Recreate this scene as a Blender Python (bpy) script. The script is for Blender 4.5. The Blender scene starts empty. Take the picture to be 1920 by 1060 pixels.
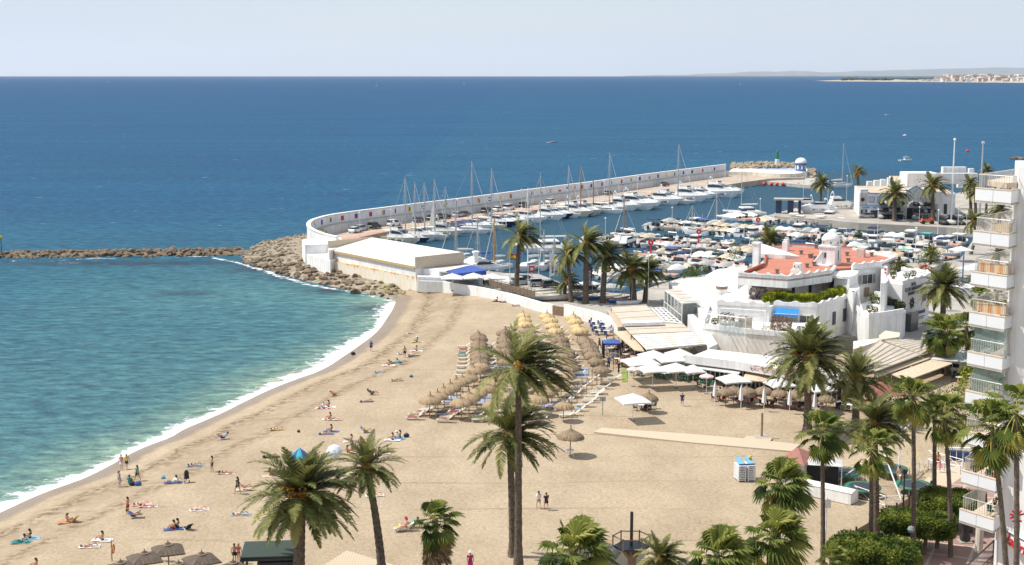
import bpy,math,random
import numpy as np
from mathutils import Vector,Matrix,noise
R = math.radians
rnd = random.Random(11)
scene = bpy.context.scene
COL = scene.collection
CAMZ,FPX,PITCH = 42.0,2600.0,R(8.53)
cam = bpy.data.objects.new('camera',bpy.data.cameras.new('camera'))
COL.objects.link(cam)
cam.location = (0,0,CAMZ);cam.rotation_euler = (R(90)-PITCH,0,0)
cam.data.sensor_width = 36;cam.data.lens = 36*FPX/1920
cam.data.clip_start = 1;cam.data.clip_end = 120000
scene.camera = cam
SUN_EL,SUN_AZ = R(56),R(180-6)
world = bpy.data.worlds.new("World");scene.world = world;world.use_nodes = True
wn = world.node_tree;wn.nodes.clear()
sky = wn.nodes.new('ShaderNodeTexSky');sky.sky_type = 'NISHITA';sky.sun_disc = False
sky.sun_elevation = SUN_EL;sky.sun_rotation = R(90)-SUN_AZ
sky.altitude = 40;sky.air_density = 1.0;sky.dust_density = 0.4;sky.ozone_density = 1.5
bg = wn.nodes.new('ShaderNodeBackground');bg.inputs[1].default_value = 0.125
wo = wn.nodes.new('ShaderNodeOutputWorld')
wtc = wn.nodes.new('ShaderNodeTexCoord');wmp = wn.nodes.new('ShaderNodeMapping');wmp.inputs['Scale'].default_value = (1.2,1.2,7)
wns = wn.nodes.new('ShaderNodeTexNoise');wns.inputs['Scale'].default_value = 2.2;wns.inputs['Detail'].default_value = 6
wrp = wn.nodes.new('ShaderNodeMapRange');wrp.inputs[1].default_value = .3;wrp.inputs[2].default_value = .75;wrp.inputs[3].default_value = .62;wrp.inputs[4].default_value = .95
wmx = wn.nodes.new('ShaderNodeMix');wmx.data_type = 'RGBA';wmx.inputs[7].default_value = (4.8,5.35,6.15,1)
wn.links.new(wtc.outputs['Generated'],wmp.inputs[0]);wn.links.new(wmp.outputs[0],wns.inputs[0]);wn.links.new(wns.outputs[0],wrp.inputs[0])
wn.links.new(wrp.outputs[0],wmx.inputs[0]);wn.links.new(sky.outputs[0],wmx.inputs[6])
wn.links.new(wmx.outputs[2],bg.inputs[0]);wn.links.new(bg.outputs[0],wo.inputs[0])
sl = bpy.data.lights.new('sun','SUN');sl.energy = 4.5;sl.angle = R(0.53);sl.color = (1,0.955,0.88)
so = bpy.data.objects.new('sun',sl);COL.objects.link(so)
sv = Vector((math.cos(SUN_EL)*math.cos(SUN_AZ),math.cos(SUN_EL)*math.sin(SUN_AZ),math.sin(SUN_EL)))
so.rotation_euler = sv.to_track_quat('Z','Y').to_euler();so.location = (-60,100,90)
scene.view_settings.view_transform = 'Standard';scene.view_settings.look = 'None'
scene.view_settings.exposure = 0.27;scene.view_settings.gamma = 1
scene.cycles.volume_bounces = 0;scene.cycles.max_bounces = 6;scene.cycles.transparent_max_bounces = 12
scene.cycles.use_denoising = True
def ray(px,py):
 u = (px-960)/FPX;v = (530-py)/FPX
 c,s = math.cos(PITCH),math.sin(PITCH)
 return Vector((u,c+v*s,-s+v*c))
def G(px,py,z=1.6):
 d = ray(px,py);t = (z-CAMZ)/d.z
 return Vector((d.x*t,d.y*t,z))
def AT(px,py,y):
 "point of pixel ray at world depth y"
 d = ray(px,py);t = y/d.y
 return Vector((d.x*t,y,CAMZ+d.z*t))
MATS = {};STREAK = {'white_render','warm_white_render','wing_white','tower_white','breakwater_white','lower_wall_white','pale_pink_white','cream_render','concrete'}
def mat(name,col,rough=0.7,var=0.12,scale=3.0,bump=0.0,bscale=None,metal=0.0,col2=None,spec=None,trans=0.0,alpha=None):
 if name in MATS:return MATS[name]
 m = bpy.data.materials.new(name);m.use_nodes = True;nt = m.node_tree
 b = nt.nodes['Principled BSDF']
 b.inputs['Roughness'].default_value = rough;b.inputs['Metallic'].default_value = metal
 if spec is not None:b.inputs['Specular IOR Level'].default_value = spec
 tc = nt.nodes.new('ShaderNodeTexCoord')
 n = nt.nodes.new('ShaderNodeTexNoise');n.inputs['Scale'].default_value = scale;n.inputs['Detail'].default_value = 5
 nt.links.new(tc.outputs['Object'],n.inputs['Vector'])
 r = nt.nodes.new('ShaderNodeValToRGB')
 c2 = col2 or tuple(c*(1-var*1.6)for c in col)
 c1 = col if col2 else tuple(min(1,c*(1+var*0.5))for c in col)
 r.color_ramp.elements[0].position = 0.32;r.color_ramp.elements[1].position = 0.66
 r.color_ramp.elements[0].color = (*c2,1);r.color_ramp.elements[1].color = (*c1,1)
 nt.links.new(n.outputs['Fac'],r.inputs['Fac']);nt.links.new(r.outputs['Color'],b.inputs['Base Color'])
 if bump:
  n2 = nt.nodes.new('ShaderNodeTexNoise');n2.inputs['Scale'].default_value = bscale or scale*4;n2.inputs['Detail'].default_value = 4
  nt.links.new(tc.outputs['Object'],n2.inputs['Vector'])
  bp = nt.nodes.new('ShaderNodeBump');bp.inputs['Strength'].default_value = 1;bp.inputs['Distance'].default_value = bump
  nt.links.new(n2.outputs['Fac'],bp.inputs['Height']);nt.links.new(bp.outputs['Normal'],b.inputs['Normal'])
 if name in STREAK:
  mp_ = nt.nodes.new('ShaderNodeMapping');mp_.inputs['Scale'].default_value = (1.1,1.1,.10);nt.links.new(tc.outputs['Object'],mp_.inputs[0])
  n3 = nt.nodes.new('ShaderNodeTexNoise');n3.inputs['Scale'].default_value = 1.6;n3.inputs['Detail'].default_value = 7;n3.inputs['Roughness'].default_value = .7;nt.links.new(mp_.outputs[0],n3.inputs[0])
  r3 = nt.nodes.new('ShaderNodeValToRGB');r3.color_ramp.elements[0].position = .36;r3.color_ramp.elements[1].position = .54;r3.color_ramp.elements[0].color = (.66,.62,.56,1);r3.color_ramp.elements[1].color = (1,1,1,1)
  nt.links.new(n3.outputs['Fac'],r3.inputs[0]);m3 = nt.nodes.new('ShaderNodeMix');m3.data_type = 'RGBA';m3.blend_type = 'MULTIPLY';m3.inputs[0].default_value = .45
  nt.links.new(r.outputs['Color'],m3.inputs[6]);nt.links.new(r3.outputs['Color'],m3.inputs[7]);nt.links.new(m3.outputs[2],b.inputs['Base Color'])
 if trans:
  t = nt.nodes.new('ShaderNodeBsdfTranslucent');mx = nt.nodes.new('ShaderNodeMixShader');mx.inputs[0].default_value = trans
  nt.links.new(r.outputs['Color'],t.inputs['Color'])
  nt.links.new(b.outputs[0],mx.inputs[1]);nt.links.new(t.outputs[0],mx.inputs[2])
  nt.links.new(mx.outputs[0],nt.nodes['Material Output'].inputs['Surface'])
 if alpha is not None:
  b.inputs['Alpha'].default_value = alpha
 MATS[name] = m
 return m
class MB:
 def __init__(s):s.v = [];s.f = [];s.m = [];s.cm = 0
 def add(s,vs,fs):
  o = len(s.v);s.v+=[tuple(v)for v in vs];s.f+=[tuple(i+o for i in f)for f in fs];s.m+=[s.cm]*len(fs);return s
 def box(s,c,d,rz=0,ry=0,rx=0,taper=1.0):
  M = Matrix.Rotation(rz,3,'Z')@Matrix.Rotation(ry,3,'Y')@Matrix.Rotation(rx,3,'X')
  c = Vector(c);vs = []
  for z in(-.5,.5):
   k = taper if z>0 else 1
   for x,y in((-.5,-.5),(.5,-.5),(.5,.5),(-.5,.5)):vs.append(c+M@Vector((x*d[0]*k,y*d[1]*k,z*d[2])))
  return s.add(vs,[(3,2,1,0),(4,5,6,7),(0,1,5,4),(1,2,6,5),(2,3,7,6),(3,0,4,7)])
 def prism(s,pts,z0,z1):
  a = sum(pts[i][0]*pts[(i+1)%len(pts)][1]-pts[(i+1)%len(pts)][0]*pts[i][1]for i in range(len(pts)))
  if a<0:pts = pts[::-1]
  n = len(pts);vs = [(p[0],p[1],z0)for p in pts]+[(p[0],p[1],z1 if not hasattr(z1,'__len__')else z1[i])for i,p in enumerate(pts)]
  return s.add(vs,[tuple(range(n))[::-1],tuple(range(n,2*n))]+[(i,(i+1)%n,n+(i+1)%n,n+i)for i in range(n)])
 def poly(s,pts):return s.add(pts,[tuple(range(len(pts)))])
 def tube(s,pts,r,n=6,cap=True):
  pts = [Vector(p)for p in pts];rs = r if hasattr(r,'__len__')else[r]*len(pts);vs = [];fs = []
  for i,p in enumerate(pts):
   d = (pts[min(i+1,len(pts)-1)]-pts[max(i-1,0)])
   if d.length<1e-6:d = Vector((0,0,1))
   d.normalize();a = d.cross(Vector((0,0,1))if abs(d.z)<.9 else Vector((1,0,0))).normalized();b = d.cross(a)
   for k in range(n):
    t = 2*math.pi*k/n;vs.append(p+(a*math.cos(t)+b*math.sin(t))*rs[i])
  for i in range(len(pts)-1):
   for k in range(n):fs.append((i*n+k,i*n+(k+1)%n,(i+1)*n+(k+1)%n,(i+1)*n+k))
  if cap:fs+=[tuple(range(n)),tuple(range((len(pts)-1)*n,len(pts)*n))[::-1]]
  return s.add(vs,fs)
 def lathe(s,prof,c=(0,0,0),n=16,sx=1,sy=1,jit=None):
  vs = [];fs = []
  for i,(r,z)in enumerate(prof):
   for k in range(n):
    t = 2*math.pi*k/n;j = jit(i,k)if jit else 1
    vs.append((c[0]+r*j*math.cos(t)*sx,c[1]+r*j*math.sin(t)*sy,c[2]+z))
  for i in range(len(prof)-1):
   for k in range(n):fs.append((i*n+k,i*n+(k+1)%n,(i+1)*n+(k+1)%n,(i+1)*n+k))
  fs+=[tuple(range(n))[::-1],tuple(range((len(prof)-1)*n,len(prof)*n))]
  return s.add(vs,fs)
 def ball(s,c,r,n=10,sx=1,sy=1,sz=1):
  m = max(4,n//2)
  return s.lathe([(max(1e-3,math.sin(math.pi*i/m))*r,-math.cos(math.pi*i/m)*r*sz)for i in range(m+1)],c,n,sx,sy)
 def mesh(s,name,mats,smooth=False):
  me = bpy.data.meshes.new(name);me.from_pydata(s.v,[],s.f)
  for m in(mats if isinstance(mats,(list,tuple))else[mats]):me.materials.append(m)
  if len(me.materials)==1 and any(s.m):me.materials.append(MATS['boat_deck'])
  if any(s.m):me.polygons.foreach_set('material_index',s.m)
  if smooth:me.polygons.foreach_set('use_smooth',[True]*len(s.f))
  me.update();return me
 def obj(s,name,mats,parent=None,smooth=False,loc=None):
  return link(name,s.mesh(name,mats,smooth),parent,loc)
def link(name,me,parent=None,loc=None,rz=0,m=None):
 o = bpy.data.objects.new(name,me);COL.objects.link(o)
 if loc is not None:o.location = loc
 o.rotation_euler.z = rz
 if parent is not None:o.parent = parent
 if m is not None:o.material_slots[0].link = 'OBJECT';o.material_slots[0].material = m
 return o
def tag(o,label=None,cat=None,group=None,kind=None):
 if label:o['label'] = label
 if cat:o['category'] = cat
 if group:o['group'] = group
 if kind:o['kind'] = kind
 return o
def thing(name,loc,rz=0,label=None,cat=None,group=None):
 o = bpy.data.objects.new(name,None);COL.objects.link(o);o.location = loc;o.rotation_euler.z = rz;o.empty_display_size = .3
 return tag(o,label,cat,group)
def struct(o,label=None):return tag(o,label,None,None,'structure')
KIDS = {}
def dup(root,loc,rz=0,label=None,group=None,scale=None,swap=None):
 def cp(o,par):
  c = o.copy();COL.objects.link(c)
  if par is not None:c.parent = par
  if swap and o.type=='MESH' and o.name.split('.')[0]in swap:
   c.material_slots[0].link = 'OBJECT';c.material_slots[0].material = swap[o.name.split('.')[0]]
  for ch in kids.get(o,()):cp(ch,c)
  return c
 kids = kidmap(root)
 r = cp(root,None);r.location = loc;r.rotation_euler.z = rz
 if label:r['label'] = label
 if group:r['group'] = group
 if scale:r.scale = (scale,)*3 if not hasattr(scale,'__len__')else scale
 return r
def kidmap(root):
 if root.name not in KIDS:
  km = {}
  for o in bpy.data.objects:
   if o.parent:km.setdefault(o.parent,[]).append(o)
  KIDS[root.name] = km
 return KIDS[root.name]
ORD = 'first second third fourth fifth sixth seventh eighth ninth tenth eleventh twelfth thirteenth fourteenth fifteenth sixteenth seventeenth eighteenth nineteenth twentieth'.split()
def nth(i):
 if i>=99:return('one' if i<199 else 'two')+' hundred '+nth(i-(100 if i<199 else 200))if i not in(99,199)else('one' if i==99 else 'two')+' hundredth'
 if i<20:return ORD[i]
 t = ['twenty','thirty','forty','fifty','sixty','seventy','eighty','ninety'][(i+1)//10-2]
 return(t[:-1]+'ieth')if(i+1)%10==0 else t+'-'+ORD[(i+1)%10-1]
def interp(pts,t):
 "polyline point at fraction t"
 pts = [Vector(p)for p in pts];L = [0]
 for a,b in zip(pts,pts[1:]):L.append(L[-1]+(b-a).length)
 d = t*L[-1]
 for i in range(len(pts)-1):
  if d<=L[i+1]or i==len(pts)-2:
   k = (d-L[i])/max(1e-6,L[i+1]-L[i]);return pts[i].lerp(pts[i+1],k),(pts[i+1]-pts[i]).normalized()
def plen(pts):return sum((Vector(b)-Vector(a)).length for a,b in zip(pts,pts[1:]))
def smoothline(pts,n=6):
 pts = [Vector(p)for p in pts];out = []
 for i in range(len(pts)-1):
  p0,p1,p2,p3 = pts[max(i-1,0)],pts[i],pts[i+1],pts[min(i+2,len(pts)-1)]
  for k in range(n):
   t = k/n;out.append(.5*((2*p1)+(p2-p0)*t+(2*p0-5*p1+4*p2-p3)*t*t+(3*p1-p0-3*p2+p3)*t**3))
 out.append(pts[-1]);return out
white = mat('white_render',(.80,.79,.77),.85,.06,.6,.01,6)
whitew = mat('warm_white_render',(.80,.76,.70),.85,.07,.6,.01,6)
gelcoat = mat('white_gelcoat',(.80,.80,.79),.3,.05,.8)
cream = mat('cream_render',(.72,.66,.55),.85,.08,.8,.01,6)
concrete = mat('concrete',(.46,.43,.38),.9,.15,.5,.01)
paving = mat('quay_paving',(.40,.36,.31),.9,.16,.25,.01,3)
dark = mat('dark_metal',(.035,.035,.04),.5,.2)
alu = mat('aluminium',(.55,.56,.57),.35,.1,metal=.6)
polew = mat('white_pole_paint',(.75,.75,.74),.5,.06)
glass = mat('dark_glass',(.03,.045,.055),.08,.2,.8)
wood = mat('weathered_wood',(.28,.19,.12),.8,.25,4)
redpav = mat('red_deck',(.56,.27,.20),.85,.18,1.2)
blue = mat('blue_canvas',(.03,.12,.42),.8,.12)
navy = mat('navy_canvas',(.02,.035,.11),.8,.12)
tan = mat('tan_canvas',(.58,.47,.33),.85,.1)
greym = mat('grey_plastic',(.25,.26,.27),.6,.15)
black = mat('black_rubber',(.015,.015,.016),.6,.2)
# ================================================================ SETTING
shore_px = [(-260,1090),(-120,1022),(0,969),(90,928),(169,899),(219,874),(275,843),(330,822),(357,806),(420,779),(470,754),(520,730),(566,712),(614,694),(661,664),(714,624),(740,588),(748,572),(752,560)]
shore = [G(x,y,0.0)for x,y in shore_px]
shore = [shore[0]+Vector((-60,-60,0))]+smoothline(shore,5)
SH = np.array([(p.x,p.y)for p in shore])
def shore_dist(x,y):
 "signed: + on the sand side"
 x = np.atleast_1d(np.asarray(x,float));y = np.atleast_1d(np.asarray(y,float))
 best = np.full(x.shape,1e9);sg = np.ones(x.shape)
 for i in range(len(SH)-1):
  a,b = SH[i],SH[i+1];d = b-a;L2 = (d**2).sum()
  t = np.clip(((x-a[0])*d[0]+(y-a[1])*d[1])/L2,0,1)
  dx,dy = x-a[0]-t*d[0],y-a[1]-t*d[1];q = np.hypot(dx,dy)
  c = d[0]*dy-d[1]*dx
  u = q<best;best = np.where(u,q,best);sg = np.where(u,np.where(c>0,-1,1),sg)
 return best*sg
BEACH = 1.6
def beach_z(x,y):
 d = shore_dist(x,y);t = np.clip((d+1.0)/17.0,-.4,1)
 return np.where(t<0,t*3.0,BEACH*(1-(1-t)**1.7))+0*d
def B(px,py,h=0.0):
 "point on the beach seen at this pixel, h above the sand"
 z = BEACH
 for _ in range(6):
  p = G(px,py,z+h);z = float(beach_z(p.x,p.y)[0])
 p = G(px,py,z+h);return Vector((p.x,p.y,z))
def nmath(nt,op,a,b=None,clamp=False):
 n = nt.nodes.new('ShaderNodeMath');n.operation = op;n.use_clamp = clamp
 for i,v in enumerate((a,b)):
  if v is None:continue
  if isinstance(v,(int,float)):n.inputs[i].default_value = v
  else:nt.links.new(v,n.inputs[i])
 return n.outputs[0]
def nnoise(nt,vec,scale,detail=4,rough=.55):
 n = nt.nodes.new('ShaderNodeTexNoise');n.inputs['Scale'].default_value = scale;n.inputs['Detail'].default_value = detail;n.inputs['Roughness'].default_value = rough
 nt.links.new(vec,n.inputs['Vector']);return n.outputs['Fac']
def nmap(nt,vec,sc,rz=0):
 n = nt.nodes.new('ShaderNodeMapping');n.inputs['Scale'].default_value = sc;n.inputs['Rotation'].default_value = (0,0,rz)
 nt.links.new(vec,n.inputs['Vector']);return n.outputs[0]
def nramp(nt,fac,els):
 r = nt.nodes.new('ShaderNodeValToRGB');cr = r.color_ramp
 while len(cr.elements)<len(els):cr.elements.new(.5)
 for e,(p,c)in zip(cr.elements,els):e.position = p;e.color = (*c,1)
 nt.links.new(fac,r.inputs[0]);return r.outputs[0]
def nmix(nt,fac,a,b):
 m = nt.nodes.new('ShaderNodeMix');m.data_type = 'RGBA'
 for i,v in((0,fac),(6,a),(7,b)):
  if isinstance(v,(int,float)):m.inputs[i].default_value = v
  elif isinstance(v,tuple):m.inputs[i].default_value = (*v,1)
  else:nt.links.new(v,m.inputs[i])
 return m.outputs[2]
m = bpy.data.materials.new('sea_water');m.use_nodes = True;nt = m.node_tree;sea_mat = m
b = nt.nodes['Principled BSDF']
tc = nt.nodes.new('ShaderNodeTexCoord');P = tc.outputs['Object']
at = nt.nodes.new('ShaderNodeAttribute');at.attribute_name = 'depth'
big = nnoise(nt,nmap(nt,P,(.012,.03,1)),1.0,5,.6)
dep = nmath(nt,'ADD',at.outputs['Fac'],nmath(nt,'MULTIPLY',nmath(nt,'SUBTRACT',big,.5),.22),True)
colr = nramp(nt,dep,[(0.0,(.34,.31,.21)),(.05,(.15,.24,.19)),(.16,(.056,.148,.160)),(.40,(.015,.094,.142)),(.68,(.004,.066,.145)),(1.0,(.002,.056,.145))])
w1 = nnoise(nt,nmap(nt,P,(.75,1.5,1),R(-20)),.42,8,.72)
w2 = nnoise(nt,nmap(nt,P,(.09,.34,1),R(-24)),1.0,5,.62)
w0 = nnoise(nt,nmap(nt,P,(.0035,.022,1),R(-8)),1.0,6,.6)
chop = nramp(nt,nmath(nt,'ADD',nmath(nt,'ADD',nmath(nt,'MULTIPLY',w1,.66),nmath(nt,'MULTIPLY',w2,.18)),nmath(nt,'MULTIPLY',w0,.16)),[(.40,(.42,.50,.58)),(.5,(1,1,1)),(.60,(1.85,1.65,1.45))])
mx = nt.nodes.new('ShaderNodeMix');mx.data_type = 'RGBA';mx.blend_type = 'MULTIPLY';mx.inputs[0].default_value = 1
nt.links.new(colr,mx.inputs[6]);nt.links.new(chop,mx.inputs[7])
at2 = nt.nodes.new('ShaderNodeAttribute');at2.attribute_name = 'weed'
wd = nmath(nt,'MULTIPLY',at2.outputs['Fac'],nramp(nt,nnoise(nt,nmap(nt,P,(.3,.6,1)),.9,5,.7),[(.32,(0,0,0)),(.5,(1,1,1))]),True)
c3 = nmix(nt,nmath(nt,'MULTIPLY',wd,.9),mx.outputs[2],(.022,.035,.06))
wc = nnoise(nt,nmap(nt,P,(.10,.35,1),R(-15)),1.0,3,.5);wc2 = nnoise(nt,P,2.2,3,.6)
wcf = nmath(nt,'MULTIPLY',nramp(nt,wc,[(.715,(0,0,0)),(.745,(1,1,1))]),nramp(nt,wc2,[(.45,(0,0,0)),(.6,(1,1,1))]))
wcf = nmath(nt,'MULTIPLY',wcf,nramp(nt,at.outputs['Fac'],[(.1,(0,0,0)),(.2,(1,1,1))]))
at3 = nt.nodes.new('ShaderNodeAttribute');at3.attribute_name = 'open'
wcf = nmath(nt,'MULTIPLY',wcf,at3.outputs['Fac'])
ah = nt.nodes.new('ShaderNodeAttribute');ah.attribute_name = 'harbour'
c3 = nmix(nt,nmath(nt,'MULTIPLY',ah.outputs['Fac'],.8),c3,(.022,.066,.10))
c4 = nmix(nt,wcf,c3,(.75,.78,.8))
nt.links.new(c4,b.inputs['Base Color'])
b.inputs['Roughness'].default_value = .22;b.inputs['IOR'].default_value = 1.33;b.inputs['Specular IOR Level'].default_value = .16
h1 = nnoise(nt,nmap(nt,P,(.10,.26,1),R(-22)),1.0,7,.62)
h2 = nnoise(nt,nmap(nt,P,(.5,1.2,1),R(12)),1.0,5,.6)
hh = nmath(nt,'ADD',nmath(nt,'MULTIPLY',h1,1.6),nmath(nt,'MULTIPLY',h2,.35))
bp = nt.nodes.new('ShaderNodeBump');bp.inputs['Strength'].default_value = .8;bp.inputs['Distance'].default_value = 1.0
nt.links.new(hh,bp.inputs['Height'])
df_ = nt.nodes.new('ShaderNodeBsdfDiffuse');gl = nt.nodes.new('ShaderNodeBsdfGlossy');gl.inputs['Roughness'].default_value = .25
fr = nt.nodes.new('ShaderNodeFresnel');fr.inputs['IOR'].default_value = 1.33;mxs = nt.nodes.new('ShaderNodeMixShader')
nt.links.new(c4,df_.inputs['Color']);nt.links.new(bp.outputs[0],df_.inputs['Normal']);nt.links.new(bp.outputs[0],gl.inputs['Normal']);nt.links.new(bp.outputs[0],fr.inputs['Normal'])
nt.links.new(nmath(nt,'MINIMUM',fr.outputs[0],.12),mxs.inputs[0]);nt.links.new(df_.outputs[0],mxs.inputs[1]);nt.links.new(gl.outputs[0],mxs.inputs[2]);nt.links.new(mxs.outputs[0],nt.nodes['Material Output'].inputs['Surface'])
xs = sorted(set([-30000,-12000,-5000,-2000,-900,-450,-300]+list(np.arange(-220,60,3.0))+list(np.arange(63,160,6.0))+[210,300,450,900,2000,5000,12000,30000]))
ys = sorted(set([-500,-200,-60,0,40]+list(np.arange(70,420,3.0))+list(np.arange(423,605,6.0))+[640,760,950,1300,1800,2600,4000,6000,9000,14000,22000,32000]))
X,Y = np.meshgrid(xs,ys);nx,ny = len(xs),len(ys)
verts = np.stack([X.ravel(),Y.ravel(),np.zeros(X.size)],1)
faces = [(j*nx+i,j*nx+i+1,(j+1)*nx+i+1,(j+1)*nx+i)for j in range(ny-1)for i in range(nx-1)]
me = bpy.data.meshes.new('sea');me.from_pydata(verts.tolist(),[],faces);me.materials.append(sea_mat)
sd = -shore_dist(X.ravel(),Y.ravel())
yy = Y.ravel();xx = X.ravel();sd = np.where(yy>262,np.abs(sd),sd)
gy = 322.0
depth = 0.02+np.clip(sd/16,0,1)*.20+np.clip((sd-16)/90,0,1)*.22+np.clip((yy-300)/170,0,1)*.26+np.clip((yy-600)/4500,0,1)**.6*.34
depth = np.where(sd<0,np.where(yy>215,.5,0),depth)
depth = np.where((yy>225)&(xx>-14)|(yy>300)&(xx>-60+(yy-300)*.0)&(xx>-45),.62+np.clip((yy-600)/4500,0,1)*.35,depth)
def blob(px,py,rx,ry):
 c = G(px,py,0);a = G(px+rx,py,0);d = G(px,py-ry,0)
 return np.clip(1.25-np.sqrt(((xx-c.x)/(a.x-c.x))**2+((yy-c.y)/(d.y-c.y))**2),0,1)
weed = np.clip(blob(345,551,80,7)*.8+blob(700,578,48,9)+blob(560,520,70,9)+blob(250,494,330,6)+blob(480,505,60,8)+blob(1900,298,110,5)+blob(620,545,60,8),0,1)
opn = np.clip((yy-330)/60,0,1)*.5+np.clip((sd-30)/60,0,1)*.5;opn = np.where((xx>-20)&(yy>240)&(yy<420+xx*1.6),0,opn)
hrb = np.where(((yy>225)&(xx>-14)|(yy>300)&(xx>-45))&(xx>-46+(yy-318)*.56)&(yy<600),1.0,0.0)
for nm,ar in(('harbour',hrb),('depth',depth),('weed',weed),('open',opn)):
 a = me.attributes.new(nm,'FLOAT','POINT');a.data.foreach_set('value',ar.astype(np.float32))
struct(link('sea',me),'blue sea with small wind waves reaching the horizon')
m = bpy.data.materials.new('beach_sand');m.use_nodes = True;nt = m.node_tree;sand_mat = m
b = nt.nodes['Principled BSDF'];b.inputs['Roughness'].default_value = .95;b.inputs['Specular IOR Level'].default_value = .1
P = nt.nodes.new('ShaderNodeTexCoord').outputs['Object']
wet = nt.nodes.new('ShaderNodeAttribute');wet.attribute_name = 'shoredist'
base = nramp(nt,nnoise(nt,P,.09,6,.6),[(.3,(.40,.315,.218)),(.7,(.46,.368,.26))])
fine = nramp(nt,nnoise(nt,P,2.6,5,.75),[(.36,(.80,.785,.76)),(.6,(1.04,1.04,1.04))])
mx = nt.nodes.new('ShaderNodeMix');mx.data_type = 'RGBA';mx.blend_type = 'MULTIPLY';mx.inputs[0].default_value = 1
nt.links.new(base,mx.inputs[6]);nt.links.new(fine,mx.inputs[7])
dn = nmath(nt,'ADD',wet.outputs['Fac'],nmath(nt,'MULTIPLY',nmath(nt,'SUBTRACT',nnoise(nt,P,.35,4),.5),2.2))
wetf = nramp(nt,nmath(nt,'DIVIDE',dn,10.0),[(.0,(1,1,1)),(.13,(1,1,1)),(.24,(0,0,0))])
c2 = nmix(nt,wetf,mx.outputs[2],(.265,.205,.15))
deb = nnoise(nt,nmap(nt,P,(1,1,1)),1.3,6,.75)
band = nramp(nt,nmath(nt,'DIVIDE',dn,24.0),[(.16,(0,0,0)),(.22,(1,1,1)),(.31,(.3,.3,.3)),(.42,(.2,.2,.2)),(.47,(.8,.8,.8)),(.54,(0,0,0))])
df = nmath(nt,'MULTIPLY',band,nramp(nt,deb,[(.44,(0,0,0)),(.56,(1,1,1))]))
debp = nt.nodes.new('ShaderNodeAttribute');debp.attribute_name = 'debris'
df = nmath(nt,'MAXIMUM',df,nmath(nt,'MULTIPLY',debp.outputs['Fac'],nramp(nt,deb,[(.53,(0,0,0)),(.6,(.8,.8,.8))])))
tk = nt.nodes.new('ShaderNodeTexWave');tk.wave_type = 'RINGS';tk.inputs['Scale'].default_value = .035;tk.inputs['Distortion'].default_value = 1.5;tk.inputs['Detail'].default_value = 1
nt.links.new(nmap(nt,P,(1,1,1)),tk.inputs['Vector'])
tf = nmath(nt,'MULTIPLY',nramp(nt,tk.outputs['Fac'],[(.0,(1,1,1)),(.012,(0,0,0))]),nramp(nt,nnoise(nt,P,.05,3),[(.48,(0,0,0)),(.6,(1,1,1))]))
c2 = nmix(nt,nmath(nt,'MULTIPLY',tf,.6),c2,(.26,.19,.12))
pt_ = nramp(nt,nnoise(nt,nmap(nt,P,(1,.5,1),.6),.22,6,.65),[(.40,(.90,.885,.87)),(.56,(1,1,1)),(.7,(1.06,1.05,1.03))]);mp = nt.nodes.new('ShaderNodeMix');mp.data_type = 'RGBA';mp.blend_type = 'MULTIPLY';mp.inputs[0].default_value = 1;nt.links.new(c2,mp.inputs[6]);nt.links.new(pt_,mp.inputs[7]);c2 = mp.outputs[2]
c3 = nmix(nt,df,c2,(.15,.10,.06))
nt.links.new(c3,b.inputs['Base Color'])
nt.links.new(nramp(nt,wetf,[(0,(.95,.95,.95)),(1,(.35,.35,.35))]),b.inputs['Roughness'])
hh = nmath(nt,'ADD',nmath(nt,'MULTIPLY',nnoise(nt,P,3.1,4,.65),.11),nmath(nt,'MULTIPLY',nnoise(nt,nmap(nt,P,(.4,1,1),R(35)),.9,3,.5),.07))
vo = nt.nodes.new('ShaderNodeTexVoronoi');vo.inputs['Scale'].default_value = 1.5;nt.links.new(P,vo.inputs['Vector'])
hh = nmath(nt,'ADD',hh,nmath(nt,'MULTIPLY',nmath(nt,'MINIMUM',vo.outputs['Distance'],.35),.20))
bp = nt.nodes.new('ShaderNodeBump');bp.inputs['Strength'].default_value = .75;bp.inputs['Distance'].default_value = 1.0
nt.links.new(hh,bp.inputs['Height']);nt.links.new(bp.outputs[0],b.inputs['Normal'])
WL = [G(x,y,3.3)for x,y in[(786,527),(830,528),(868,534),(905,540),(960,552),(1012,567),(1036,572),(1057,571),(1090,579),(1158,601),(1190,630),(1400,640),(1700,650),(1900,650)]];WX = [p.x for p in WL];WY = [p.y for p in WL];WX = [-26]+WX;WY = [275]+WY
xs = np.arange(-170,96.1,1.9);ys = np.concatenate([np.arange(40,100,6),np.arange(100,275,1.5)])
X,Y = np.meshgrid(xs,ys);nx,ny = len(xs),len(ys);Z = beach_z(X.ravel(),Y.ravel())
D = shore_dist(X.ravel(),Y.ravel())
Z = Z+np.array([noise.noise(Vector((x*.12,y*.12,0)))*.10+noise.noise(Vector((x*.5,y*.5,3)))*.03 for x,y in zip(X.ravel(),Y.ravel())])*np.clip(D/8,0,1)
fs = []
Dg = D.reshape(X.shape)
for j in range(ny-1):
 for i in range(nx-1):
  if Dg[j:j+2,i:i+2].max()>-14 and not(X[j,i]>-26 and Y[j,i]>np.interp(X[j,i],WX,WY)+.2):fs.append((j*nx+i,j*nx+i+1,(j+1)*nx+i+1,(j+1)*nx+i))
me = bpy.data.meshes.new('sand');me.from_pydata(np.stack([X.ravel(),Y.ravel(),Z],1).tolist(),[],fs);me.materials.append(sand_mat)
a = me.attributes.new('shoredist','FLOAT','POINT');a.data.foreach_set('value',D.astype(np.float32))
dbx = np.zeros(D.shape)
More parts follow.
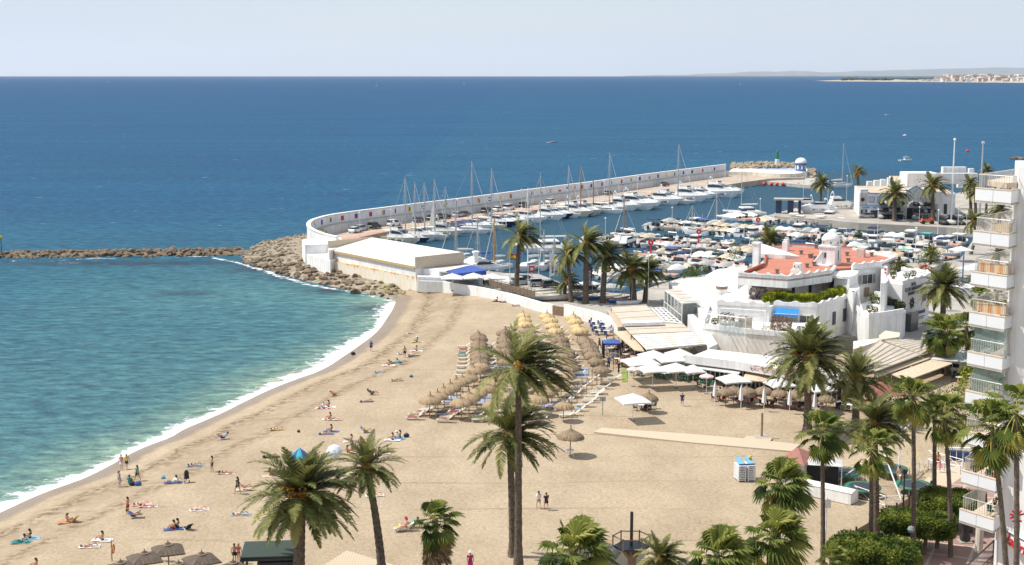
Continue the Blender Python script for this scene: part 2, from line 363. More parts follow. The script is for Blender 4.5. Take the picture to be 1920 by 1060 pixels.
for px,py,rx,ry in((850,565,40,14),(795,565,14,30),(1130,980,12,3),(742,612,12,12)):
 c = G(px,py);q = G(px+rx,py);w = G(px,py-ry)
 dbx = np.maximum(dbx,np.clip(1.3-np.hypot((X.ravel()-c.x)/(q.x-c.x),(Y.ravel()-c.y)/(w.y-c.y)),0,1))
a = me.attributes.new('debris','FLOAT','POINT');a.data.foreach_set('value',dbx.astype(np.float32))
me.polygons.foreach_set('use_smooth',[True]*len(fs))
struct(link('beach',me),'pale brown sandy beach with footprints and a strand line')
m = bpy.data.materials.new('sea_foam');m.use_nodes = True;nt = m.node_tree;foam_mat = m
b = nt.nodes['Principled BSDF'];b.inputs['Base Color'].default_value = (.82,.84,.84,1);b.inputs['Roughness'].default_value = .8
P = nt.nodes.new('ShaderNodeTexCoord').outputs['Object']
fa = nt.nodes.new('ShaderNodeAttribute');fa.attribute_name = 'cover'
n1 = nnoise(nt,nmap(nt,P,(1,1,1),0),.55,7,.68)
al = nramp(nt,nmath(nt,'ADD',nmath(nt,'MULTIPLY',fa.outputs['Fac'],.62),nmath(nt,'MULTIPLY',n1,.75)),[(.58,(0,0,0)),(.70,(1,1,1))])
nt.links.new(al,b.inputs['Alpha'])
def foam_strip(name,line,rows,z,label,seed=0):
 "rows: list of (offset seaward, cover)"
 vs = [];fs = [];cv = [];n = len(line)
 for k,(off,c)in enumerate(rows):
  off*=.72
  for i,p in enumerate(line):
   d = (line[min(i+1,n-1)]-line[max(i-1,0)]).normalized();nn = Vector((-d.y,d.x,0))
   w = 1+.28*noise.noise(Vector((p.x*.06+seed,p.y*.06,seed)))
   o = p+nn*(off*w+.9*noise.noise(Vector((p.x*.11,p.y*.11,seed+k*.1))))
   vs.append((o.x,o.y,z));cv.append(c*(.72+.55*max(-.4,noise.noise(Vector((p.x*.09,p.y*.05,seed+7)))+.25)))
 for k in range(len(rows)-1):
  for i in range(n-1):fs.append((k*n+i,k*n+i+1,(k+1)*n+i+1,(k+1)*n+i))
 me = bpy.data.meshes.new(name);me.from_pydata(vs,[],fs);me.materials.append(foam_mat)
 a = me.attributes.new('cover','FLOAT','POINT');a.data.foreach_set('value',cv)
 return tag(link(name,me),label,None,None,'stuff')
fl = smoothline(shore[:-3],3)
foam_strip('surf_foam',fl,[(-1.2,.0),(-.2,.62),(.5,1.05),(1.4,1.0),(2.3,.72),(3.4,.48),(5.2,.33),(7.5,.2),(9.5,0)],.03,'white foam of a small wave breaking along the sand')
foam_strip('surf_foam',[G(x,y,0)for x,y in[(398,484),(420,488),(440,492),(462,498),(490,508),(530,520),(580,534),(640,545),(700,556),(735,566)]],[(-1.5,.3),(0,.52),(1.0,.40),(3.0,0)][::-1],.035,'thin white foam where waves wash the rocks of the headland',5)
foam_strip('surf_foam',[G(x,y,0)for x,y in[(-40,489),(40,491),(110,489),(180,485),(260,485),(340,483),(400,481)]],[(-1.2,.25),(.4,.38),(1.6,.25),(3.0,0)][::-1],.032,'thin white foam along the foot of the rock groyne',9)
rockm = [mat('rock_brown',(.235,.175,.115),.95,.3,1.2,.1,3,col2=(.085,.06,.04)),mat('rock_pale',(.37,.305,.22),.95,.25,1.0,.1,3,col2=(.17,.13,.085)),mat('rock_green',(.28,.26,.07),.95,.3,1.0,.08,3,col2=(.15,.12,.06))]
def rock_mesh(seed,m):
 import bmesh
 bm = bmesh.new();bmesh.ops.create_icosphere(bm,subdivisions=2,radius=1)
 rr = random.Random(seed);pl = [(Vector((rr.uniform(-1,1),rr.uniform(-1,1),rr.uniform(-1,1))).normalized(),rr.uniform(.45,.8))for _ in range(9)]
 for v in bm.verts:
  for n,d in pl:
   k = v.co.dot(n)-d
   if k>0:v.co-=n*k*.92
  v.co*=1+.12*noise.noise(v.co*2+Vector((seed,0,0)))
 me = bpy.data.meshes.new('boulder');bm.to_mesh(me);bm.free();me.materials.append(m);return me
rocks = [[rock_mesh(s+10*k,rockm[k])for s in range(5)]for k in range(3)]
rv = [(np.array([v.co[:]for v in r.vertices]),[tuple(p.vertices)for p in r.polygons])for r in rocks[0]]
head_px = [(452,483),(470,462),(500,452),(560,444),(600,440),(640,440),(700,470),(790,510),(800,540),(752,562),(735,564),(700,553),(640,542),(580,530),(530,516),(490,504),(462,494)]
hp = [G(x,y,0)for x,y in head_px]
def inpoly(x,y,P):
 c = False;n = len(P)
 for i in range(n):
  a,b_ = P[i],P[(i+1)%n]
  if(a.y>y)!=(b_.y>y)and x<(b_.x-a.x)*(y-a.y)/(b_.y-a.y)+a.x:c = not c
 return c
def edist(x,y,P):
 best = 1e9
 for i in range(len(P)):
  a,b_ = P[i],P[(i+1)%len(P)];d = b_-a;t = max(0,min(1,((x-a.x)*d.x+(y-a.y)*d.y)/max(1e-6,d.x**2+d.y**2)))
  best = min(best,math.hypot(x-a.x-t*d.x,y-a.y-t*d.y))
 return best
def head_z(x,y):
 e = edist(x,y,hp);s = 1 if inpoly(x,y,hp)else-1
 return min(1.9,max(-1.2,s*e*.2-.1))
x0,x1 = min(p.x for p in hp)-6,max(p.x for p in hp)+4;y0,y1 = min(p.y for p in hp)-6,max(p.y for p in hp)+6
vs = [];fs = [];gx = int((x1-x0)/1.5)+1;gyn = int((y1-y0)/1.5)+1
for j in range(gyn):
 for i in range(gx):
  x,y = x0+i*1.5,y0+j*1.5;vs.append((x,y,head_z(x,y)+.25*noise.noise(Vector((x,y,0))*.6)))
fs = [(j*gx+i,j*gx+i+1,(j+1)*gx+i+1,(j+1)*gx+i)for j in range(gyn-1)for i in range(gx-1)]
me = bpy.data.meshes.new('headland');me.from_pydata(vs,[],fs);me.materials.append(mat('headland_gravel',(.36,.30,.22),.95,.25,.8,.12,3,col2=(.17,.13,.09)))
struct(link('headland_ground',me),'gravel and rubble ground of the small rocky headland')
cand = []
gl = [Vector((-175,323,0)),Vector((-120,322,0)),G(455,474,0)]
Lg = plen(gl)
rr = random.Random(3)
for _ in range(760):
 t = rr.random();p,d = interp(gl,t);w = rr.uniform(-1,1);hw = 3.8+2.4*t
 x,y = p.x,p.y+w*hw;r = rr.uniform(.5,1.1)
 z = 1.0*(1-abs(w)**1.6)-.3+rr.uniform(-.2,.25)
 cand.append((x,y,z,r,0))
k = 0
while k<900:
 x,y = rr.uniform(x0,x1),rr.uniform(y0,y1)
 if inpoly(x,y,hp):
  e = edist(x,y,hp);px = 960+FPX*x/(y*math.cos(PITCH)+40*math.sin(PITCH))
  front = (y-(hp[11].y+(x-hp[11].x)*-.62))<12
  if e>11 and rr.random()<.6:continue
  pale = e>8 and px<600 or(px<600 and y>312)
  ty = 1 if pale or(rr.random()<.3 and e>3)else 0
  if px>680 and rr.random()<.5:ty = 2
  cand.append((x,y,head_z(x,y)+.1,rr.uniform(.4,1.1)*(.62 if pale or px>690 else 1),ty));k+=1
cand.append((*G(668,550,0).xy,.2,1.7,0));cand.append((*G(700,553,0).xy,.1,.9,0))
cand = [c for c in cand if abs((960+FPX*c[0]/(c[1]*.99))-400)<430]
cand.sort(key=lambda c:-c[3]**2/c[1]**2)
stuff = [MB(),MB(),MB()]
bl = []
for i,(x,y,z,r,ty)in enumerate(cand):
 s = (r*rr.uniform(.9,1.4),r*rr.uniform(.7,1.1),r*rr.uniform(.5,.8));rz = rr.uniform(0,6.3)
 if i<290:
  o = link('boulder',rocks[ty][i%5],None,(x,y,z),rz);o.scale = s;o.rotation_euler = (rr.uniform(-.4,.4),rr.uniform(-.4,.4),rz)
  on_g = y>300 and x<-66
  nm = ['brown','pale','mossy'][ty]
  bl.append((x/y,o,nm,'groyne' if on_g else 'headland',r))
 else:
  V,F = rv[i%5];c,sn = math.cos(rz),math.sin(rz);W = V*np.array(s);W = np.stack([W[:,0]*c-W[:,1]*sn+x,W[:,0]*sn+W[:,1]*c+y,W[:,2]+z],1)
  stuff[ty].add(W.tolist(),F)
bc_ = {}
for _,o,nm,wh,r in sorted(bl,key=lambda q:q[0]):
 szn = 'large' if r>1.1 else('small' if r<.8 else 'medium');ky = (szn,nm,wh);i = bc_.get(ky,0);bc_[ky] = i+1
 tag(o,f'{szn} {nm} angular boulder of the {wh}, {nth(i)} such from the left','boulder',f'{nm} boulders of the {wh}')
for k in range(3):tag(stuff[k].obj('rubble',rockm[k]),['heaped brown armour rocks of groyne and headland','heaped pale rubble stones on top of the headland','mossy green stones at the foot of the white sea wall'][k],None,None,'stuff')
g = MB();pr = [(-4.4,-.8),(-2.4,.2),(-1,.6),(1,.6),(2.4,.2),(4.4,-.8)]
vs = [(p.x,p.y+a,h)for p in[Vector((-180,323,0)),gl[1],gl[2]+Vector((6,0,0))]for a,h in pr]
g.add(vs,[(j*6+i,j*6+i+1,j*6+i+7,j*6+i+6)for j in range(2)for i in range(5)])
struct(g.obj('groyne_ground',rockm[0]),'rubble core under the rock groyne')
wt_px = [(632,443),(612,439),(592,432),(579,424),(581,415),(595,408.5),(627,401),(698,391.5),(800,379),(881,369.5),(1000,354),(1100,341.5),(1228,324),(1360,308)]
WT = 6.7
wl = smoothline([G(x,y,WT)for x,y in wt_px],6)
for p in wl:p.z = 0
def offs(line,o):
 out = [];n = len(line)
 for i,p in enumerate(line):
  d = (line[min(i+1,n-1)]-line[max(i-1,0)]).normalized();out.append(p+Vector((d.y,-d.x,0))*o)
 return out
def ribbon(mb,A,Bn,z0,z1):
 n = len(A);vs = [(p.x,p.y,z0)for p in A]+[(p.x,p.y,z0)for p in Bn]+[(p.x,p.y,z1)for p in A]+[(p.x,p.y,z1)for p in Bn]
 fs = []
 for i in range(n-1):fs+=[(i,i+1,2*n+i+1,2*n+i),(n+i+1,n+i,3*n+i,3*n+i+1),(2*n+i,2*n+i+1,3*n+i+1,3*n+i)]
 fs+=[(0,2*n,3*n,n),(n-1,2*n-1,4*n-1,3*n-1)]
 return mb.add(vs,fs)
QZ = 2.0
wall = thing('breakwater_wall',(0,0,0),0,'long curved white breakwater wall painted with signal flags','wall')
w = MB();ribbon(w,offs(wl,-.35),offs(wl,.35),0,WT-.12);w.obj('upper_wall',mat('breakwater_white',(.74,.74,.75),.85,.07,.4,.01,4),wall)
w = MB();ribbon(w,offs(wl,-.5),offs(wl,.5),WT-.12,WT);w.obj('coping',whitew,wall)
wl2 = wl[24:]
w = MB();ribbon(w,offs(wl2,.36),offs(wl2,1.5),1.0,4.2);w.obj('lower_wall',mat('lower_wall_white',(.62,.61,.60),.85,.08,.4,.01,4),wall)
w = MB();ribbon(w,offs(wl2,.37),offs(wl2,1.62),4.2,4.3);w.obj('ledge',concrete,wall)
FC = {'r':(.45,.05,.05),'y':(.70,.52,.05),'b':(.04,.07,.28),'w':(.8,.8,.8),'k':(.03,.03,.04),'o':(.6,.2,.05)}
FM = {k:mat('flag_'+k,v,.8,.08)for k,v in FC.items()};FK = list(FC)
designs = ['rw,wr','b,b','yk,yk','r','bb,rr','r/','ybyb','rw','yky','bwb,wbw,bwb','wb','yk,ky','wbw,bwb,wbw','bwbw,wbwb','ry,yr','b,w,b','y','ro,or','wbw,wbw','rwb','rw,wr','rwr,wrw,rwr','ww,rr','b,w','yr','kr','b','rbr','bw','r','yb','k','yr,ry','rk','y','ky','b','k','r','b']
t0,t1 = .17,.97
wl_n = wl;nF = len(designs)
fpx = [588,601,617,640,666,693,717,741,766,790,812,833,854,876,896,916,936,956,976,996,1013,1030,1048,1062,1075,1090,1107,1127,1146,1164,1181,1198,1216,1232,1248,1264,1280,1296,1316,1338]
for k,dsg in enumerate(designs):
 best = None;L = wl if k>3 else wl[18:]
 for i in range(len(L)-1):
  q0 = 960+FPX*L[i].x/(L[i].y*math.cos(PITCH)+37*math.sin(PITCH));q1 = 960+FPX*L[i+1].x/(L[i+1].y*math.cos(PITCH)+37*math.sin(PITCH))
  if q0<=fpx[k]<q1 and i>2:best = (L[i].lerp(L[i+1],(fpx[k]-q0)/(q1-q0)),(L[i+1]-L[i]).normalized())
 if not best:continue
 p,d = best;nn = Vector((d.y,-d.x,0));c = p+nn*.365;c.z = 5.35
 rows = dsg.replace('/','').split(',');nr = len(rows);nc = max(len(r_)for r_ in rows);S = 1.2;Wd = 1.25
 f = MB()
 for a_,r_ in enumerate(rows):
  for b_,ch in enumerate(r_):
   f.cm = FK.index(ch);q = c+d*((b_+.5)/len(r_)-.5)*Wd;q.z = 5.35+(.5-(a_+.5)/nr)*S
   f.box(q,(Wd/len(r_),.02,S/nr),math.atan2(d.y,d.x))
 f.obj('painted_flag',[FM[x]for x in FK],wall)
inner_px = [(640,452),(675,446),(714,437),(783,428),(820,420),(880,411),(1000,395),(1100,383),(1240,364),(1330,352),(1400,341),(1446,335)]
inner = [G(x,y,QZ)for x,y in inner_px]
outer = [p for p in offs(wl,-.2)[3:]]
far_end = [G(1440,321,QZ),G(1500,322,QZ),G(1508,333,QZ)]
dk = MB();poly = [(p.x,p.y)for p in outer]+[(p.x,p.y)for p in far_end]+[(p.x,p.y)for p in inner[::-1]]+[tuple(G(600,470,QZ).xy)]
dk.prism(poly,-1,QZ);struct(dk.obj('pier_road',mat('pier_paving',(.45,.36,.28),.9,.15,.3,.01,2)),'paved road along the inside of the breakwater')
e = MB();ribbon(e,[p.copy()for p in inner[:-2]],offs(inner,-2.2)[:-2],QZ,QZ+.06);struct(e.obj('quay_edge_paving',mat('orange_paving',(.55,.27,.19),.9,.15,.6)),'orange paved strip along the edge of the pier')
mole = thing('pier_head',(0,0,0),0,'low round pier head with pale walls at the end of the breakwater','pier')
h = MB();h.prism([tuple(G(x,y,1.2).xy)for x,y in[(1368,334),(1520,348),(1530,338),(1506,316),(1372,318)]],-1,1.2);h.obj('landing',concrete,mole)
h = MB();pts = smoothline([G(x,y,3.4)for x,y in[(1366,322),(1410,323),(1462,326),(1500,325),(1514,319),(1500,312),(1440,309),(1366,312)]],4)
h.prism([(p.x,p.y)for p in pts[:-1]],1.0,3.4);h.obj('curved_wall',cream,mole)
h = MB();h.prism([tuple(G(x,y,3.41).xy)for x,y in[(1420,318),(1500,321),(1508,318),(1500,314),(1430,312)]],3.405,3.43);h.obj('top_paving',mat('pale_blue_paving',(.35,.42,.55),.9,.1),mole)
bm_ = [G(x,344+(x-1430)*.02,.9)for x in(1432,1446,1456,1467,1496)]
for bi,p in enumerate(bm_):q = MB().ball((p.x,p.y-1,.8),.75,10);tag(q.obj('mooring_buoy',mat('orange_red_buoy',(.60,.07,.03),.5,.1),None,True),f'red round buoy on the landing of the pier head, {nth(bi)} from the left','buoy','red buoys along the pier head')
rub = MB();rr = random.Random(8)
for i in range(420):
 px = rr.uniform(1372,1508);py = rr.uniform(307.5,316);p = G(px,py,3.5);V,F = rv[i%5];s = rr.uniform(.6,1.3)
 rub.add((V*s+np.array([p.x,p.y,3.2+rr.uniform(-.2,1.1)*(1-abs(px-1440)/90)])).tolist(),F)
for i in range(60):
 p = G(rr.uniform(1508,1530),rr.uniform(318,338),.6);V,F = rv[i%5];rub.add((V*rr.uniform(.8,1.4)+np.array([p.x,p.y,.5])).tolist(),F)
tag(rub.obj('rubble',rockm[1]),'pale rubble heap on top of the pier head',None,None,'stuff')
p = G(1457,309,4.5);bc = thing('harbour_beacon',p,0,'small green and white harbour light on the rubble of the pier head','beacon')
MB().lathe([(1.0,0),(.9,2.2),(.7,2.3)],n=10).obj('base',white,bc);MB().lathe([(.7,2.3),(.45,5.2),(.6,5.3),(.25,6.2),(.02,6.6)],n=10).obj('tower',mat('beacon_green',(.02,.18,.06),.5),bc)
p = G(1501,333,1.2);lt = thing('watch_tower',p,0,'round blue and white tower with white dome on the pier head','tower')
MB().lathe([(2.6,0),(2.6,2.6)],n=16).obj('base',white,lt);MB().lathe([(2.1,2.6),(2.1,5.4),(2.5,5.5),(2.5,5.8)],n=16).obj('lantern_wall',mat('tower_blue',(.10,.18,.42),.6),lt)
MB().lathe([(2.4*math.cos(a_*math.pi/16),5.8+2.1*math.sin(a_*math.pi/16))for a_ in range(8)],n=16).obj('dome',white,lt,True)
for a_ in range(8):t = a_*math.pi/4;MB().box((2.12*math.cos(t),2.12*math.sin(t),4.1),(.1,.7,1.4),t).obj('window',white,lt)
land = MB()
front = [G(x,y,QZ)for x,y in[(700,474),(880,505),(945,512),(1010,514),(1090,545),(1180,552),(1280,520),(1390,512),(1500,500),(1760,492)]]
harb = [(G(1640,412,QZ)),G(1600,391,QZ),G(1440,402,QZ),G(1432,407,QZ)]
P1 = [(p.x,p.y)for p in front]+[tuple(G(1800,486,QZ).xy),tuple(G(1838,430,QZ).xy),(230,330),(260,90),(80,60),(80,190),tuple(G(1400,610,QZ).xy),tuple(G(1150,604,QZ).xy),tuple(G(940,545,QZ).xy),tuple(G(784,529,QZ).xy),tuple(G(620,490,QZ).xy),tuple(G(620,462,QZ).xy)]
land.prism(P1,-1,QZ);struct(land.obj('quay_ground',paving),'paved harbour ground around the club building')
l2 = MB();P2 = [tuple(G(x,y,QZ).xy)for x,y in[(1438,404),(1500,388),(1600,380),(1700,376),(1860,352),(2060,352),(2060,440),(1838,432),(1775,426),(1610,418),(1560,413)]]
l2.prism(P2,-1,QZ-.05);struct(l2.obj('mole_ground',mat('mole_paving',(.40,.36,.31),.9,.16,.2,.01,2)),'paved mole in front of the blue trimmed harbour building')
sw = MB()
PZ = 3.0
pr = MB();pr.prism([tuple(G(x,y,PZ).xy)for x,y in[(1560,1100),(1640,1010),(1745,940),(1760,925),(1835,872),(1900,860),(2300,860),(2400,1200),(1500,1250)]],0,PZ)
m = bpy.data.materials.new('promenade_paving');m.use_nodes = True;nt = m.node_tree;bb = nt.nodes['Principled BSDF'];bb.inputs['Roughness'].default_value = .85
P = nt.nodes.new('ShaderNodeTexCoord').outputs['Object'];br = nt.nodes.new('ShaderNodeTexBrick');br.inputs['Scale'].default_value = 1.0
for k_,c_ in(('Color1',(.33,.20,.16,1)),('Color2',(.29,.18,.145,1)),('Mortar',(.48,.38,.31,1))):br.inputs[k_].default_value = c_
br.inputs['Brick Width'].default_value = 3;br.inputs['Row Height'].default_value = 3;br.inputs['Mortar Size'].default_value = .12;br.offset = 0
nt.links.new(nmap(nt,P,(1,1,1),R(25)),br.inputs['Vector']);nt.links.new(br.outputs[0],bb.inputs['Base Color'])
struct(pr.obj('promenade',m),'reddish tiled promenade below the apartment block')
def ridge(name,pts,zb,colr,label,depth=900,seed=0,kind='structure'):
 vs = [];fs = [];n = len(pts)
 for(x,y,h)in pts:vs+=[(x,y,zb),(x,y+depth*.25,h*.55),(x,y+depth*.5,h),(x,y+depth,zb)]
 for i in range(n-1):
  for k_ in range(3):fs.append((i*4+k_,(i+1)*4+k_,(i+1)*4+k_+1,i*4+k_+1))
 me = bpy.data.meshes.new(name);me.from_pydata(vs,[],fs);me.materials.append(colr);return tag(link(name,me),label,None,None,kind)
hillm = mat('far_hill',(.13,.14,.10),.95,.25,.002,0)
pts = []
for i in range(60):
 px = 1180+i*16;h = (60 if px>1500 else 25+35*max(0,(px-1180)/320))+max(0,(px-1600)/320)*60;h+=26*noise.noise(Vector((i*.21,3,0)))+10*noise.noise(Vector((i*.7,1,0)))
 pts.append(((px-960)/FPX*62000,62000,max(-60,(h*3.0-120*max(0,1-(px-1180)/260)))))
ridge('far_hills',pts,-400,hillm,'pale hazy hills beyond the bay',9000)
pts = []
for i in range(40):
 px = 1560+i*16;hh_ = min(1,i/5)*(9+5*noise.noise(Vector((i*.5,9,0))))+max(0,(px-1700)/250)*10
 y = 8600-max(0,px-1560)*4.2;pts.append(((px-960)/FPX*y,y,max(2,hh_)))
ridge('far_coast_ground',pts,-2,mat('coast_sand',(.42,.36,.28),.95,.2,.01),'low sandy coast of the far town across the bay',1400)
rr = random.Random(21)
fw = MB()
for i in range(420):
 px = rr.uniform(1570,1925);y = 8600-(px-1560)*4.2+rr.uniform(350,800);x = (px-960)/FPX*y;s = rr.uniform(7,15)
 V,F = rv[i%5];fw.add((V*np.array([s*1.6,s,s*.75])+np.array([x,y,6+max(0,(px-1700)/250)*12+rr.uniform(0,8)])).tolist(),F)
tag(fw.obj('distant_woods',mat('far_tree_green',(.045,.06,.03),.95,.3,.02)),'dark line of trees behind the far town',None,None,'stuff')
hp_ = []
hw = [mat('far_house_'+str(i),c,.9,.05,.05)for i,c in enumerate([(.72,.69,.64),(.62,.52,.42),(.55,.40,.30),(.75,.74,.72)])]
frm = mat('far_roof',(.40,.22,.15),.9,.15,.05)
for i in range(4):
 t = thing('far_house',(0,-500,-100),0,['pale','cream','ochre','bright white'][i]+' apartment house in the far town across the bay','house',['pale','cream','ochre','bright white'][i]+' houses of the far town')
 b_ = MB().box((0,0,7),(20,14,14));b_.obj('wall',hw[i],t)
 r_ = MB();r_.box((0,0,14.6),(21,15,1.2),taper=.7);r_.obj('roof',frm if i!=3 else hw[3],t)
 w_ = MB();[w_.box((x,-7.03,z),(2.2,.2,1.6))for x in(-7,-3.5,0,3.5,7)for z in(3,7,11)];w_.obj('window_row',glass,t)
 hp_.append(t)
hc_ = [0]*4
for i in range(230):
 px = 1722+(i/230)*206+rr.uniform(-2,2);d = rr.uniform(0,1);y = 8600-(px-1560)*4.2+90+d*420;x = (px-960)/FPX*y
 s = rr.uniform(.8,1.4)*(.6 if px<1745 else 1)
 k_ = rr.choice([0,0,0,1,2,3,3]);z = 2+d*24*min(1,(px-1722)/60)
 if i<4:o = hp_[i];k_ = i;o.location = (x,y,z);o.scale = (s,)*3
 else:o = dup(hp_[k_],(x,y,z),rr.uniform(-.4,.4),None,None,(s*1.1,s,s*rr.uniform(.6,1.25)))
 hc_[k_]+=1;o['label'] = f'{["pale", "cream", "ochre", "bright white"][k_]} house of the far town across the bay, {nth(hc_[k_] - 1)} such from the left'
dk = MB();a = G(1652,152.5,1);b2 = G(1718,154,1);dk.prism([(a.x,a.y),(b2.x,b2.y),(b2.x+60,b2.y+160),(a.x+10,a.y+160)],-1,3)
struct(dk.obj('far_jetty_ground',mat('coast_sand',(0,0,0))),'low pale jetty in front of the far town')
# ================================================================ BUILDINGS
def PG(pts,z):return[tuple(G(x,y,z).xy)for x,y in pts]
def px_prism(name,pts,zt,zb,m,par=None,smooth=0):
 P = PG(pts,zt)
 if smooth:P = [tuple(p.xy)for p in smoothline([Vector((*p,0))for p in P]+[Vector((*P[0],0))],smooth)[:-1]]
 mb = MB().prism(P,zb,zt)
 return mb.obj(name,m,par)
def parapet(name,pts,z,h,m,par,t=.28,wavy=0,closed=False,amp=.28):
 "low wall along a pixel polyline whose foot is at height z; wavy = crenel period (m)"
 L = [G(x,y,z)for x,y in pts]
 if closed:L.append(L[0].copy())
 if wavy:
  out = []
  for a,b_ in zip(L,L[1:]):
   n = max(1,int((b_-a).length/.35))
   for k in range(n):out.append(a.lerp(b_,k/n))
  out.append(L[-1]);L = out
 A = offs(L,-t/2);Bn = offs(L,t/2);n = len(L);vs = [];fs = [];acc = 0;hs = []
 for i in range(n):
  if i:acc+=(L[i]-L[i-1]).length
  hs.append(z+h+(amp*max(0,math.sin(acc*2*math.pi/wavy))if wavy else 0))
 vs = [(p.x,p.y,z)for p in A]+[(p.x,p.y,z)for p in Bn]+[(p.x,p.y,hs[i])for i,p in enumerate(A)]+[(p.x,p.y,hs[i])for i,p in enumerate(Bn)]
 for i in range(n-1):fs+=[(i,i+1,2*n+i+1,2*n+i),(n+i+1,n+i,3*n+i,3*n+i+1),(2*n+i,2*n+i+1,3*n+i+1,3*n+i)]
 fs+=[(0,2*n,3*n,n),(n-1,2*n-1,4*n-1,3*n-1)]
 mb = MB();mb.add(vs,fs);return mb.obj(name,m,par)
def on_face(a,b_,t,z,out=.03):
 "point at fraction t of wall line a-b, height z, pushed out; and wall angle. a->b runs left to right as seen from the camera"
 p = a.lerp(b_,t);d = (b_-a).normalized();n = Vector((d.y,-d.x,0));q = p+n*out;q.z = z
 return q,math.atan2(d.y,d.x)
def window(par,a,b_,t,z,w,h,frame=None,label=None,recess=True):
 q,an = on_face(a,b_,t,z,.03);f = MB();f.box(q,(w+.16,.10,h+.16),an);fo = f.obj('window',frame or polew,par)
 q,an = on_face(a,b_,t,z,.085);g = MB();g.box(q,(w,.03,h),an);g.obj('pane',glass,fo)
 q,an = on_face(a,b_,t,z,.105);g = MB();g.box(q,(.06,.03,h),an);g.obj('mullion',frame or polew,fo)
 return fo
def door(par,a,b_,t,zb,w,h,m=None,nm='door'):
 q,an = on_face(a,b_,t,zb+h/2,.03);f = MB();f.box(q,(w,.08,h),an);return f.obj(nm,m or wood,par)
m = bpy.data.materials.new('stained_sea_wall');m.use_nodes = True;nt = m.node_tree;bb = nt.nodes['Principled BSDF'];bb.inputs['Roughness'].default_value = .9
P = nt.nodes.new('ShaderNodeTexCoord').outputs['Object'];sp = nt.nodes.new('ShaderNodeSeparateXYZ');nt.links.new(P,sp.inputs[0])
st = nnoise(nt,nmap(nt,P,(1.3,1.3,.12)),1.0,4,.6)
hgt = nramp(nt,nmath(nt,'DIVIDE',sp.outputs[2],4.0),[(.45,(.0,.0,.0)),(.80,(.5,.5,.5)),(.87,(1,1,1))])
ft = nramp(nt,nmath(nt,'ADD',nmath(nt,'MULTIPLY',st,.9),nmath(nt,'MULTIPLY',hgt,.30)),[(.62,(0,0,0)),(.78,(1,1,1))])
nt.links.new(nmix(nt,ft,nmix(nt,nramp(nt,st,[(.3,(0,0,0)),(.6,(1,1,1))]),(.74,.60,.40),(.76,.71,.62)),(.60,.27,.05)),bb.inputs['Base Color'])
stain = m
bh = thing('boathouse',G(700,480,1.6),0,'long white flat roofed boathouse behind the rock armour, cream roof rising to the back','building')
bh.location = (0,0,0)
BLc,BRc,TRc,TLc = [G(x,y,7.4)for x,y in[(617,452),(779,482),(868,473),(698,445)]]
fx = [p.copy()for p in(BLc,BRc,TRc,TLc)]
ze = 5.6
mb = MB();mb.prism([tuple(p.xy)for p in(BLc,BRc,TRc,TLc)],1.0,5.3);mb.obj('wall',white,bh)
u = (BRc-BLc).normalized();v = (TLc-BLc);v.z = 0;vv = Vector((-u.y,u.x,0)).normalized()
ov = .22
R0 = BLc-vv*ov;R1 = BRc-vv*ov
mb = MB();e = .35
mb.add([(R0.x,R0.y,ze),(R1.x,R1.y,ze),(TRc.x,TRc.y,7.36),(TLc.x,TLc.y,7.36),(R0.x,R0.y,ze-e),(R1.x,R1.y,ze-e),(TRc.x,TRc.y,7.36-e),(TLc.x,TLc.y,7.36-e)],[(0,1,2,3),(7,6,5,4),(4,5,1,0),(5,6,2,1),(6,7,3,2),(7,4,0,3)])
mb.obj('roof',mat('cream_roof',(.74,.68,.60),.8,.06,.15),bh)
for a,b_ in((R0-u*.15,TLc-u*.15),(R1+u*.15,TRc+u*.15)):
 n_ = u*.14;mb = MB()
 mb.add([tuple((a-n_).xy)+(5.2,),tuple((a+n_).xy)+(5.2,),tuple((b_+n_).xy)+(5.2,),tuple((b_-n_).xy)+(5.2,),tuple((a-n_).xy)+(7.4,),tuple((a+n_).xy)+(7.4,),tuple((b_+n_).xy)+(7.45,),tuple((b_-n_).xy)+(7.45,)],[(0,1,5,4),(1,2,6,5),(2,3,7,6),(3,0,4,7),(4,5,6,7)])
 mb.obj('gable_fascia',mat('beige_fascia',(.56,.46,.34),.85,.08),bh)
mb = MB();mb.box((R0+R1)/2*Vector((1,1,0))if False else Vector(((R0.x+R1.x)/2,(R0.y+R1.y)/2,ze-.28))-vv*.06,((R1-R0).length,.12,.5),math.atan2(u.y,u.x));mb.obj('gutter',mat('ochre_gutter',(.50,.35,.18),.7,.1),bh)
px_prism('side_block',[(566,450),(572,459),(614,458),(617,470),(640,462),(640,446),(605,445)],5.9,.5,white,bh)
px_prism('annex',[(781,498),(783,503),(836,508),(895,494),(885,480),(868,489)],5.0,1.0,white,bh)
px_prism('annex_roof',[(790,499),(835,503),(878,494),(868,491),(822,497)],5.04,5.0,mat('beige_fascia',(0,0,0)),bh)
q = G(892,493,5.0);MB().lathe([(.55,0),(.55,1.9),(.75,1.95),(.75,2.3),(.3,2.4)],q,10).obj('chimney',white,bh)
swt = thing('sea_wall',(0,0,0),0,'white sea wall with orange rust stains below the boathouse','wall')
A0,A1 = G(619,489,3.5),G(781,520,3.5)
mb = MB();L = [A0,A1]
dd = (A1-A0).normalized();nn = Vector((dd.y,-dd.x,0))
mb.prism([tuple((A0).xy),tuple(A1.xy),tuple((A1-nn*7).xy),tuple((A0-nn*7).xy)],.4,3.5);mb.obj('stained_wall',stain,swt)
px_prism('bastion',[(567,466),(575,477),(619,489),(650,480),(630,466),(600,458)],3.9,.2,white,swt)
px_prism('bastion',[(781,512),(783,519),(836,521),(850,508),(836,500)],3.85,.9,white,swt)
BW = [(786,527),(830,528),(868,534),(905,540),(960,552),(1012,567),(1036,572)]
bw = [G(x,y,3.3)for x,y in BW]
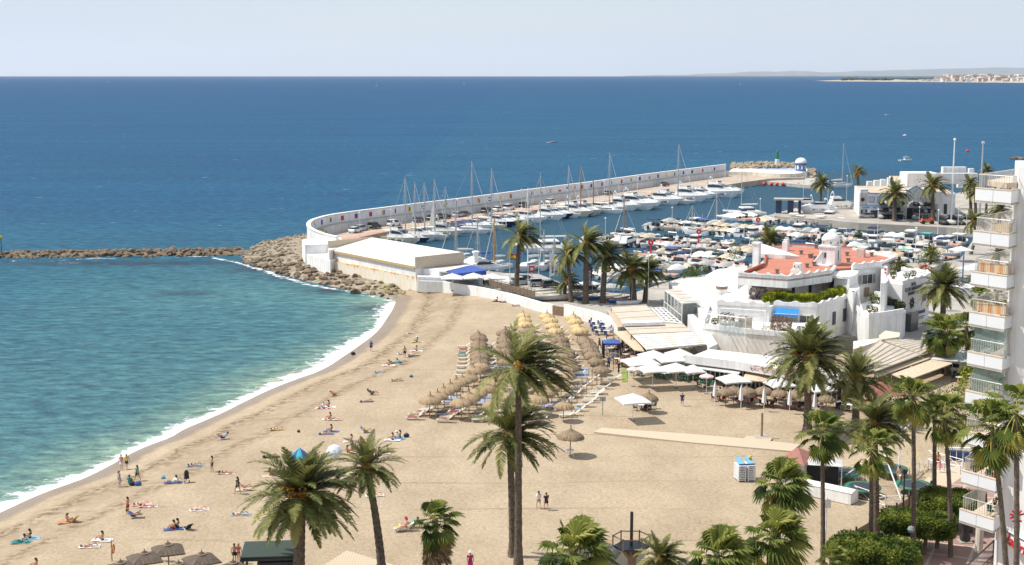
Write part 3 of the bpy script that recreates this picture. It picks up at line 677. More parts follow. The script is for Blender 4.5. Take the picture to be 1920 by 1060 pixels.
mb = MB();ribbon(mb,bw,offs(bw,-.5),1.2,3.3);tag(mb.obj('beach_wall',white),'low white rendered wall between sand and harbour, left of the gate','wall')
BW2 = [(1057,571),(1090,579),(1120,586),(1147,596),(1158,601)]
bw2 = [G(x,y,3.6)for x,y in BW2]
mb = MB();ribbon(mb,bw2,offs(bw2,-.5),1.2,3.6);tag(mb.obj('beach_wall',white),'low white rendered wall running from the gate to the beach restaurant','wall')
p0,p1 = bw[-1],bw2[0]
gt = thing('beach_gate',(p0.x,p0.y,1.6),0,'brown slatted gate in the white beach wall','gate');gt.location = (0,0,0)
mb = MB();n = 12
for i in range(n):q = p0.lerp(p1,(i+.5)/n);mb.box((q.x,q.y,2.4),(.16,.08,1.5),math.atan2(p1.y-p0.y,p1.x-p0.x))
mb.obj('slat',wood,gt);mb = MB();mb.box(((p0.x+p1.x)/2,(p0.y+p1.y)/2,2.4),((p1-p0).length,.05,.2),math.atan2(p1.y-p0.y,p1.x-p0.x));mb.obj('rail',dark,gt)
fe = thing('railing',(0,0,0),0,'dark railing on top of the white beach wall beside the blue canopy','fence');fp_ = []
for px in range(905,1010,7):q = G(px,535+(px-905)*.26,3.3);q.y+=1.2;fp_.append(q);MB().box((q.x,q.y,4.0),(.08,.08,1.5)).obj('post',dark,fe)
mb = MB();mb.tube([q+Vector((0,0,1.4))for q in fp_],.04,5);mb.obj('rail',dark,fe);mb = MB();ribbon(mb,fp_,offs(fp_,.03),3.3,4.5);mb.obj('reed_infill',mat('reed_brown',(.20,.14,.09),.9,.3,2),fe)
def curve_rail(name,L,z,h,par,m,step=.22,rr_=.025,posts=True):
 mb = MB();n = max(2,int(plen(L)/step))
 for i in range(n+1):p,d = interp(L,i/n);mb.box((p.x,p.y,z+h/2),(rr_*1.6,rr_*1.6,h))
 mb.tube([(p.x,p.y,z+h)for p in L],rr_*1.8,5)
 return mb.obj(name,m,par)
cv = thing('canopy',(0,0,0),0,'blue fabric canopy stretched over the terrace beside the boathouse','canopy')
ab = [G(x,y,5.0)for x,y in[(832,502),(888,498),(912,512),(850,514)]]
mb = MB();mb.prism([tuple(p.xy)for p in ab],4.6,[5.0,5.5,5.0,4.7]);mb.obj('fabric',mat('royal_blue_canvas',(.035,.085,.33),.8,.1),cv)
mb = MB();[mb.tube([(p.x,p.y,2),(p.x,p.y,4.65)],.06)for p in ab];mb.obj('post',alu,cv)
tw = thing('terrace_screen',(0,0,0),0,'glass wind screen panels standing behind the white sea wall','fence')
L = [G(x,y,3.3)for x,y in[(822,523),(870,529),(905,536)]]
mb = MB();ribbon(mb,L,offs(L,.05),3.3,4.6);mb.obj('pane',mat('smoked_glass',(.18,.2,.19),.1,.1,.5,alpha=.55),tw);curve_rail('frame',L,3.3,1.35,tw,greym,1.6,.04)
def umbrella(name,w,h,m,label,pole=polew,sides=4,rise=.85,cat='umbrella',group=None,flap=.16):
 t = thing(name,(0,0,0),0,label,cat,group)
 mb = MB();r = w/2*(1.414 if sides==4 else 1);ph = math.pi/4 if sides==4 else 0;vs = [(0,0,h+rise)];n = sides*2
 for i in range(n):
  a = ph+2*math.pi*i/n;k = r if i%2==0 else r*math.cos(math.pi/sides)*.99
  vs.append((k*math.cos(a),k*math.sin(a),h+(0 if i%2==0 else.06)))
 for i in range(n):vs.append((vs[i+1][0]*1.0,vs[i+1][1]*1.0,vs[i+1][2]-flap))
 fs = [(0,1+i,1+(i+1)%n)for i in range(n)]+[(1+i,1+n+i,1+n+(i+1)%n,1+(i+1)%n)for i in range(n)]
 mb.add(vs,fs);mb.obj('canopy',m,t)
 MB().tube([(0,0,0),(0,0,h+rise+.12)],.045).obj('pole',pole,t)
 mb = MB()
 for i in range(0,n,2):p = Vector(vs[i+1]);mb.tube([(0,0,h-.25),(p.x*.55,p.y*.55,h+rise*.4)],.015,4)
 mb.obj('rib',greym,t)
 MB().box((0,0,.06),(.5,.5,.12)).obj('base',greym,t)
 return t
wcan = mat('white_canvas',(.70,.69,.66),.8,.05,trans=.15)
ucan = mat('pinkish_canvas',(.72,.58,.54),.8,.08,trans=.15)
U_white = umbrella('parasol',4.0,2.5,wcan,'white square parasol beside the blue canopy, left one of three')
us = [(848,517),(888,516),(925,517)]
for i,(x,y)in enumerate(us):
 p = G(x,y,4.9);lab = ['white square parasol at the end nearest the boathouse, under the blue canopy edge','white square parasol, middle one of three beside the blue canopy','white square parasol closest to the flagpole, beside the blue canopy'][i]
 if i==0:U_white.location = (p.x,p.y,2);U_white['label'] = lab
 else:dup(U_white,(p.x,p.y,2),.1*i,lab)
px_prism('terrace_base',[(845,521),(925,522),(956,528),(953,519),(900,512)],3.0,1.9,white,None);o = bpy.data.objects['terrace_base'];struct(o,'raised white terrace floor');o.name = 'terrace_pavement'
club = thing('club_building',(0,0,0),0,'large white stepped club building with red flat roof and small domed tower','building')
redroof = mat('red_roof',(.50,.185,.115),.85,.12,.35,col2=(.41,.15,.095))
ZT = 11.0;ZP = 11.5
main_px = [(1384,512),(1477,518.5),(1560,507),(1568,498),(1599,496),(1654,490),(1680,480),(1600,463),(1482,457),(1438,462),(1431,493)]
MB().prism([(*p.xy,)for p in[G(x,y,ZP)for x,y in main_px]],ZT-.3,ZT).obj('roof',redroof,club)
edge = [(1384,524),(1477,532),(1560,519)]
L = [G(x,y,ZP)for x,y in[(1431,493),(1384,512),(1477,518.5),(1560,507),(1568,498)]]
mb = MB();ribbon(mb,L,offs(L,-.35),ZT-1.35,ZP);mb.obj('eave_band',white,club)
parapet('parapet',[(1384,512),(1477,518.5),(1560,507)],ZP,.08,white,club,.32,2.1,amp=.35)
Lb = [G(x,y,ZP)for x,y in[(1599,496),(1654,490),(1680,480),(1600,463),(1482,457),(1438,462),(1431,493)]]
mb = MB();ribbon(mb,Lb,offs(Lb,-.3),ZT-.3,ZT+.4);mb.obj('back_parapet',white,club)
mb = MB();ribbon(mb,Lb[3:],offs(Lb[3:],-.36),ZT+.4,ZT+.5);mb.obj('tile_coping',mat('brick_coping',(.45,.10,.05),.8,.2,3),club)
mb = MB();q0,q1 = G(1394,512,ZP-.1),G(1432,496,ZP-.1);mb.tube([q0,q1],.28,6);mb.obj('tile_coping',mat('brick_coping',(0,0,0)),club)
px_prism('top_floor_wall',[(1402,525),(1478,531),(1556,519),(1575,500),(1440,480),(1415,505)],ZT-1.3,5,whitew,club)
a_,b_ = G(1478,531,ZT-1.3),G(1556,519,ZT-1.3)
for t in(.12,.52):f = door(club,a_,b_,t,7.5,.75,1.6,glass,'arched_window');q,an = on_face(a_,b_,t,9.05,.05);o = MB().lathe([(.45,-.04),(.45,.04)],(0,0,0),14).obj('arch_pane',glass,f,loc=q);o.rotation_euler = (R(90),0,an)
a0,b0 = G(1402,525,ZT-1.3),G(1478,531,ZT-1.3)
q,an = on_face(a0,b0,.5,8.7,.04);MB().box(q,(4.6,.08,1.4),an).obj('shutter_panel',mat('cream_shutter',(.70,.62,.48),.8,.06),club)
hb = [(1338,556),(1443,565),(1450,562),(1531,567),(1597,546),(1597,515),(1480,520),(1385,520)]
hb = [(1345,563),(1443,568),(1451,564),(1531,568),(1597,549),(1597,520),(1480,515),(1400,525)]
TB = 7.5;MB().prism(PG(hb,8.2),2,TB).obj('terrace_block',white,club)
def par2(pts,zpx,z0,h,**k):
 L = [G(x,y,zpx)for x,y in pts];pp = [(960+FPX*p.x/(p.y*math.cos(PITCH)+(CAMZ-z0)*math.sin(PITCH)),530+FPX*((CAMZ-z0)*math.cos(PITCH)-p.y*math.sin(PITCH))/(p.y*math.cos(PITCH)+(CAMZ-z0)*math.sin(PITCH)))for p in L]
 return parapet('terrace_parapet',pp,z0,h,white,club,.3,**k)
par2([(1345,563),(1443,568)],8.2,TB,.6,wavy=2.4);par2([(1451,564),(1531,568),(1597,549)],8.2,TB,.55,wavy=2.6)
hedge = [(1440,558),(1452,552),(1470,553),(1500,557),(1530,556),(1560,549),(1580,542),(1590,536)]
a1,b1 = G(1531,568,8.2),G(1597,549,8.2)
for t in(.5,.8):window(club,a1,b1,t,5.0,1.0,1.9,greym)
a1,b1 = G(1451,564,8.2),G(1531,568,8.2)
aw = thing('awning',(0,0,0),0,'bright blue window awning with white stripe on the club building front','awning')
q,an = on_face(a1,b1,.32,6.75,.7);MB().box(q,(3.6,1.4,.08),an,rx=R(28)).obj('fabric',mat('bright_blue_canvas',(.01,.22,.62),.7,.08),aw)
q,an = on_face(a1,b1,.32,6.27,1.33);MB().box(q,(3.6,.05,.35),an).obj('valance',mat('bright_blue_canvas',(0,0,0)),aw);q.z = 6.47;MB().box(q,(3.6,.07,.07),an).obj('stripe',polew,aw)
door(club,a1,b1,.42,4.3,1.9,2.1,mat('beige_curtain',(.50,.44,.35),.8,.1))
window(club,a1,b1,.78,5.5,1.9,1.2,tan)
a6,b6 = G(1322,590,7.5),G(1345,600,7.5)
l1 = [(1318,616),(1400,626),(1476,632),(1532,634),(1540,612),(1530,580),(1340,575)]
px_prism('first_terrace',l1,5.2,2,whitew,club)
parapet('terrace_parapet',[(1330,578),(1318,616),(1400,626),(1476,632),(1534,634)],5.2,.75,white,club,.3)
a1,b1 = G(1318,616,5.2),G(1476,632,5.2)
door(club,a1,b1,.28,2.2,2.9,2.4,mat('cream_shutter',(0,0,0)),'shutter_door')
f = window(club,a1,b1,.70,4.2,1.6,.8,tan)
door(club,a1,b1,1.0,2.2,2.6,2.2,mat('grey_shutter',(.5,.5,.49),.8,.06),'shutter_door')
for t_,w_ in((.12,1.3),(.52,1.0),(.86,1.2)):window(club,a1,b1,t_,4.0 if t_>.5 else 3.6,w_,.9,wood)
px_prism('swoosh_wall',[(1254,531),(1263,527),(1298,547),(1350,586),(1342,596),(1322,590)],5.3,2,white,club)
px_prism('swoosh_wall',[(1287,585),(1294,583),(1322,610),(1345,645),(1330,652),(1305,624)],4.4,1.8,white,club)
px_prism('left_terrace',[(1262,527),(1325,514),(1395,535),(1402,560),(1352,592),(1330,578)],5.4,2,cream,club)
px_prism('side_wing',[(1322,517),(1384,524),(1400,516),(1400,500),(1345,505)],7.9,5,white,club)
px_prism('side_wing_roof',[(1330,516),(1382,521),(1392,513),(1350,508)],7.96,7.9,cream,club)
px_prism('pilaster',[(1367,500),(1367,507),(1384,509),(1384,501)],9.6,5,white,club)
px_prism('round_wall',[(1352,556),(1385,560),(1402,548),(1396,535),(1376,540)],6.6,5,white,club,3)
q = G(1353,562,5.4);MB().lathe([(.95,0),(.95,1.7),(.85,1.75),(.85,2.3)],q,14).obj('round_chimney',white,club);MB().lathe([(.98,1.85),(.98,2.25)],q,14).obj('chimney_cap',mat('brown_band',(.25,.17,.11),.9),club)
parapet('terrace_parapet',[(1300,556),(1330,562),(1352,566)],5.4,1.0,white,club,.3)
parapet('terrace_parapet',[(1300,572),(1345,582),(1400,580)],5.4,1.3,white,club,.3)
def block(nm,px,py,z,w,d,h,par,m,rz=-.55,taper=1):
 q = G(px,py,z);MB().box((q.x,q.y,z+h/2),(w,d,h),rz,taper=taper).obj(nm,m,par);return q
q = block('chimney',1418,512,8.5,1.1,1.1,5.0,club,white);MB().box((q.x,q.y,13.65),(1.4,1.4,.3),-.55).obj('chimney_cap',white,club)
q = block('chimney',1473,470,ZT,1.0,1.0,1.6,club,white);MB().box((q.x,q.y,ZT+1.75),(.7,.7,.5),-.55).obj('chimney_cap',white,club)
q = block('roof_house',1494,517,ZT,1.7,1.2,1.0,club,white);MB().box((q.x+.1,q.y,ZT+1.5),(1.3,1.0,1.0),-.55,taper=.9).obj('roof_house_top',white,club)
mb = MB();d_ = Vector((math.cos(-.55),math.sin(-.55),0));[mb.box(q+d_*x+Vector((-.2,-.52,1.5)),(.12,.1,.3),-.55)for x in(-.3,.3)];mb.obj('slot',dark,club)
a = [G(x,y,ZT)for x,y in[(1427,483),(1472,486),(1500,484),(1426,473)]]
MB().prism([tuple(p.xy)for p in a],ZT,[ZT+.7,ZT+.7,ZT+.3,ZT+1.6]).obj('skylight',white,club)
rr = random.Random(4)
for(x,y)in[(1502,477),(1518,484),(1521,483),(1528,488),(1513,502),(1526,499),(1457,513),(1530,466),(1588,480),(1590,492),(1613,476),(1634,481)]:
 q = G(x,y,ZT);v_ = MB();v_.box((q.x,q.y,ZT+.3),(.5,.5,.6));vo_ = v_.obj('roof_vent',greym,club);MB().box((q.x,q.y,ZT+.66),(.75,.75,.1)).obj('cowl',wood,vo_)
block('roof_box',1614,482,ZT,1.3,1.0,1.4,club,mat('pinkish_render',(.62,.48,.42),.9))
block('roof_slab',1545,499,ZT,2.2,1.4,.25,club,white)
tp = [(1541,464),(1576,464),(1588,457),(1553,456)]
tw_ = thing('tower_tmp',(0,0,0));bpy.data.objects.remove(tw_)
TZ = 14.0
c0 = G(1541,464,TZ);c1 = G(1573,465,TZ);dirx = (c1-c0).normalized();diry = Vector((-dirx.y,dirx.x,0));
w1_ = (c1-c0).length*.98;d1_ = 3.4;qc = c0+dirx*w1_/2+diry*d1_/2;an = math.atan2(dirx.y,dirx.x)-.28
MB().box((qc.x,qc.y,(TZ+ZT)/2),(w1_,d1_,TZ-ZT),an).obj('tower_wall',mat('pale_pink_white',(.78,.73,.71),.85,.05),club)
MB().box((qc.x,qc.y,TZ+.12),(w1_+.3,d1_+.3,.25),an).obj('tower_cornice',white,club)
MB().lathe([(1.45,TZ+.25),(1.45,TZ+1.0),(1.55,TZ+1.08),(1.4,TZ+1.5),(1.05,TZ+1.95),(.55,TZ+2.25),(.1,TZ+2.35)],(qc.x,qc.y,0),18).obj('dome',white,club,True)
mb = MB();[mb.box((qc.x+1.45*math.cos(t),qc.y+1.45*math.sin(t),TZ+.7),(.1,.16,.3),t)for t in[i*.9 for i in range(7)]];mb.obj('slot',dark,club)
MB().prism([(qc.x-3.1+.0,qc.y-1),(qc.x-1.6,qc.y-1.3),(qc.x-1.6,qc.y-.9),(qc.x-3.1,qc.y-.7)],ZT,[ZT+.3,ZT+2.4,ZT+2.4,ZT+.3]).obj('buttress',white,club)
q,a3 = Vector((qc.x,qc.y,0)),an
px_prism('tower_window_tmp',[(0,600),(1,600),(1,601)],1,.5,dark,club);bpy.data.objects.remove(bpy.data.objects['tower_window_tmp'])
dx = Vector((math.cos(an),math.sin(an),0));dy = Vector((-dx.y,dx.x,0))
MB().box(qc*Vector((1,1,0))+Vector((0,0,12.7))-dx*.3-dy*(d1_/2+.02),(.3,.06,.9),an).obj('tower_window',dark,club)
MB().box(qc*Vector((1,1,0))+Vector((0,0,12.6))+dx*(w1_/2+.02),(.06,.3,1.6),an).obj('tower_window',dark,club)
ZR = ZP
rb = [(1599,496),(1655,490),(1684,484),(1640,470),(1590,486)]
MB().prism(PG([(1599,496.5),(1654,490.5),(1668,481),(1590,486)],ZP),2,ZT-.31).obj('high_block',white,club)
L = [G(x,y,ZP)for x,y in[(1599,497),(1654,491)]];mb = MB();ribbon(mb,L,offs(L,-.3),ZT-.32,ZP);mb.obj('front_parapet',white,club)
parapet('parapet',[(1599,497),(1654,491)],ZP,.08,white,club,.3,2.2)
a2,b2 = G(1599,497,ZR),G(1654,491,ZR)
f = window(club,a2,b2,.50,8.9,2.3,1.5)
for t in(.27,.75):
 q,an = on_face(a2,b2,t,8.9,.04);MB().box(q,(.35,.08,1.5),an).obj('shutter',greym,club)
door(club,a2,b2,.52,6.0,1.0,1.5,wood)
px_prism('stair_tower',[(1564,520),(1592,524),(1608,515),(1605,500),(1580,498)],10.2,2,white,club)
px_prism('stair_tower_cap',[(1558,516),(1592,519),(1608,512),(1604,504),(1562,508)],10.6,10.2,white,club,3)
px_prism('flared_buttress',[(1592,545),(1600,548),(1612,540),(1608,528),(1594,532)],8.8,2,white,club)
mb = MB();q0,q1 = G(1600,548,8.8),G(1636,640,2);n_ = Vector((.5,.35,0));mb.add([(q0.x,q0.y,8.8),(q0.x+.9,q0.y+1.4,8.8),(q1.x,q1.y,2),(q0.x,q0.y,2),(q0.x-.6,q0.y+1,8.8),(q1.x-.5,q1.y+2.5,2),(q0.x-.6,q0.y+2.5,2)],[(0,3,2,1),(1,2,5),(0,1,4),(3,0,4,6),(2,3,6,5),(1,5,6,4)]);mb.obj('flared_foot',white,club)
ZW = 9.9
wing = [(1655,529),(1692,534),(1744,521),(1738,514),(1690,509),(1652,520)]
px_prism('wing',wing,ZW-.35,2,mat('wing_white',(.78,.76,.76),.85,.05,.6,.01,6),club)
parapet('parapet',[(1655,528),(1692,533),(1744,520),(1738,513),(1690,508)],ZW-.35,.55,white,club,.3,2.4,amp=.2)
px_prism('slope_wall',[(1652,497),(1654,500),(1665,526),(1660,531),(1652,531)],10.4,2,white,club)
a2,b2 = G(1692,534,ZW-.35),G(1744,521,ZW-.35)
window(club,a2,b2,.80,6.9,1.3,1.7,tan)
a3,b3 = G(1655,529,ZW-.35),G(1692,534,ZW-.35)
window(club,a3,b3,.5,6.3,2.2,1.6,tan)
lett = mat('dark_lettering',(.05,.055,.08),.6,.05)
def text(par,s,size,m,pos,an,shear=0,ext=.02,name='lettering',align='CENTER'):
 cu = bpy.data.curves.new(name,'FONT');cu.body = s;cu.size = size;cu.extrude = ext;cu.align_x = align;cu.align_y = 'CENTER';cu.shear = shear;cu.resolution_u = 2;cu.offset = .012*size
 t = bpy.data.objects.new(name,cu);COL.objects.link(t);dg = bpy.context.evaluated_depsgraph_get();me = bpy.data.meshes.new_from_object(t.evaluated_get(dg));bpy.data.objects.remove(t)
 me.materials.clear();me.materials.append(m);o = link(name,me,par,pos);o.rotation_euler = (R(90),0,an);return o
for s,t,z,sz in(('REAL',.40,9.2,.75),('CLUB MARITIMO',.40,8.5,.82),('MARBELLA',.40,7.8,.8)):
 q,an = on_face(a2,b2,t,z,.05);text(club,s,sz,lett,q,an)
q,an = on_face(a2,b2,.36,6.2,.06);mb = MB();dx = Vector((math.cos(an),math.sin(an),0))
for k in range(8):
 t = k*math.pi/4;c_,s_ = math.cos(t),math.sin(t);mb.tube([q+dx*c_*.2+Vector((0,0,s_*.2)),q+dx*c_*.95+Vector((0,0,s_*.95))],.08,5)
mb.tube([q+dx*.6*math.cos(t*math.pi/8)+Vector((0,0,.6*math.sin(t*math.pi/8)))for t in range(17)],.09,5);mb.obj('wheel_emblem',lett,club)
q,an = on_face(a2,b2,.66,4.4,.05);text(club,'Cafetería',1.0,lett,q,an,.4)
q,an = on_face(a2,b2,.66,3.6,.05);mb = MB();mb.box(q,(3.6,.03,.12),an);q.z = 3.3;mb.box(q,(3.0,.03,.1),an);mb.obj('underline',lett,club)
q,an = on_face(a2,b2,.25,3.4,.6);MB().box(q,(2.6,1.1,2.8),an).obj('porch',mat('porch_glass',(.10,.11,.12),.15,.1,.6),club)
sg = thing('vertical_sign',(0,0,0),0,'small white sign with red characters on the side of the club wing','sign');q = G(1661,513,10.4);MB().box(q,(.12,.8,2.4),.3).obj('board',white,sg)
mb = MB();[mb.box(q+Vector((-.1,-.05,z)),(.08,.5,.35),.3)for z in(.7,.1,-.5)];mb.obj('character',mat('sign_red',(.55,.02,.06),.6),sg)
ct = [(1607,583),(1613,591),(1630,596),(1652,594),(1694,587),(1694,568),(1655,560),(1615,570)]
px_prism('curved_terrace',ct,6.0,1.6,white,club,3)
parapet('terrace_parapet',[(1607,581),(1612,590),(1630,596),(1652,594),(1694,587)],6.0,.7,white,club,.3)
en = thing('plant_enclosure',(0,0,0),0,'cream panelled box enclosure against the foot of the club building','enclosure')
px_prism('box',[(1648,629),(1652,637),(1686,632),(1688,624),(1660,620)],4.2,1.6,mat('cream_panel',(.60,.52,.42),.85,.06),en)
a4,b4 = G(1652,637,4.2),G(1686,632,4.2)
for k in range(5):q,an = on_face(a4,b4,k/4,3.0,.02);MB().box(q,(.1,.1,2.4),an).obj('post',white,en)
q,an = on_face(a3,b3,-.1,7.6,.5);acu = thing('air_conditioner',q,an,'grey air conditioner box on the club wall beside the wing','air conditioner');MB().box((0,0,0),(1.2,.6,.8)).obj('case',mat('ac_grey',(.6,.6,.58),.6),acu);MB().lathe([(.3,-.32),(.3,-.31)],n=12).obj('fan',dark,acu).rotation_euler = (R(90),0,0)
cs = thing('glazed_pergola',(0,0,0),0,'white pergola frame with glass panels on the club terrace','pergola')
cp = [G(x,y,8.3)for x,y in[(1322,588),(1398,597),(1432,590),(1436,583),(1350,578)]]
mb = MB()
for p in cp:mb.tube([(p.x,p.y,5.2),(p.x,p.y,8.3)],.07,4)
for a,b_ in zip(cp,cp[1:]+cp[:1]):mb.tube([a,b_],.07,4)
for k in range(9):mb.tube([cp[0].lerp(cp[1],k/8),cp[4].lerp(cp[3],k/8)],.05,4)
mb.obj('frame',polew,cs);
mb = MB();
for k in range(5):q = cp[0].lerp(cp[1],.45+k*.11);mb.box((q.x,q.y+.1,6.6),(1.1,.03,2.2),-.6)
mb.obj('pane',mat('clear_glass',(.55,.62,.6),.05,.1,.5,alpha=.25),cs)
q,an = on_face(cp[4],cp[3],.55,6.3,-.4);MB().box(q,(2.0,.1,2.1),an).obj('curtain',mat('beige_curtain',(0,0,0)),cs)
rs = thing('beach_restaurant',(0,0,0),0,'long low white restaurant with glass front under the club terrace','restaurant')
ra = [(1286,672),(1380,684),(1455,697),(1500,703),(1580,712),(1590,690),(1480,672),(1330,655)]
px_prism('roof',ra,4.7,4.3,whitew,rs)
L = [G(x,y,4.7)for x,y in[(1286,672),(1380,684),(1455,697),(1500,703),(1580,712)]]
mb = MB();ribbon(mb,L,offs(L,.2),4.1,5.2);mb.obj('fascia',white,rs)
Lw = offs(L,-2.0)
mb = MB();ribbon(mb,Lw,offs(Lw,-.15),1.7,4.3);mb.obj('glass_front',glass,rs)
mb = MB()
for k in range(34):p,d = interp(Lw,k/33);mb.box((p.x,p.y-.15,3),(.14,.1,2.6))
mb.obj('mullion',polew,rs)
def awning(name,pts,z0,z1,m,label,post=True,slats=0):
 t = thing(name,(0,0,0),0,label,'awning' if 'awning' in label else 'canopy')
 P = PG(pts,(z0+z1)/2);n = len(pts)
 zz = [z0 if i<n/2 else z1 for i in range(n)]
 a = sum(P[i][0]*P[(i+1)%n][1]-P[(i+1)%n][0]*P[i][1]for i in range(n))
 mb = MB();mb.add([(P[i][0],P[i][1],zz[i])for i in range(n)]+[(P[i][0],P[i][1],zz[i]-.12)for i in range(n)],[tuple(range(n)),tuple(range(n,2*n))[::-1]]+[(i,(i+1)%n,n+(i+1)%n,n+i)for i in range(n)]);mb.obj('fabric',m,t)
 mb = MB();[mb.tube([(P[i][0],P[i][1],1.7),(P[i][0],P[i][1],zz[i]-.1)],.06,4)for i in range(n)];mb.obj('post',greym,t)
 if slats:
  mb = MB();A,Bb = Vector((*P[0],zz[0])),Vector((*P[1],zz[1]));C,D_ = Vector((*P[2],zz[2])),Vector((*P[3],zz[3]))
  for k in range(slats+1):mb.tube([A.lerp(D_,k/slats)+Vector((0,0,.05)),Bb.lerp(C,k/slats)+Vector((0,0,.05))],.07,4)
  mb.obj('batten',mat('cream_batten',(.70,.63,.52),.8),t)
 return t
awning('awning',[(1290,684),(1385,697),(1400,690),(1300,676)],3.7,4.3,wcan,'white fabric awning along the left half of the restaurant front')
awning('awning',[(1392,706),(1452,712),(1462,700),(1405,690)],3.4,4.2,tan,'tan fabric awning in the middle of the restaurant front')
beige = mat('beige_retractable',(.55,.46,.37),.9,.08,.6)
awning('pergola_roof',[(1168,608),(1243,603),(1212,573),(1146,577)],4.9,5.0,beige,'large beige retractable canopy of the left beach restaurant, row nearest the palms',slats=3)
px_prism('step_tmp',[(1170,602),(1243,601),(1243,604),(1170,606)],5.4,4.9,white);o = bpy.data.objects['step_tmp'];o.name = 'roof_beam';tag(o,'white step beam between the beige restaurant canopies','beam')
awning('pergola_roof',[(1183,626),(1296,621),(1280,607),(1168,610)],4.7,4.8,beige,'beige gravel coloured canopy strip in the middle of the left restaurant',slats=2)
awning('pergola_roof',[(1213,655),(1324,645),(1300,624),(1184,627)],4.5,4.6,mat('white_louver',(.80,.77,.72),.8,.05),'white louvered pergola roof with thin ribs over the left restaurant terrace',slats=7)
pg = thing('open_pergola',(0,0,0),0,'open white pergola beams over a dark terrace','pergola')
A,Bb,C,D_ = [G(x,y,5.0)for x,y in[(1246,603),(1278,606),(1245,578),(1222,578)]]
mb = MB();[mb.tube([A.lerp(D_,k/6),Bb.lerp(C,k/6)],.08,4)for k in range(7)];[mb.tube([A.lerp(Bb,k/3),D_.lerp(C,k/3)],.1,4)for k in range(4)];[mb.tube([p,Vector((p.x,p.y,2))],.07,4)for p in(A,Bb,C,D_)];mb.obj('beam',polew,pg)
awning('awning',[(1160,610),(1171,609),(1150,586),(1140,588)],3.6,4.2,tan,'narrow tan awning beside the white beach wall end')
awning('awning',[(1190,652),(1208,654),(1186,624),(1150,626)],3.5,4.2,tan,'wide tan awning beside the blue beach tent')
gp = thing('glazed_pavilion',(0,0,0),0,'glass walled pavilion with cream roof blinds beside the white swoosh wall','pavilion')
A,Bb,C,D_ = [G(x,y,6.2)for x,y in[(1279,569),(1306,567),(1276,542),(1246,544)]]
MB().prism([tuple(p.xy)for p in(A,Bb,C,D_)],6.1,6.25).obj('roof',polew,gp)
mb = MB()
for k in range(4):p = A.lerp(D_,(k+.5)/4);q = Bb.lerp(C,(k+.5)/4);c = (p+q)/2;mb.box((c.x,c.y,6.3),((q-p).length*.82,(A-D_).length/4*.7,.05),math.atan2((q-p).y,(q-p).x))
mb.obj('blind',beige,gp)
mb = MB();ribbon(mb,[D_,A,Bb],offs([D_,A,Bb],-.06),2.2,6.0);mb.obj('pane',mat('smoked_glass',(0,0,0)),gp)
mb = MB();[mb.tube([D_.lerp(A,k/5)*Vector((1,1,0))+Vector((0,0,2)),D_.lerp(A,k/5)*Vector((1,1,0))+Vector((0,0,6.1))],.09,4)for k in range(6)];mb.tube([D_-Vector((0,0,2)),A-Vector((0,0,2))],.06,4);mb.obj('frame',polew,gp)
px_prism('pavilion_wall',[(1276,584),(1330,592),(1345,570),(1310,558)],4.4,2,mat('pale_grey_render',(.62,.63,.62),.85,.06),gp)
rp = [('pergola_roof',[(1608,699),(1722,660),(1745,645),(1655,638),(1600,672)],4.3,4.4,mat('grey_beige_slats',(.50,.43,.35),.9,.1,.5),'large slatted beige pergola roof right of the club building')]
awning('pergola_roof',[(1642,695),(1727,664),(1648,640),(1595,684)],4.3,4.5,mat('grey_beige_slats',(.50,.43,.35),.9,.1,.5),'large slatted beige pergola roof right of the club building',slats=7)
awning('pergola_roof',[(1728,663),(1768,645),(1705,638),(1660,640)],4.4,4.5,mat('grey_beige_slats',(0,0,0)),'smaller slatted pergola roof next to the service wall',slats=8)
awning('awning',[(1645,705),(1770,662),(1762,657),(1640,697)],3.7,3.9,tan,'long narrow tan awning in front of the slatted pergola')
awning('awning',[(1700,712),(1786,680),(1760,671),(1672,703)],3.7,3.9,tan,'wide tan awning over the tables right of the slatted pergola')
awning('awning',[(1745,672),(1850,680),(1850,660),(1768,656)],4.0,4.2,wcan,'pale white canopy behind the double fan palms')
px_prism('service_wall',[(1742,655),(1764,648),(1758,640),(1740,640)],4.5,1.7,cream);o = bpy.data.objects['service_wall'];tag(o,'cream service wall beside the slatted pergola roofs','wall')
px_prism('garden_wall',[(1600,655),(1648,640),(1652,634),(1600,640)],3.6,1.7,cream);o = bpy.data.objects['garden_wall'];tag(o,'rounded cream garden wall at the foot of the club building','wall')
hbz = 2.0
hbld = thing('harbour_building',(0,0,0),0,'white harbour building with blue trim and arched boat hall','building')
bt = mat('blue_trim',(.12,.30,.58),.7,.08)
A = G(1613,409,2);Bq = G(1797,415,2)
def hp2(px,py,z):return G(px,py,z)
front_y0 = A.y
def FR(px,z,off=0):
 "front facade plane: line from (1613,409) to (1795,412)"
 best = None;lo,hi = 0,1
 a = A;b_ = G(1790,411,2);d = ray(px,400)
 t = (a.x*(b_.y-a.y)-a.y*(b_.x-a.x))/(d.x*(b_.y-a.y)-d.y*(b_.x-a.x))
 return Vector((d.x*t,d.y*t+off,z))
def fbox(nm,x0,x1,z0,z1,m,off=-.06,th=.12,par=hbld):
 p,q = FR(x0,z0),FR(x1,z0);c = (p+q)/2;return MB().box((c.x,c.y+off,(z0+z1)/2),((q-p).length,th,z1-z0),math.atan2(q.y-p.y,q.x-p.x)).obj(nm,m,par)
def hprism(nm,x0,x1,dep,z1,m,z0=2,o=0):
 p,q = FR(x0,0),FR(x1,0);return MB().prism([(p.x,p.y+o),(q.x,q.y+o),(q.x+dep*.18,q.y+dep),(p.x+dep*.18,p.y+dep)],z0,z1).obj(nm,m,hbld)
hprism('office_wall',1612,1701,26,9.0,white);hprism('hall_wall',1701,1770,60,9.6,white);hprism('side_wall',1770,1790,62,9.0,white)
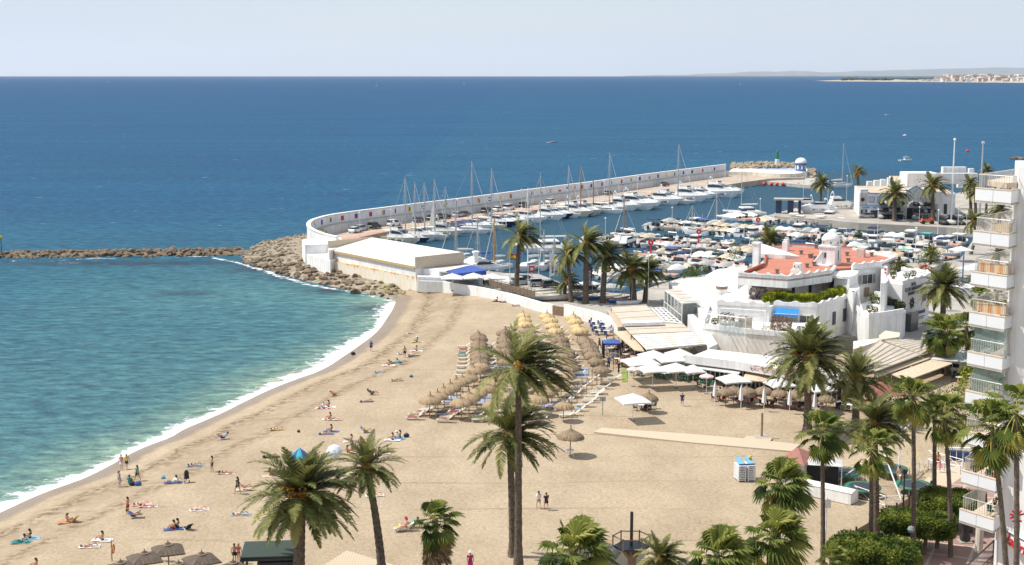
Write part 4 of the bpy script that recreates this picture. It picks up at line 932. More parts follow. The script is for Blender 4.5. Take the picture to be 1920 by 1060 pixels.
hprism('tower_wall',1612,1626,4,10.0,white)
mb = MB();p,q = FR(1612,0),FR(1790,0);mb.prism([tuple((p+Vector((.4,.6,0))).xy),tuple((q+Vector((-.4,.6,0))).xy),(q.x+10.5,q.y+61),(p.x+4.7,p.y+25)],9.02,9.7)
hprism('roof',1613,1700,25.6,9.06,mat('beige_roof',(.55,.43,.31),.9,.12,.2),8.9,.4)
hprism('hall_roof',1702,1769,59,9.7,mat('beige_roof',(0,0,0)),9.5,.5);hprism('hall_roof',1770.5,1789,61,9.1,mat('beige_roof',(0,0,0)),8.9,.5)
fbox('cornice',1626,1690,8.9,9.15,bt,-.15);fbox('cornice',1612,1626,9.9,10.1,bt,-.15);fbox('cornice',1612,1668,5.4,5.6,bt,-.15);fbox('blue_panel',1614,1690,4.6,5.35,mat('pale_blue_paint',(.55,.64,.75),.8),-.05)
for x in(1633,1649,1662):f = fbox('window',x-5.5,x+5.5,6.4,8.1,bt,-.1);c = f
for x in(1633,1649,1662):fbox('pane',x-4.5,x+4.5,6.6,7.9,mat('grey_shutter',(0,0,0)),-.18)
fbox('door',1632,1645,2.0,4.2,glass,-.1);fbox('lettering_band',1616,1630,4.8,5.15,bt,-.1);fbox('lettering_band',1636,1642,4.8,5.15,bt,-.1)
for x in(1615.5,1624):fbox('window',x-1.5,x+1.5,3.2,4.3,dark,-.1)
q = FR(1616.5,7.2);o = MB().lathe([(.55,0),(.55,.1)],n=14).obj('round_window',dark,hbld,loc=(q.x,q.y-.05,7.2));o.rotation_euler.x = R(90)
p,q = FR(1697,0),FR(1733,0);w_ = (q-p).length;gb = MB();pts = []
for k in range(17):t = k/16;pts.append((p.lerp(q,t),9.6+1.6*(1-abs(2*t-1))**1.0))
gb.add([(a.x,a.y-.1,2)for a,z in pts]+[(a.x,a.y-.1,z)for a,z in pts]+[(a.x,a.y+.5,z)for a,z in pts],[(i,i+1,18+i,17+i)for i in range(16)]+[(17+i,18+i,35+i,34+i)for i in range(16)]);gb.obj('gable',white,hbld)
mb = MB();mb.tube([(a.x,a.y-.15,z+.05)for a,z in pts],.16,5);mb.obj('cornice',bt,hbld)
p,q = FR(1702,0),FR(1728,0);mb = MB();n = 18;c = (p+q)/2;r_ = (q-p).length/2;an = math.atan2(q.y-p.y,q.x-p.x)
mb.add([(c.x+math.cos(t)*r_,c.y-.16+math.sin(an)*math.cos(t)*r_,5.0+math.sin(t)*r_*.95)for t in[math.pi*k/n for k in range(n+1)]],[tuple(range(n+1))]);mb.obj('arch_panel',mat('grey_shutter',(0,0,0)),hbld)
fbox('hall_door',1700,1714,2.0,5.0,black,-.2);fbox('door',1714,1727,2.0,5.0,mat('grey_shutter',(0,0,0)),-.2)
mb = MB();mb.tube([(c.x+math.cos(t)*r_*1.04,c.y-.2+math.sin(an)*math.cos(t)*r_,5.0+math.sin(t)*r_*.98)for t in[math.pi*k/n for k in range(n+1)]],.2,5);mb.obj('arch_moulding',white,hbld)
fbox('window',1750,1758,3.4,6.2,mat('grey_shutter',(0,0,0)),-.1);fbox('window',1769,1775,3.4,6.2,dark,-.1)
s0,s1 = FR(1790,0),FR(1790,0)+Vector((11,62,0))
for t in(.08,.3,.42,.7,.85):
 q = s0.lerp(s1,t);MB().box((q.x+.06,q.y,5.6),(.12,1.3,2.8),-math.atan2(11,62)).obj('window',dark,hbld)
for t in(.22,.5):q = s0.lerp(s1,t);MB().box((q.x+.1,q.y,5.0),(.14,.6,6),-math.atan2(11,62)).obj('blue_pilaster',bt,hbld)
mb = MB();mb.tube([(s0.x+.1,s0.y,9.05),(s1.x+.1,s1.y,9.05)],.15,5);mb.obj('cornice',bt,hbld)
def rbox(nm,px,py,w,d,h,z=9.1,m=white,par=hbld):q = G(px,py,z);return MB().box((q.x,q.y,z+h/2),(w,d,h)).obj(nm,m,par)
rbox('roof_house',1722,349,9,8,4.0,9.7);rbox('roof_wall',1790,345,13,2,3.2,9.7);rbox('roof_wall',1787,343,7,2,4.8,9.7)
for x,y in((1630,352),(1643,350),(1655,348),(1668,345),(1680,343),(1692,340)):rbox('roof_pier',x,y+4,1.6,1.6,2.6,7.0)
rbox('roof_pier',1698,344,3,3,3.4,8)
for x in(1799,1819):rbox('chimney',x,352,1.5,1.5,6,7)
def pole(name,px,py,z,h,r,label,cat,group=None,m=polew,cap=False):
 p = G(px,py,z);t = thing(name,p,0,label,cat,group);MB().tube([(0,0,0),(0,0,h)],[r,r*.55],6).obj('mast',m,t)
 MB().ball((0,0,h),r*1.5,6).obj('cap',m,t);return t
pole('flagpole',1783,415,2,AT(1784,262,G(1783,415,2).y).z-2,.28,'tall white flagpole in front of the harbour building gable','flagpole')
pole('light_mast',1836,415,2,AT(1836,268,G(1836,415,2).y).z-2,.34,'tall grey light mast right of the harbour building','mast',None,alu)
ap = thing('apartment_tower',(0,0,0),0,'white apartment tower with angular stacked balconies at the right edge','building')
bal_white = mat('balcony_panel',(.72,.73,.74),.5,.04,.3)
twh = mat('tower_white',(.78,.77,.76),.85,.05,.5,.01,5)
slabm = mat('warm_slab',(.62,.50,.38),.85,.1)
def DY(px,y,z=0):d = ray(px,500);t = y/d.y;return Vector((d.x*t,y,z))
A_,B_,C_,D_ = DY(1833,102.5),DY(1895,94.5),DY(1916,97.0),DY(1914,109)
def zt_at(py,y):return AT(1880,py,y).z
pxt = [355,436,513,589,664,738,814,889,962]
ztop = [AT(1860,p,98.5).z for p in pxt]
A_ = Vector((33.25,99.4,0));B_ = Vector((34.95,96.9,0));C_ = Vector((35.85,97.9,0));D_ = Vector((38.3,105.5,0))
for q in(A_,B_,C_,D_):q.z = 0
W0 = [C_,D_,DY(2200,112),DY(2200,97)]
mb = MB();mb.prism([tuple((C_+Vector((-.05,.1,0))).xy),tuple((D_+Vector((-.1,0,0))).xy),(62,108),(62,86),(C_.x+7.0,C_.y-9.0)],2.9,ztop[0]+1.6);mb.obj('wall',twh,ap)
gl_ = mat('green_glass',(.25,.36,.33),.06,.1,.5,alpha=.35)
rail_m = mat('rail_metal',(.62,.60,.57),.4,.1,metal=.3)
dw = mat('balcony_shade_wall',(.74,.73,.71),.85,.05)
orange_st = bpy.data.materials.new('orange_stripe_canvas');orange_st.use_nodes = True;nt = orange_st.node_tree;P = nt.nodes.new('ShaderNodeTexCoord').outputs['Object']
wv = nt.nodes.new('ShaderNodeTexWave');wv.inputs['Scale'].default_value = .75;nt.links.new(nmap(nt,P,(1,-1,0)),wv.inputs['Vector']);nt.links.new(nramp(nt,wv.outputs['Fac'],[(.45,(.60,.27,.08)),(.55,(.66,.52,.34))]),nt.nodes['Principled BSDF'].inputs['Base Color'])
for k,z in enumerate(ztop):
 bo = thing('balcony',(0,0,0));bo.parent = ap
 L = [A_.copy(),B_.copy(),C_.copy()]
 mb = MB();mb.prism([tuple(p.xy)for p in(A_,B_,C_,D_)],z-1.0,z-.85);mb.obj('floor_slab',slabm,bo)
 mb = MB();ribbon(mb,L,offs(L,-.14),z-1.02,z);mb.obj('panel',bal_white,bo)
 mb = MB();ribbon(mb,offs(L,.03),offs(L,-.2),z,z+.07);mb.obj('coping',slabm,bo)
 L2 = [D_.copy(),A_.copy()]+[p.copy()for p in L[1:]]
 curve_rail('railing',offs(L2,-.2),z+.07,.92,bo,rail_m,.2,.017)
 mb = MB();M1 = A_.lerp(B_,.5);mb.box((M1.x-.004,M1.y-.004,z-.5),(.014,.014,1.0));mb.obj('joint',greym,bo)
 if k in(2,3)or k==1:
  Ls = offs([A_.lerp(B_,.12 if k!=1 else.45),B_.copy(),C_.copy()],-.32)
  mb = MB();ribbon(mb,Ls,offs(Ls,-.03),z+.1,z+.78);mb.obj('rail_screen',orange_st if k!=1 else tan,bo)
 if k in(3,4):
  Lg_ = offs([D_.copy(),A_.copy(),B_.copy()],-.45);zb = z-1.1-1.95
  mb = MB();ribbon(mb,Lg_,offs(Lg_,-.03),zb,z-1.02);mb.obj('glazing',gl_,bo)
 if k==5:
  q = A_.lerp(B_,.55)+Vector((1.2,2.0,0));ch = thing('tmp',(0,0,0));bpy.data.objects.remove(ch)
mb = MB();mb.prism([tuple(p.xy)for p in(A_,B_,C_,D_)],ztop[0]+.25,ztop[0]+.4)
gf = MB();gf.prism([tuple(G(1868,985,ztop[8]-1.0).xy),tuple(G(1995,1050,ztop[8]-1).xy),(62,88),(C_.x,C_.y)],ztop[8]-2.1,ztop[8]-1.05);gf.obj('arcade_fascia',twh,ap)
a5,b5 = G(1868,985,ztop[8]-1.0),G(1995,1050,ztop[8]-1)
redl = mat('red_lettering',(.55,.02,.02),.5)
q,an = on_face(a5,b5,.18,ztop[8]-1.6,.06);text(ap,'Ha',1.15,redl,q,an,.35);q,an = on_face(a5,b5,.38,ztop[8]-1.75,.06);text(ap,'Grill',1.15,redl,q,an,.35)
q = AT(1907,968,93.0);em = MB()
for k in range(9):t = R(20+k*36);em.tube([q+Vector((math.cos(t)*.1,0,math.sin(t)*.1+(-.2 if k>5 else 0))),q+Vector((math.cos(t)*.55,0,math.sin(t)*.5))],.07,4)
em.obj('red_emblem',redl,ap)
px_col = MB();q = G(1835,1035,PZ);px_col.lathe([(.35,0),(.3,ztop[8]-PZ-1.1)],(q.x,q.y,PZ),10);px_col.obj('column',cream,ap)
mb = MB();mb.prism([tuple(G(1880,1090,PZ).xy),tuple(G(1990,1120,PZ).xy),(62,91),(C_.x+.5,C_.y-.4)],PZ,ztop[8]-2.15);mb.obj('glass_front',glass,ap)
mb = MB();mb.prism([tuple(p.xy)for p in(A_.lerp(D_,.15)+Vector((.4,.0,0)),B_+Vector((-.1,.7,0)),C_+Vector((0,.5,0)),D_)],ztop[0]+.1,ztop[0]+.5);mb.obj('roof_kerb',slabm,ap)
wa,wb = C_+Vector((-.05,.1,0)),C_+Vector((7.0,-9.0,0))
for k,z in enumerate(ztop):
 for t_ in(.42,.66,.88):window(ap,wa,wb,t_,z+.45,1.3,1.3,greym)
# ================================================================ VEGETATION
def leafmat(name,c1,c2,c3,trans=.25,scale=.9,rough=.55):
 if name in MATS:return MATS[name]
 m = bpy.data.materials.new(name);m.use_nodes = True;nt = m.node_tree;b = nt.nodes['Principled BSDF'];b.inputs['Roughness'].default_value = rough+.1;b.inputs['Specular IOR Level'].default_value = .25
 at = nt.nodes.new('ShaderNodeAttribute');at.attribute_name = 'tint'
 P = nt.nodes.new('ShaderNodeTexCoord').outputs['Object']
 f = nmath(nt,'ADD',nmath(nt,'MULTIPLY',at.outputs['Fac'],.8),nmath(nt,'MULTIPLY',nnoise(nt,P,scale,3),.3))
 c = nramp(nt,f,[(.15,c1),(.5,c2),(.9,c3)]);nt.links.new(c,b.inputs['Base Color'])
 t = nt.nodes.new('ShaderNodeBsdfTranslucent');mx = nt.nodes.new('ShaderNodeMixShader');mx.inputs[0].default_value = trans
 nt.links.new(c,t.inputs['Color']);nt.links.new(b.outputs[0],mx.inputs[1]);nt.links.new(t.outputs[0],mx.inputs[2]);nt.links.new(mx.outputs[0],nt.nodes['Material Output'].inputs['Surface'])
 MATS[name] = m;return m
date_leaf = leafmat('date_palm_leaf',(.045,.058,.014),(.145,.155,.04),(.38,.35,.13))
fan_leaf = leafmat('fan_palm_leaf',(.02,.042,.006),(.12,.16,.025),(.42,.38,.09),.3)
dead_leaf = leafmat('dead_palm_leaf',(.10,.065,.03),(.20,.14,.07),(.32,.25,.13),.2)
bush_leaf = leafmat('clipped_leaf',(.025,.045,.006),(.075,.115,.014),(.20,.23,.035),.25)
hedge_leaf = leafmat('bright_hedge_leaf',(.05,.075,.005),(.20,.24,.01),(.42,.42,.02),.3)
trunkm = mat('palm_trunk',(.17,.13,.095),.95,.35,5,.03,9,col2=(.06,.045,.035))
trunk_thin = mat('fan_palm_trunk',(.17,.135,.10),.95,.25,5,.03,8,col2=(.075,.058,.045))
fruitm = mat('date_fruit',(.62,.27,.03),.7,.3,6,.03)
boot_m = mat('leaf_base',(.34,.17,.05),.9,.3,5)
def mesh_tint(name,vs,fs,tints,m):
 me = bpy.data.meshes.new(name);me.from_pydata([tuple(v)for v in vs],[],fs);me.materials.append(m)
 a = me.attributes.new('tint','FLOAT','FACE');a.data.foreach_set('value',tints);return me
def frond_path(dirv,L,droop,wind,n=9):
 p = Vector((0,0,0));d = dirv.normalized();out = [p.copy()];ds = L/(n-1)
 for i in range(n-1):
  d = (d+Vector((wind*.055,wind*.01,-droop*.13*(1+i*.12)))).normalized();p = p+d*ds;out.append(p.copy())
 return out
def date_crown(seed,nf=66,L=3.3,wind=1.0,nl=44,lw=.052):
 r = random.Random(seed);vs = [];fs = [];ti = []
 for k in range(nf):
  u = (k+.5)/nf;el = R(86-112*u**.9)+r.uniform(-.12,.12);az = k*2.399+r.uniform(-.3,.3)
  d = Vector((math.cos(el)*math.cos(az)+.16*wind,math.cos(el)*math.sin(az),math.sin(el)))
  l = L*r.uniform(.82,1.08)*(.85 if u<.12 else 1);path = frond_path(d,l,r.uniform(.6,1.15)*(1 if el>0 else.6),wind*(1+.5*max(0,math.sin(el))))
  tn = min(1,max(0,r.gauss(.42,.18)+(.18 if u>.8 else 0)))
  for i in range(len(path)-1):
   a,b = path[i],path[i+1];w = .035*(1-i/9);s = (b-a).cross(Vector((0,0,1)));s = s.normalized()*w if s.length>1e-5 else Vector((w,0,0))
   o = len(vs);vs+=[a-s,a+s,b+s*.8,b-s*.8];fs.append((o,o+1,o+2,o+3));ti.append(min(1,tn+.45))
  for j in range(nl):
   t = .13+.87*(j+r.random()*.6)/nl;x = t*(len(path)-1);i = min(int(x),len(path)-2);p = path[i].lerp(path[i+1],x-i)
   f = (path[i+1]-path[i]).normalized();s = f.cross(Vector((0,0,1)));s = s.normalized()if s.length>1e-4 else Vector((1,0,0));up = s.cross(f).normalized()
   ll = .62*L/3.3*math.sin(math.pi*min(1,.18+.78*t))*r.uniform(.8,1.15)
   for sg in(-1,1):
    dv = (f*(.75+.5*t)+s*sg*1.0+up*r.uniform(.15,.55)+Vector((wind*.25,0,-.16-.2*r.random()))).normalized()
    q = p+dv*ll;wv = f.cross(dv).cross(dv).normalized()*lw*.5;o = len(vs)
    vs+=[p-wv,p+wv,p+dv*ll*.6+wv*.9,q,p+dv*ll*.6-wv*.9];fs.append((o,o+1,o+2,o+3,o+4));ti.append(min(1,max(0,tn+r.uniform(-.2,.2))))
 return mesh_tint('date_crown',vs,fs,ti,date_leaf)
def fan_leafs(vs,fs,ti,base,d,r,pet,rad,tn,droop,nseg=22):
 "petiole from base along d, then folded fan"
 path = [base];dd = d.normalized();p = base.copy()
 for i in range(5):dd = (dd+Vector((.04,0,-droop*.09))).normalized();p = p+dd*pet/5;path.append(p.copy())
 for i in range(5):
  a,b = path[i],path[i+1];s = (b-a).cross(Vector((0,0,1)));s = (s.normalized()if s.length>1e-4 else Vector((1,0,0)))*.03;o = len(vs);vs+=[a-s,a+s,b+s*.8,b-s*.8];fs.append((o,o+1,o+2,o+3));ti.append(min(1,tn+.5))
 f = dd;s = f.cross(Vector((0,0,1)));s = s.normalized()if s.length>1e-4 else Vector((1,0,0));up = s.cross(f).normalized();c = path[-1]
 rc = [];rt = [];fold = r.uniform(.1,.45)
 for k in range(nseg+1):
  a = R(-128+256*k/nseg);l = rad*(.72+.28*math.cos(a*.55))*r.uniform(.93,1.05)
  dv = f*math.cos(a)+s*math.sin(a)+up*(fold*abs(math.sin(a))+(.06 if k%2 else-.06))+Vector((.10,0,0))
  m1 = c+dv*l*.62;tip = c+dv*l+Vector((r.uniform(0,.1),0,-l*(.14+.20*r.random()+droop*.12)))
  rc.append(m1);rt.append(tip)
 for k in range(nseg):
  o = len(vs);vs+=[c,rc[k],rc[k+1]];fs.append((o,o+1,o+2));t_ = min(1,max(0,tn+(.12 if k%2 else-.1)+r.uniform(-.05,.05)));ti.append(t_)
  o = len(vs);vs+=[rc[k],rc[k+1],rt[k]];fs.append((o,o+1,o+2));ti.append(t_)
def fan_crown(seed,n=34,pet=1.15,rad=.85,spread=1.0,nseg=22,low=-62):
 r = random.Random(seed);vs = [];fs = [];ti = []
 for k in range(n):
  u = (k+.5)/n;el = R(84-(84-low)*u**.9)+r.uniform(-.15,.15);az = k*2.399+r.uniform(-.4,.4)
  d = Vector((math.cos(el)*math.cos(az)*spread+.15,math.cos(el)*math.sin(az)*spread,math.sin(el)))
  fan_leafs(vs,fs,ti,Vector((0,0,-u*.5)),d,r,pet*r.uniform(.75,1.15)*(.75 if u<.15 else 1),rad*r.uniform(.8,1.1),min(1,max(0,r.gauss(.36,.16)+(.45 if u>.84 else 0)+(.12 if u<.25 else 0))),.55+u*.8,nseg)
 return mesh_tint('fan_crown',vs,fs,ti,fan_leaf)
def skirt_mesh(seed,n=26,h=1.6,w=.55):
 r = random.Random(seed);vs = [];fs = [];ti = []
 for k in range(n):a = r.uniform(0,6.28);fan_leafs(vs,fs,ti,Vector((.12*math.cos(a),.12*math.sin(a),-.5-r.random()*h*.5)),Vector((math.cos(a),math.sin(a),-1.2)),r,.6,w,r.random(),1.6,9)
 return mesh_tint('skirt',vs,fs,ti,dead_leaf)
DC = [date_crown(1),date_crown(2,62,3.4,1.6),date_crown(3,64,3.3,.7),date_crown(4,92,3.3,.55,46,.055)]
DCs = [date_crown(7,46,3.2,1.2,26,.10),date_crown(8,50,3.2,.8,26,.10)]
FCn = [fan_crown(11,nseg=28),fan_crown(12,38,1.1,.8,nseg=28),fan_crown(13,30,1.3,.8,nseg=28)]
FB = [fan_crown(14,34,1.3,1.15,1,30,-35),fan_crown(15,38,1.2,1.05,1,30,-30)]
SK = [skirt_mesh(5),skirt_mesh(6)]
FRU = None
def palm(kind,cpx,cpy,bpx,bpy_,Rm,label,crown=None,fruit=0,tr=None,zb=1.6,y=None,rz=0,group=None,sk=0,nm=None,bow=0):
 b = G(bpx,bpy_,zb)if y is None else AT(bpx,bpy_,y)
 if y is not None:b.z = zb
 top = AT(cpx,cpy,b.y)
 b = Vector((b.x,b.y,zb));h = top.z-zb
 t = thing(nm or(kind+'_palm'),b,0,label,'palm tree',group)
 tr = tr or(.26 if kind=='date' else.17)
 tp = Vector((top.x-b.x,0,h));pts = []
 for k in range(11):s = k/10;pts.append(Vector((tp.x*(s**1.5 if not bow else s)+bow*math.sin(math.pi*s),0,h*s)))
 mb = MB();n = 9;path = [];rs = []
 for k in range(31):
  s = k/30;x = s*10;i = min(int(x),9);path.append(pts[i].lerp(pts[i+1],x-i));rs.append(tr*(1.25-.4*s+(.45*max(0,1-s*8)))*(1+(.05 if k%2 else-.05)))
 if kind=='date':rs[-1]*=1.5;rs[-2]*=1.45;rs[-3]*=1.25
 mb.tube(path,rs,n);mb.obj('trunk',trunkm if kind=='date' else trunk_thin,t,True)
 if kind=='date':
  c = link('crown',(crown or DC[0]),t,tp,rz);c.scale = (Rm/2.75,)*3
  if Rm>1.5:MB().ball((tp.x,0,h-.1),tr*1.9,9,sz=1.5).obj('leaf_base',boot_m,t)
  if fruit:
   r = random.Random(int(cpx));mb = MB()
   for _ in range(fruit):
    a = r.uniform(2.4,5.6);o = Vector((math.cos(a),math.sin(a)*.8,r.uniform(.0,.7)))*Rm*.30
    for _ in range(26):q = tp+o+Vector((r.gauss(0,.17),r.gauss(0,.17),r.gauss(0,.22)));mb.ball(q,.09,5)
   mb.obj('fruit_cluster',fruitm,t)
 else:
  c = link('crown',(crown or FCn[0]),t,tp,rz);c.scale = (Rm/1.75,)*3
  if sk:s_ = link('skirt',SK[0],t,tp,rz);s_.scale = (Rm/1.75*sk,)*3
 return t
dp = 'date';fp = 'fan'
palm(dp,972,690,972,1068,4.1,'tallest date palm in the middle of the beach with wind blown crown',DC[1],tr=.27,fruit=1)
palm(dp,955,815,962,1044,3.9,'shorter date palm standing right behind the tallest trunk, drooping crown',DC[0],tr=.29,rz=.3)
palm(dp,566,930,560,1110,4.3,'broad date palm with orange fruit beside the green roofed kiosk',DC[3],5,.42)
palm(dp,688,878,716,1080,2.95,'slender leaning date palm with thin spoke like crown',date_crown(21,60,3.2,.15,40,.05),tr=.3,rz=.2)
palm(fp,815,975,822,1100,1.95,'fan palm with shaggy brown skirt above the sunbathers on loungers',FCn[0],tr=.3,sk=1.5)
palm(fp,1075,1035,1080,1190,2.5,'low bright green fan palm at the bottom edge left of the playground tower',FB[0],tr=.3,y=96,zb=1.6)
palm(dp,1240,1050,1242,1150,2.1,'small date palm at the bottom edge right of the playground tower',DC[2],y=97,tr=.22)
palm(fp,1345,1040,1345,1160,2.3,'low wide fan palm at the bottom edge between playground tower and tall fan palm',FB[1],y=94,tr=.25)
palm(fp,1462,905,1452,1120,2.1,'bushy fan palm with dense upright leaves beside the stacked loungers',FB[1],y=100,tr=.3,sk=.9)
palm(fp,1450,1005,1438,1130,2.2,'fan palm with long yellow stalks at the bottom in front of the bushy one',FB[0],y=97,tr=.32)
palm(fp,1560,1045,1556,1160,1.3,'dark low fan palm tuft beside the clipped trees at the bottom',FCn[1],y=93,tr=.22)
palm(dp,1515,672,1514,812,4.9,'large date palm with orange fruit in front of the beach restaurant',DC[3],4,.40,rz=.5)
palm(dp,1606,712,1604,800,3.9,'dark date palm beside the large fruiting one',DC[2],tr=.38,rz=1.0)
palm(dp,1640,795,1642,1000,3.2,'date palm crown hanging over the red roofed hut',DC[0],tr=.25,rz=-.4,fruit=0)
palm(fp,1541,808,1542,1080,2.1,'tall fan palm rising in front of the red roofed hut',FCn[0],tr=.175,rz=.4)
palm(fp,1634,838,1631,1088,1.95,'fan palm with slim trunk in front of the trampolines',FCn[2],tr=.175)
palm(fp,1712,742,1711,1080,2.0,'very tall fan palm in front of the slatted pergolas',FCn[1],tr=.175,rz=1.2,sk=.4)
palm(dp,1752,770,1752,960,2.0,'date palm crown between two tall fan palms left of the tower',DC[2],tr=.18,y=118)
palm(fp,1770,775,1782,1075,2.1,'tall fan palm with slightly curved trunk left of the lowest balconies',FCn[2],tr=.175,rz=.2,bow=.2)
palm(fp,1768,617,1764,700,3.0,'double trunked fan palm crown in front of the white canopy',FCn[1],tr=.3,rz=2)
palm(fp,1776,625,1776,704,2.4,'second fan palm trunk close behind its twin at the white canopy',FCn[2],tr=.3,rz=1)
palm(fp,1812,612,1814,690,2.5,'fan palm just left of the middle balconies',FCn[0],tr=.3,rz=.8)
palm(fp,1860,800,1900,1085,2.3,'leaning fan palm in front of the lower balconies',FCn[0],tr=.175,rz=.5,y=88,zb=3)
palm(fp,1905,765,1911,1085,2.1,'straight fan palm at the right edge in front of the tower wall',FCn[2],tr=.175,y=86,zb=3)
palm(fp,1843,850,1848,990,1.6,'fan palm half hidden behind the lower balconies',FCn[1],tr=.175,y=118,zb=1.6)
palm(dp,975,444,968,549,4.0,'date palm by the Spanish flag with wind blown crown',DC[1],tr=.42,rz=0)
palm(dp,1063,478,1071,571,3.4,'date palm left in the row of harbour palms, thin leaning trunk',DC[1],tr=.34,rz=.2)
palm(dp,1100,458,1098,573,4.2,'tallest date palm in the row behind the white beach wall',DC[1],tr=.46,rz=-.2)
palm(dp,1136,482,1130,572,3.7,'date palm right of the tallest in the row behind the wall',DC[0],tr=.44)
palm(dp,1061,527,1058,567,2.9,'short date palm crouching beneath the row of harbour palms',DCs[0],tr=.32)
palm(dp,1184,508,1188,573,4.2,'thick trunked date palm behind the beige pergola roofs',DC[2],tr=.55)
palm(dp,1216,510,1209,571,3.6,'date palm right beside the thick trunked one behind the pergolas',DC[0],tr=.4)
palm(dp,1441,452,1441,480,3.8,'date palm whose crown shows behind the red roof chimney',DCs[1],y=262,zb=2,tr=.4)
palm(dp,1608,322,1610,392,2.9,'lone wind blown date palm on the mole left of the harbour building',DCs[0],zb=2,tr=.42)
palm(dp,1540,345,1538,386,4.0,'date palm standing behind the boats on the fuel mole',DCs[1],zb=2,tr=.42)
palm(dp,1677,363,1677,414,5.0,'date palm in front of the left half of the harbour building',DCs[1],zb=2,tr=.5)
palm(dp,1748,348,1749,414,5.0,'date palm in front of the arched hall of the harbour building',DCs[0],zb=2,tr=.5,rz=.1)
palm(dp,1818,345,1820,402,3.8,'date palm behind the side wall of the harbour building',DCs[0],zb=2,tr=.4)
palm(dp,1828,362,1829,406,3.4,'smaller date palm beside the light mast',DCs[1],zb=2,tr=.4)
palm(dp,1849,320,1849,400,2.6,'date palm peeping over the top balcony rail',DCs[1],zb=2,tr=.3)
palm(dp,1826,415,1820,477,3.5,'date palm with curved trunk left of the upper balconies',DCs[0],zb=2,tr=.3,bow=.6)
palm(dp,1874,393,1873,440,3.9,'yellowish date palm seen between the two upper balconies',DCs[1],zb=2,tr=.4)
palm(dp,1745,474,1745,505,2.2,'small palm among the quay walls above the club wing',DCs[1],zb=2,tr=.3)
palm(dp,1769,540,1767,630,4.1,'broad date palm right of the lettered club wing',DC[3],tr=.42,rz=.2,zb=1.7)
palm(dp,1686,497,1684,520,1.5,'small dark palm beside the terrace of the club wing',DCs[0],y=232,zb=2,tr=.3)
palm(dp,1872,475,1872,560,1.4,'small palm seen between the second and third balconies',DCs[0],y=180,zb=2,tr=.175)
palm(fp,1868,555,1868,640,1.8,'fan palm seen just below the third balcony',FCn[2],y=175,zb=2,tr=.175)
palm(fp,1836,552,1836,640,1.7,'fan palm top left below the third balcony',FCn[1],y=180,zb=2,tr=.175)
def leaf_cloud(name,boxes,n,size,m,par,seed=0,surf=.75):
 "boxes: (center, half extents, rz); leaves near the surface of rounded boxes"
 r = random.Random(seed);vs = [];fs = [];ti = []
 tot = sum(b[1][0]*b[1][1]+b[1][0]*b[1][2]+b[1][1]*b[1][2]for b in boxes)
 for c,h,rz in boxes:
  k = int(n*(h[0]*h[1]+h[0]*h[2]+h[1]*h[2])/tot);M = Matrix.Rotation(rz,3,'Z')
  for _ in range(k):
   p = Vector((r.gauss(0,1),r.gauss(0,1),r.gauss(0,1))).normalized();e = 5.0
   q = (abs(p.x)**e+abs(p.y)**e+abs(p.z)**e)**(1/e);rad = (surf+(1-surf)*r.random())if r.random()<.8 else r.random()**.5
   p = p/q*rad
   w = Vector((p.x*h[0],p.y*h[1],p.z*h[2]));w*=1+.10*noise.noise(w*.9+Vector((seed,0,0)));w = M@w+Vector(c)
   a = Vector((r.gauss(0,1),r.gauss(0,1),r.gauss(0,1))).normalized();b_ = a.cross(Vector((r.gauss(0,1),r.gauss(0,1),r.gauss(0,1)))).normalized();s = size*r.uniform(.7,1.3)
   o = len(vs);vs+=[w+a*s,w+b_*s*.55,w-a*s,w-b_*s*.55];fs.append((o,o+1,o+2,o+3));ti.append(min(1,max(0,.45+.9*noise.noise(w*.8)+r.uniform(-.2,.2))))
 me = mesh_tint(name,vs,fs,ti,m);return link(name,me,par)
def clipped_tree(px,py,ztop,hw,hd,hh,label,seed,trunks,rz=-.35):
 c = G(px,py,ztop);t = thing('clipped_tree',(c.x,c.y,PZ),0,label,'tree')
 zc = ztop-hh;inner = MB().ball((0,0,zc-PZ),1,12);
 o = leaf_cloud('crown',[((0,0,zc-PZ),(hw,hd,hh),rz)],15000,.12,bush_leaf,t,seed)
 for tx,ty in trunks:
  MB().tube([(tx,ty,0),(tx+.1,ty,1.4),(tx-.2,ty+.1,zc-PZ)],[.2,.15,.12],7).obj('trunk',trunk_thin,t)
  MB().tube([(tx+.1,ty,1.4),(tx+.7,ty+.2,zc-PZ)],[.12,.07],6).obj('limb',trunk_thin,t)
 return t
clipped_tree(1642,1012,6.0,3.5,2.5,.85,'flat clipped tree nearest the bottom edge, in front of the sand fence',1,[(-.5,-.5),(1.6,.8)])
clipped_tree(1722,962,6.2,3.1,1.9,.9,'wide clipped tree in the middle, beside the street lamp',2,[(.3,-1.0),(1.8,.5)])
clipped_tree(1782,925,6.0,2.6,2.6,.9,'dense clipped tree in front of the lower balconies',3,[(1.4,-1.6)])
pts = smoothline([G(x,y,8.5)for x,y in hedge],2);hd = tag(thing('terrace_hedge',(0,0,0)),'bright yellow green hedge hanging over the club terrace wall','hedge')
leaf_cloud('foliage',[((p.x,p.y,8.4+.12*math.sin(i*2.1)),(.85,.85,.62),i)for i,p in enumerate(pts)],16000,.13,hedge_leaf,hd,4)
def bush(px,py,z,r,label,m,seed,name='shrub',sz=.8,n=900,cat='shrub',s=.11):
 p = G(px,py,z);t = thing(name,p,0,label,cat);leaf_cloud('foliage',[((0,0,r*sz*.8),(r,r,r*sz),0)],n,s,m,t,seed);return t
bush(1422,561,7.5,1.4,'purple grey shrub at the left end of the bright hedge',leafmat('purple_leaf',(.05,.035,.05),(.12,.09,.11),(.2,.16,.18)),6,s=.1,n=1800)
bush(1648,569,6.0,1.3,'dark shrub beside the glass door on the curved terrace',bush_leaf,7,n=1500)
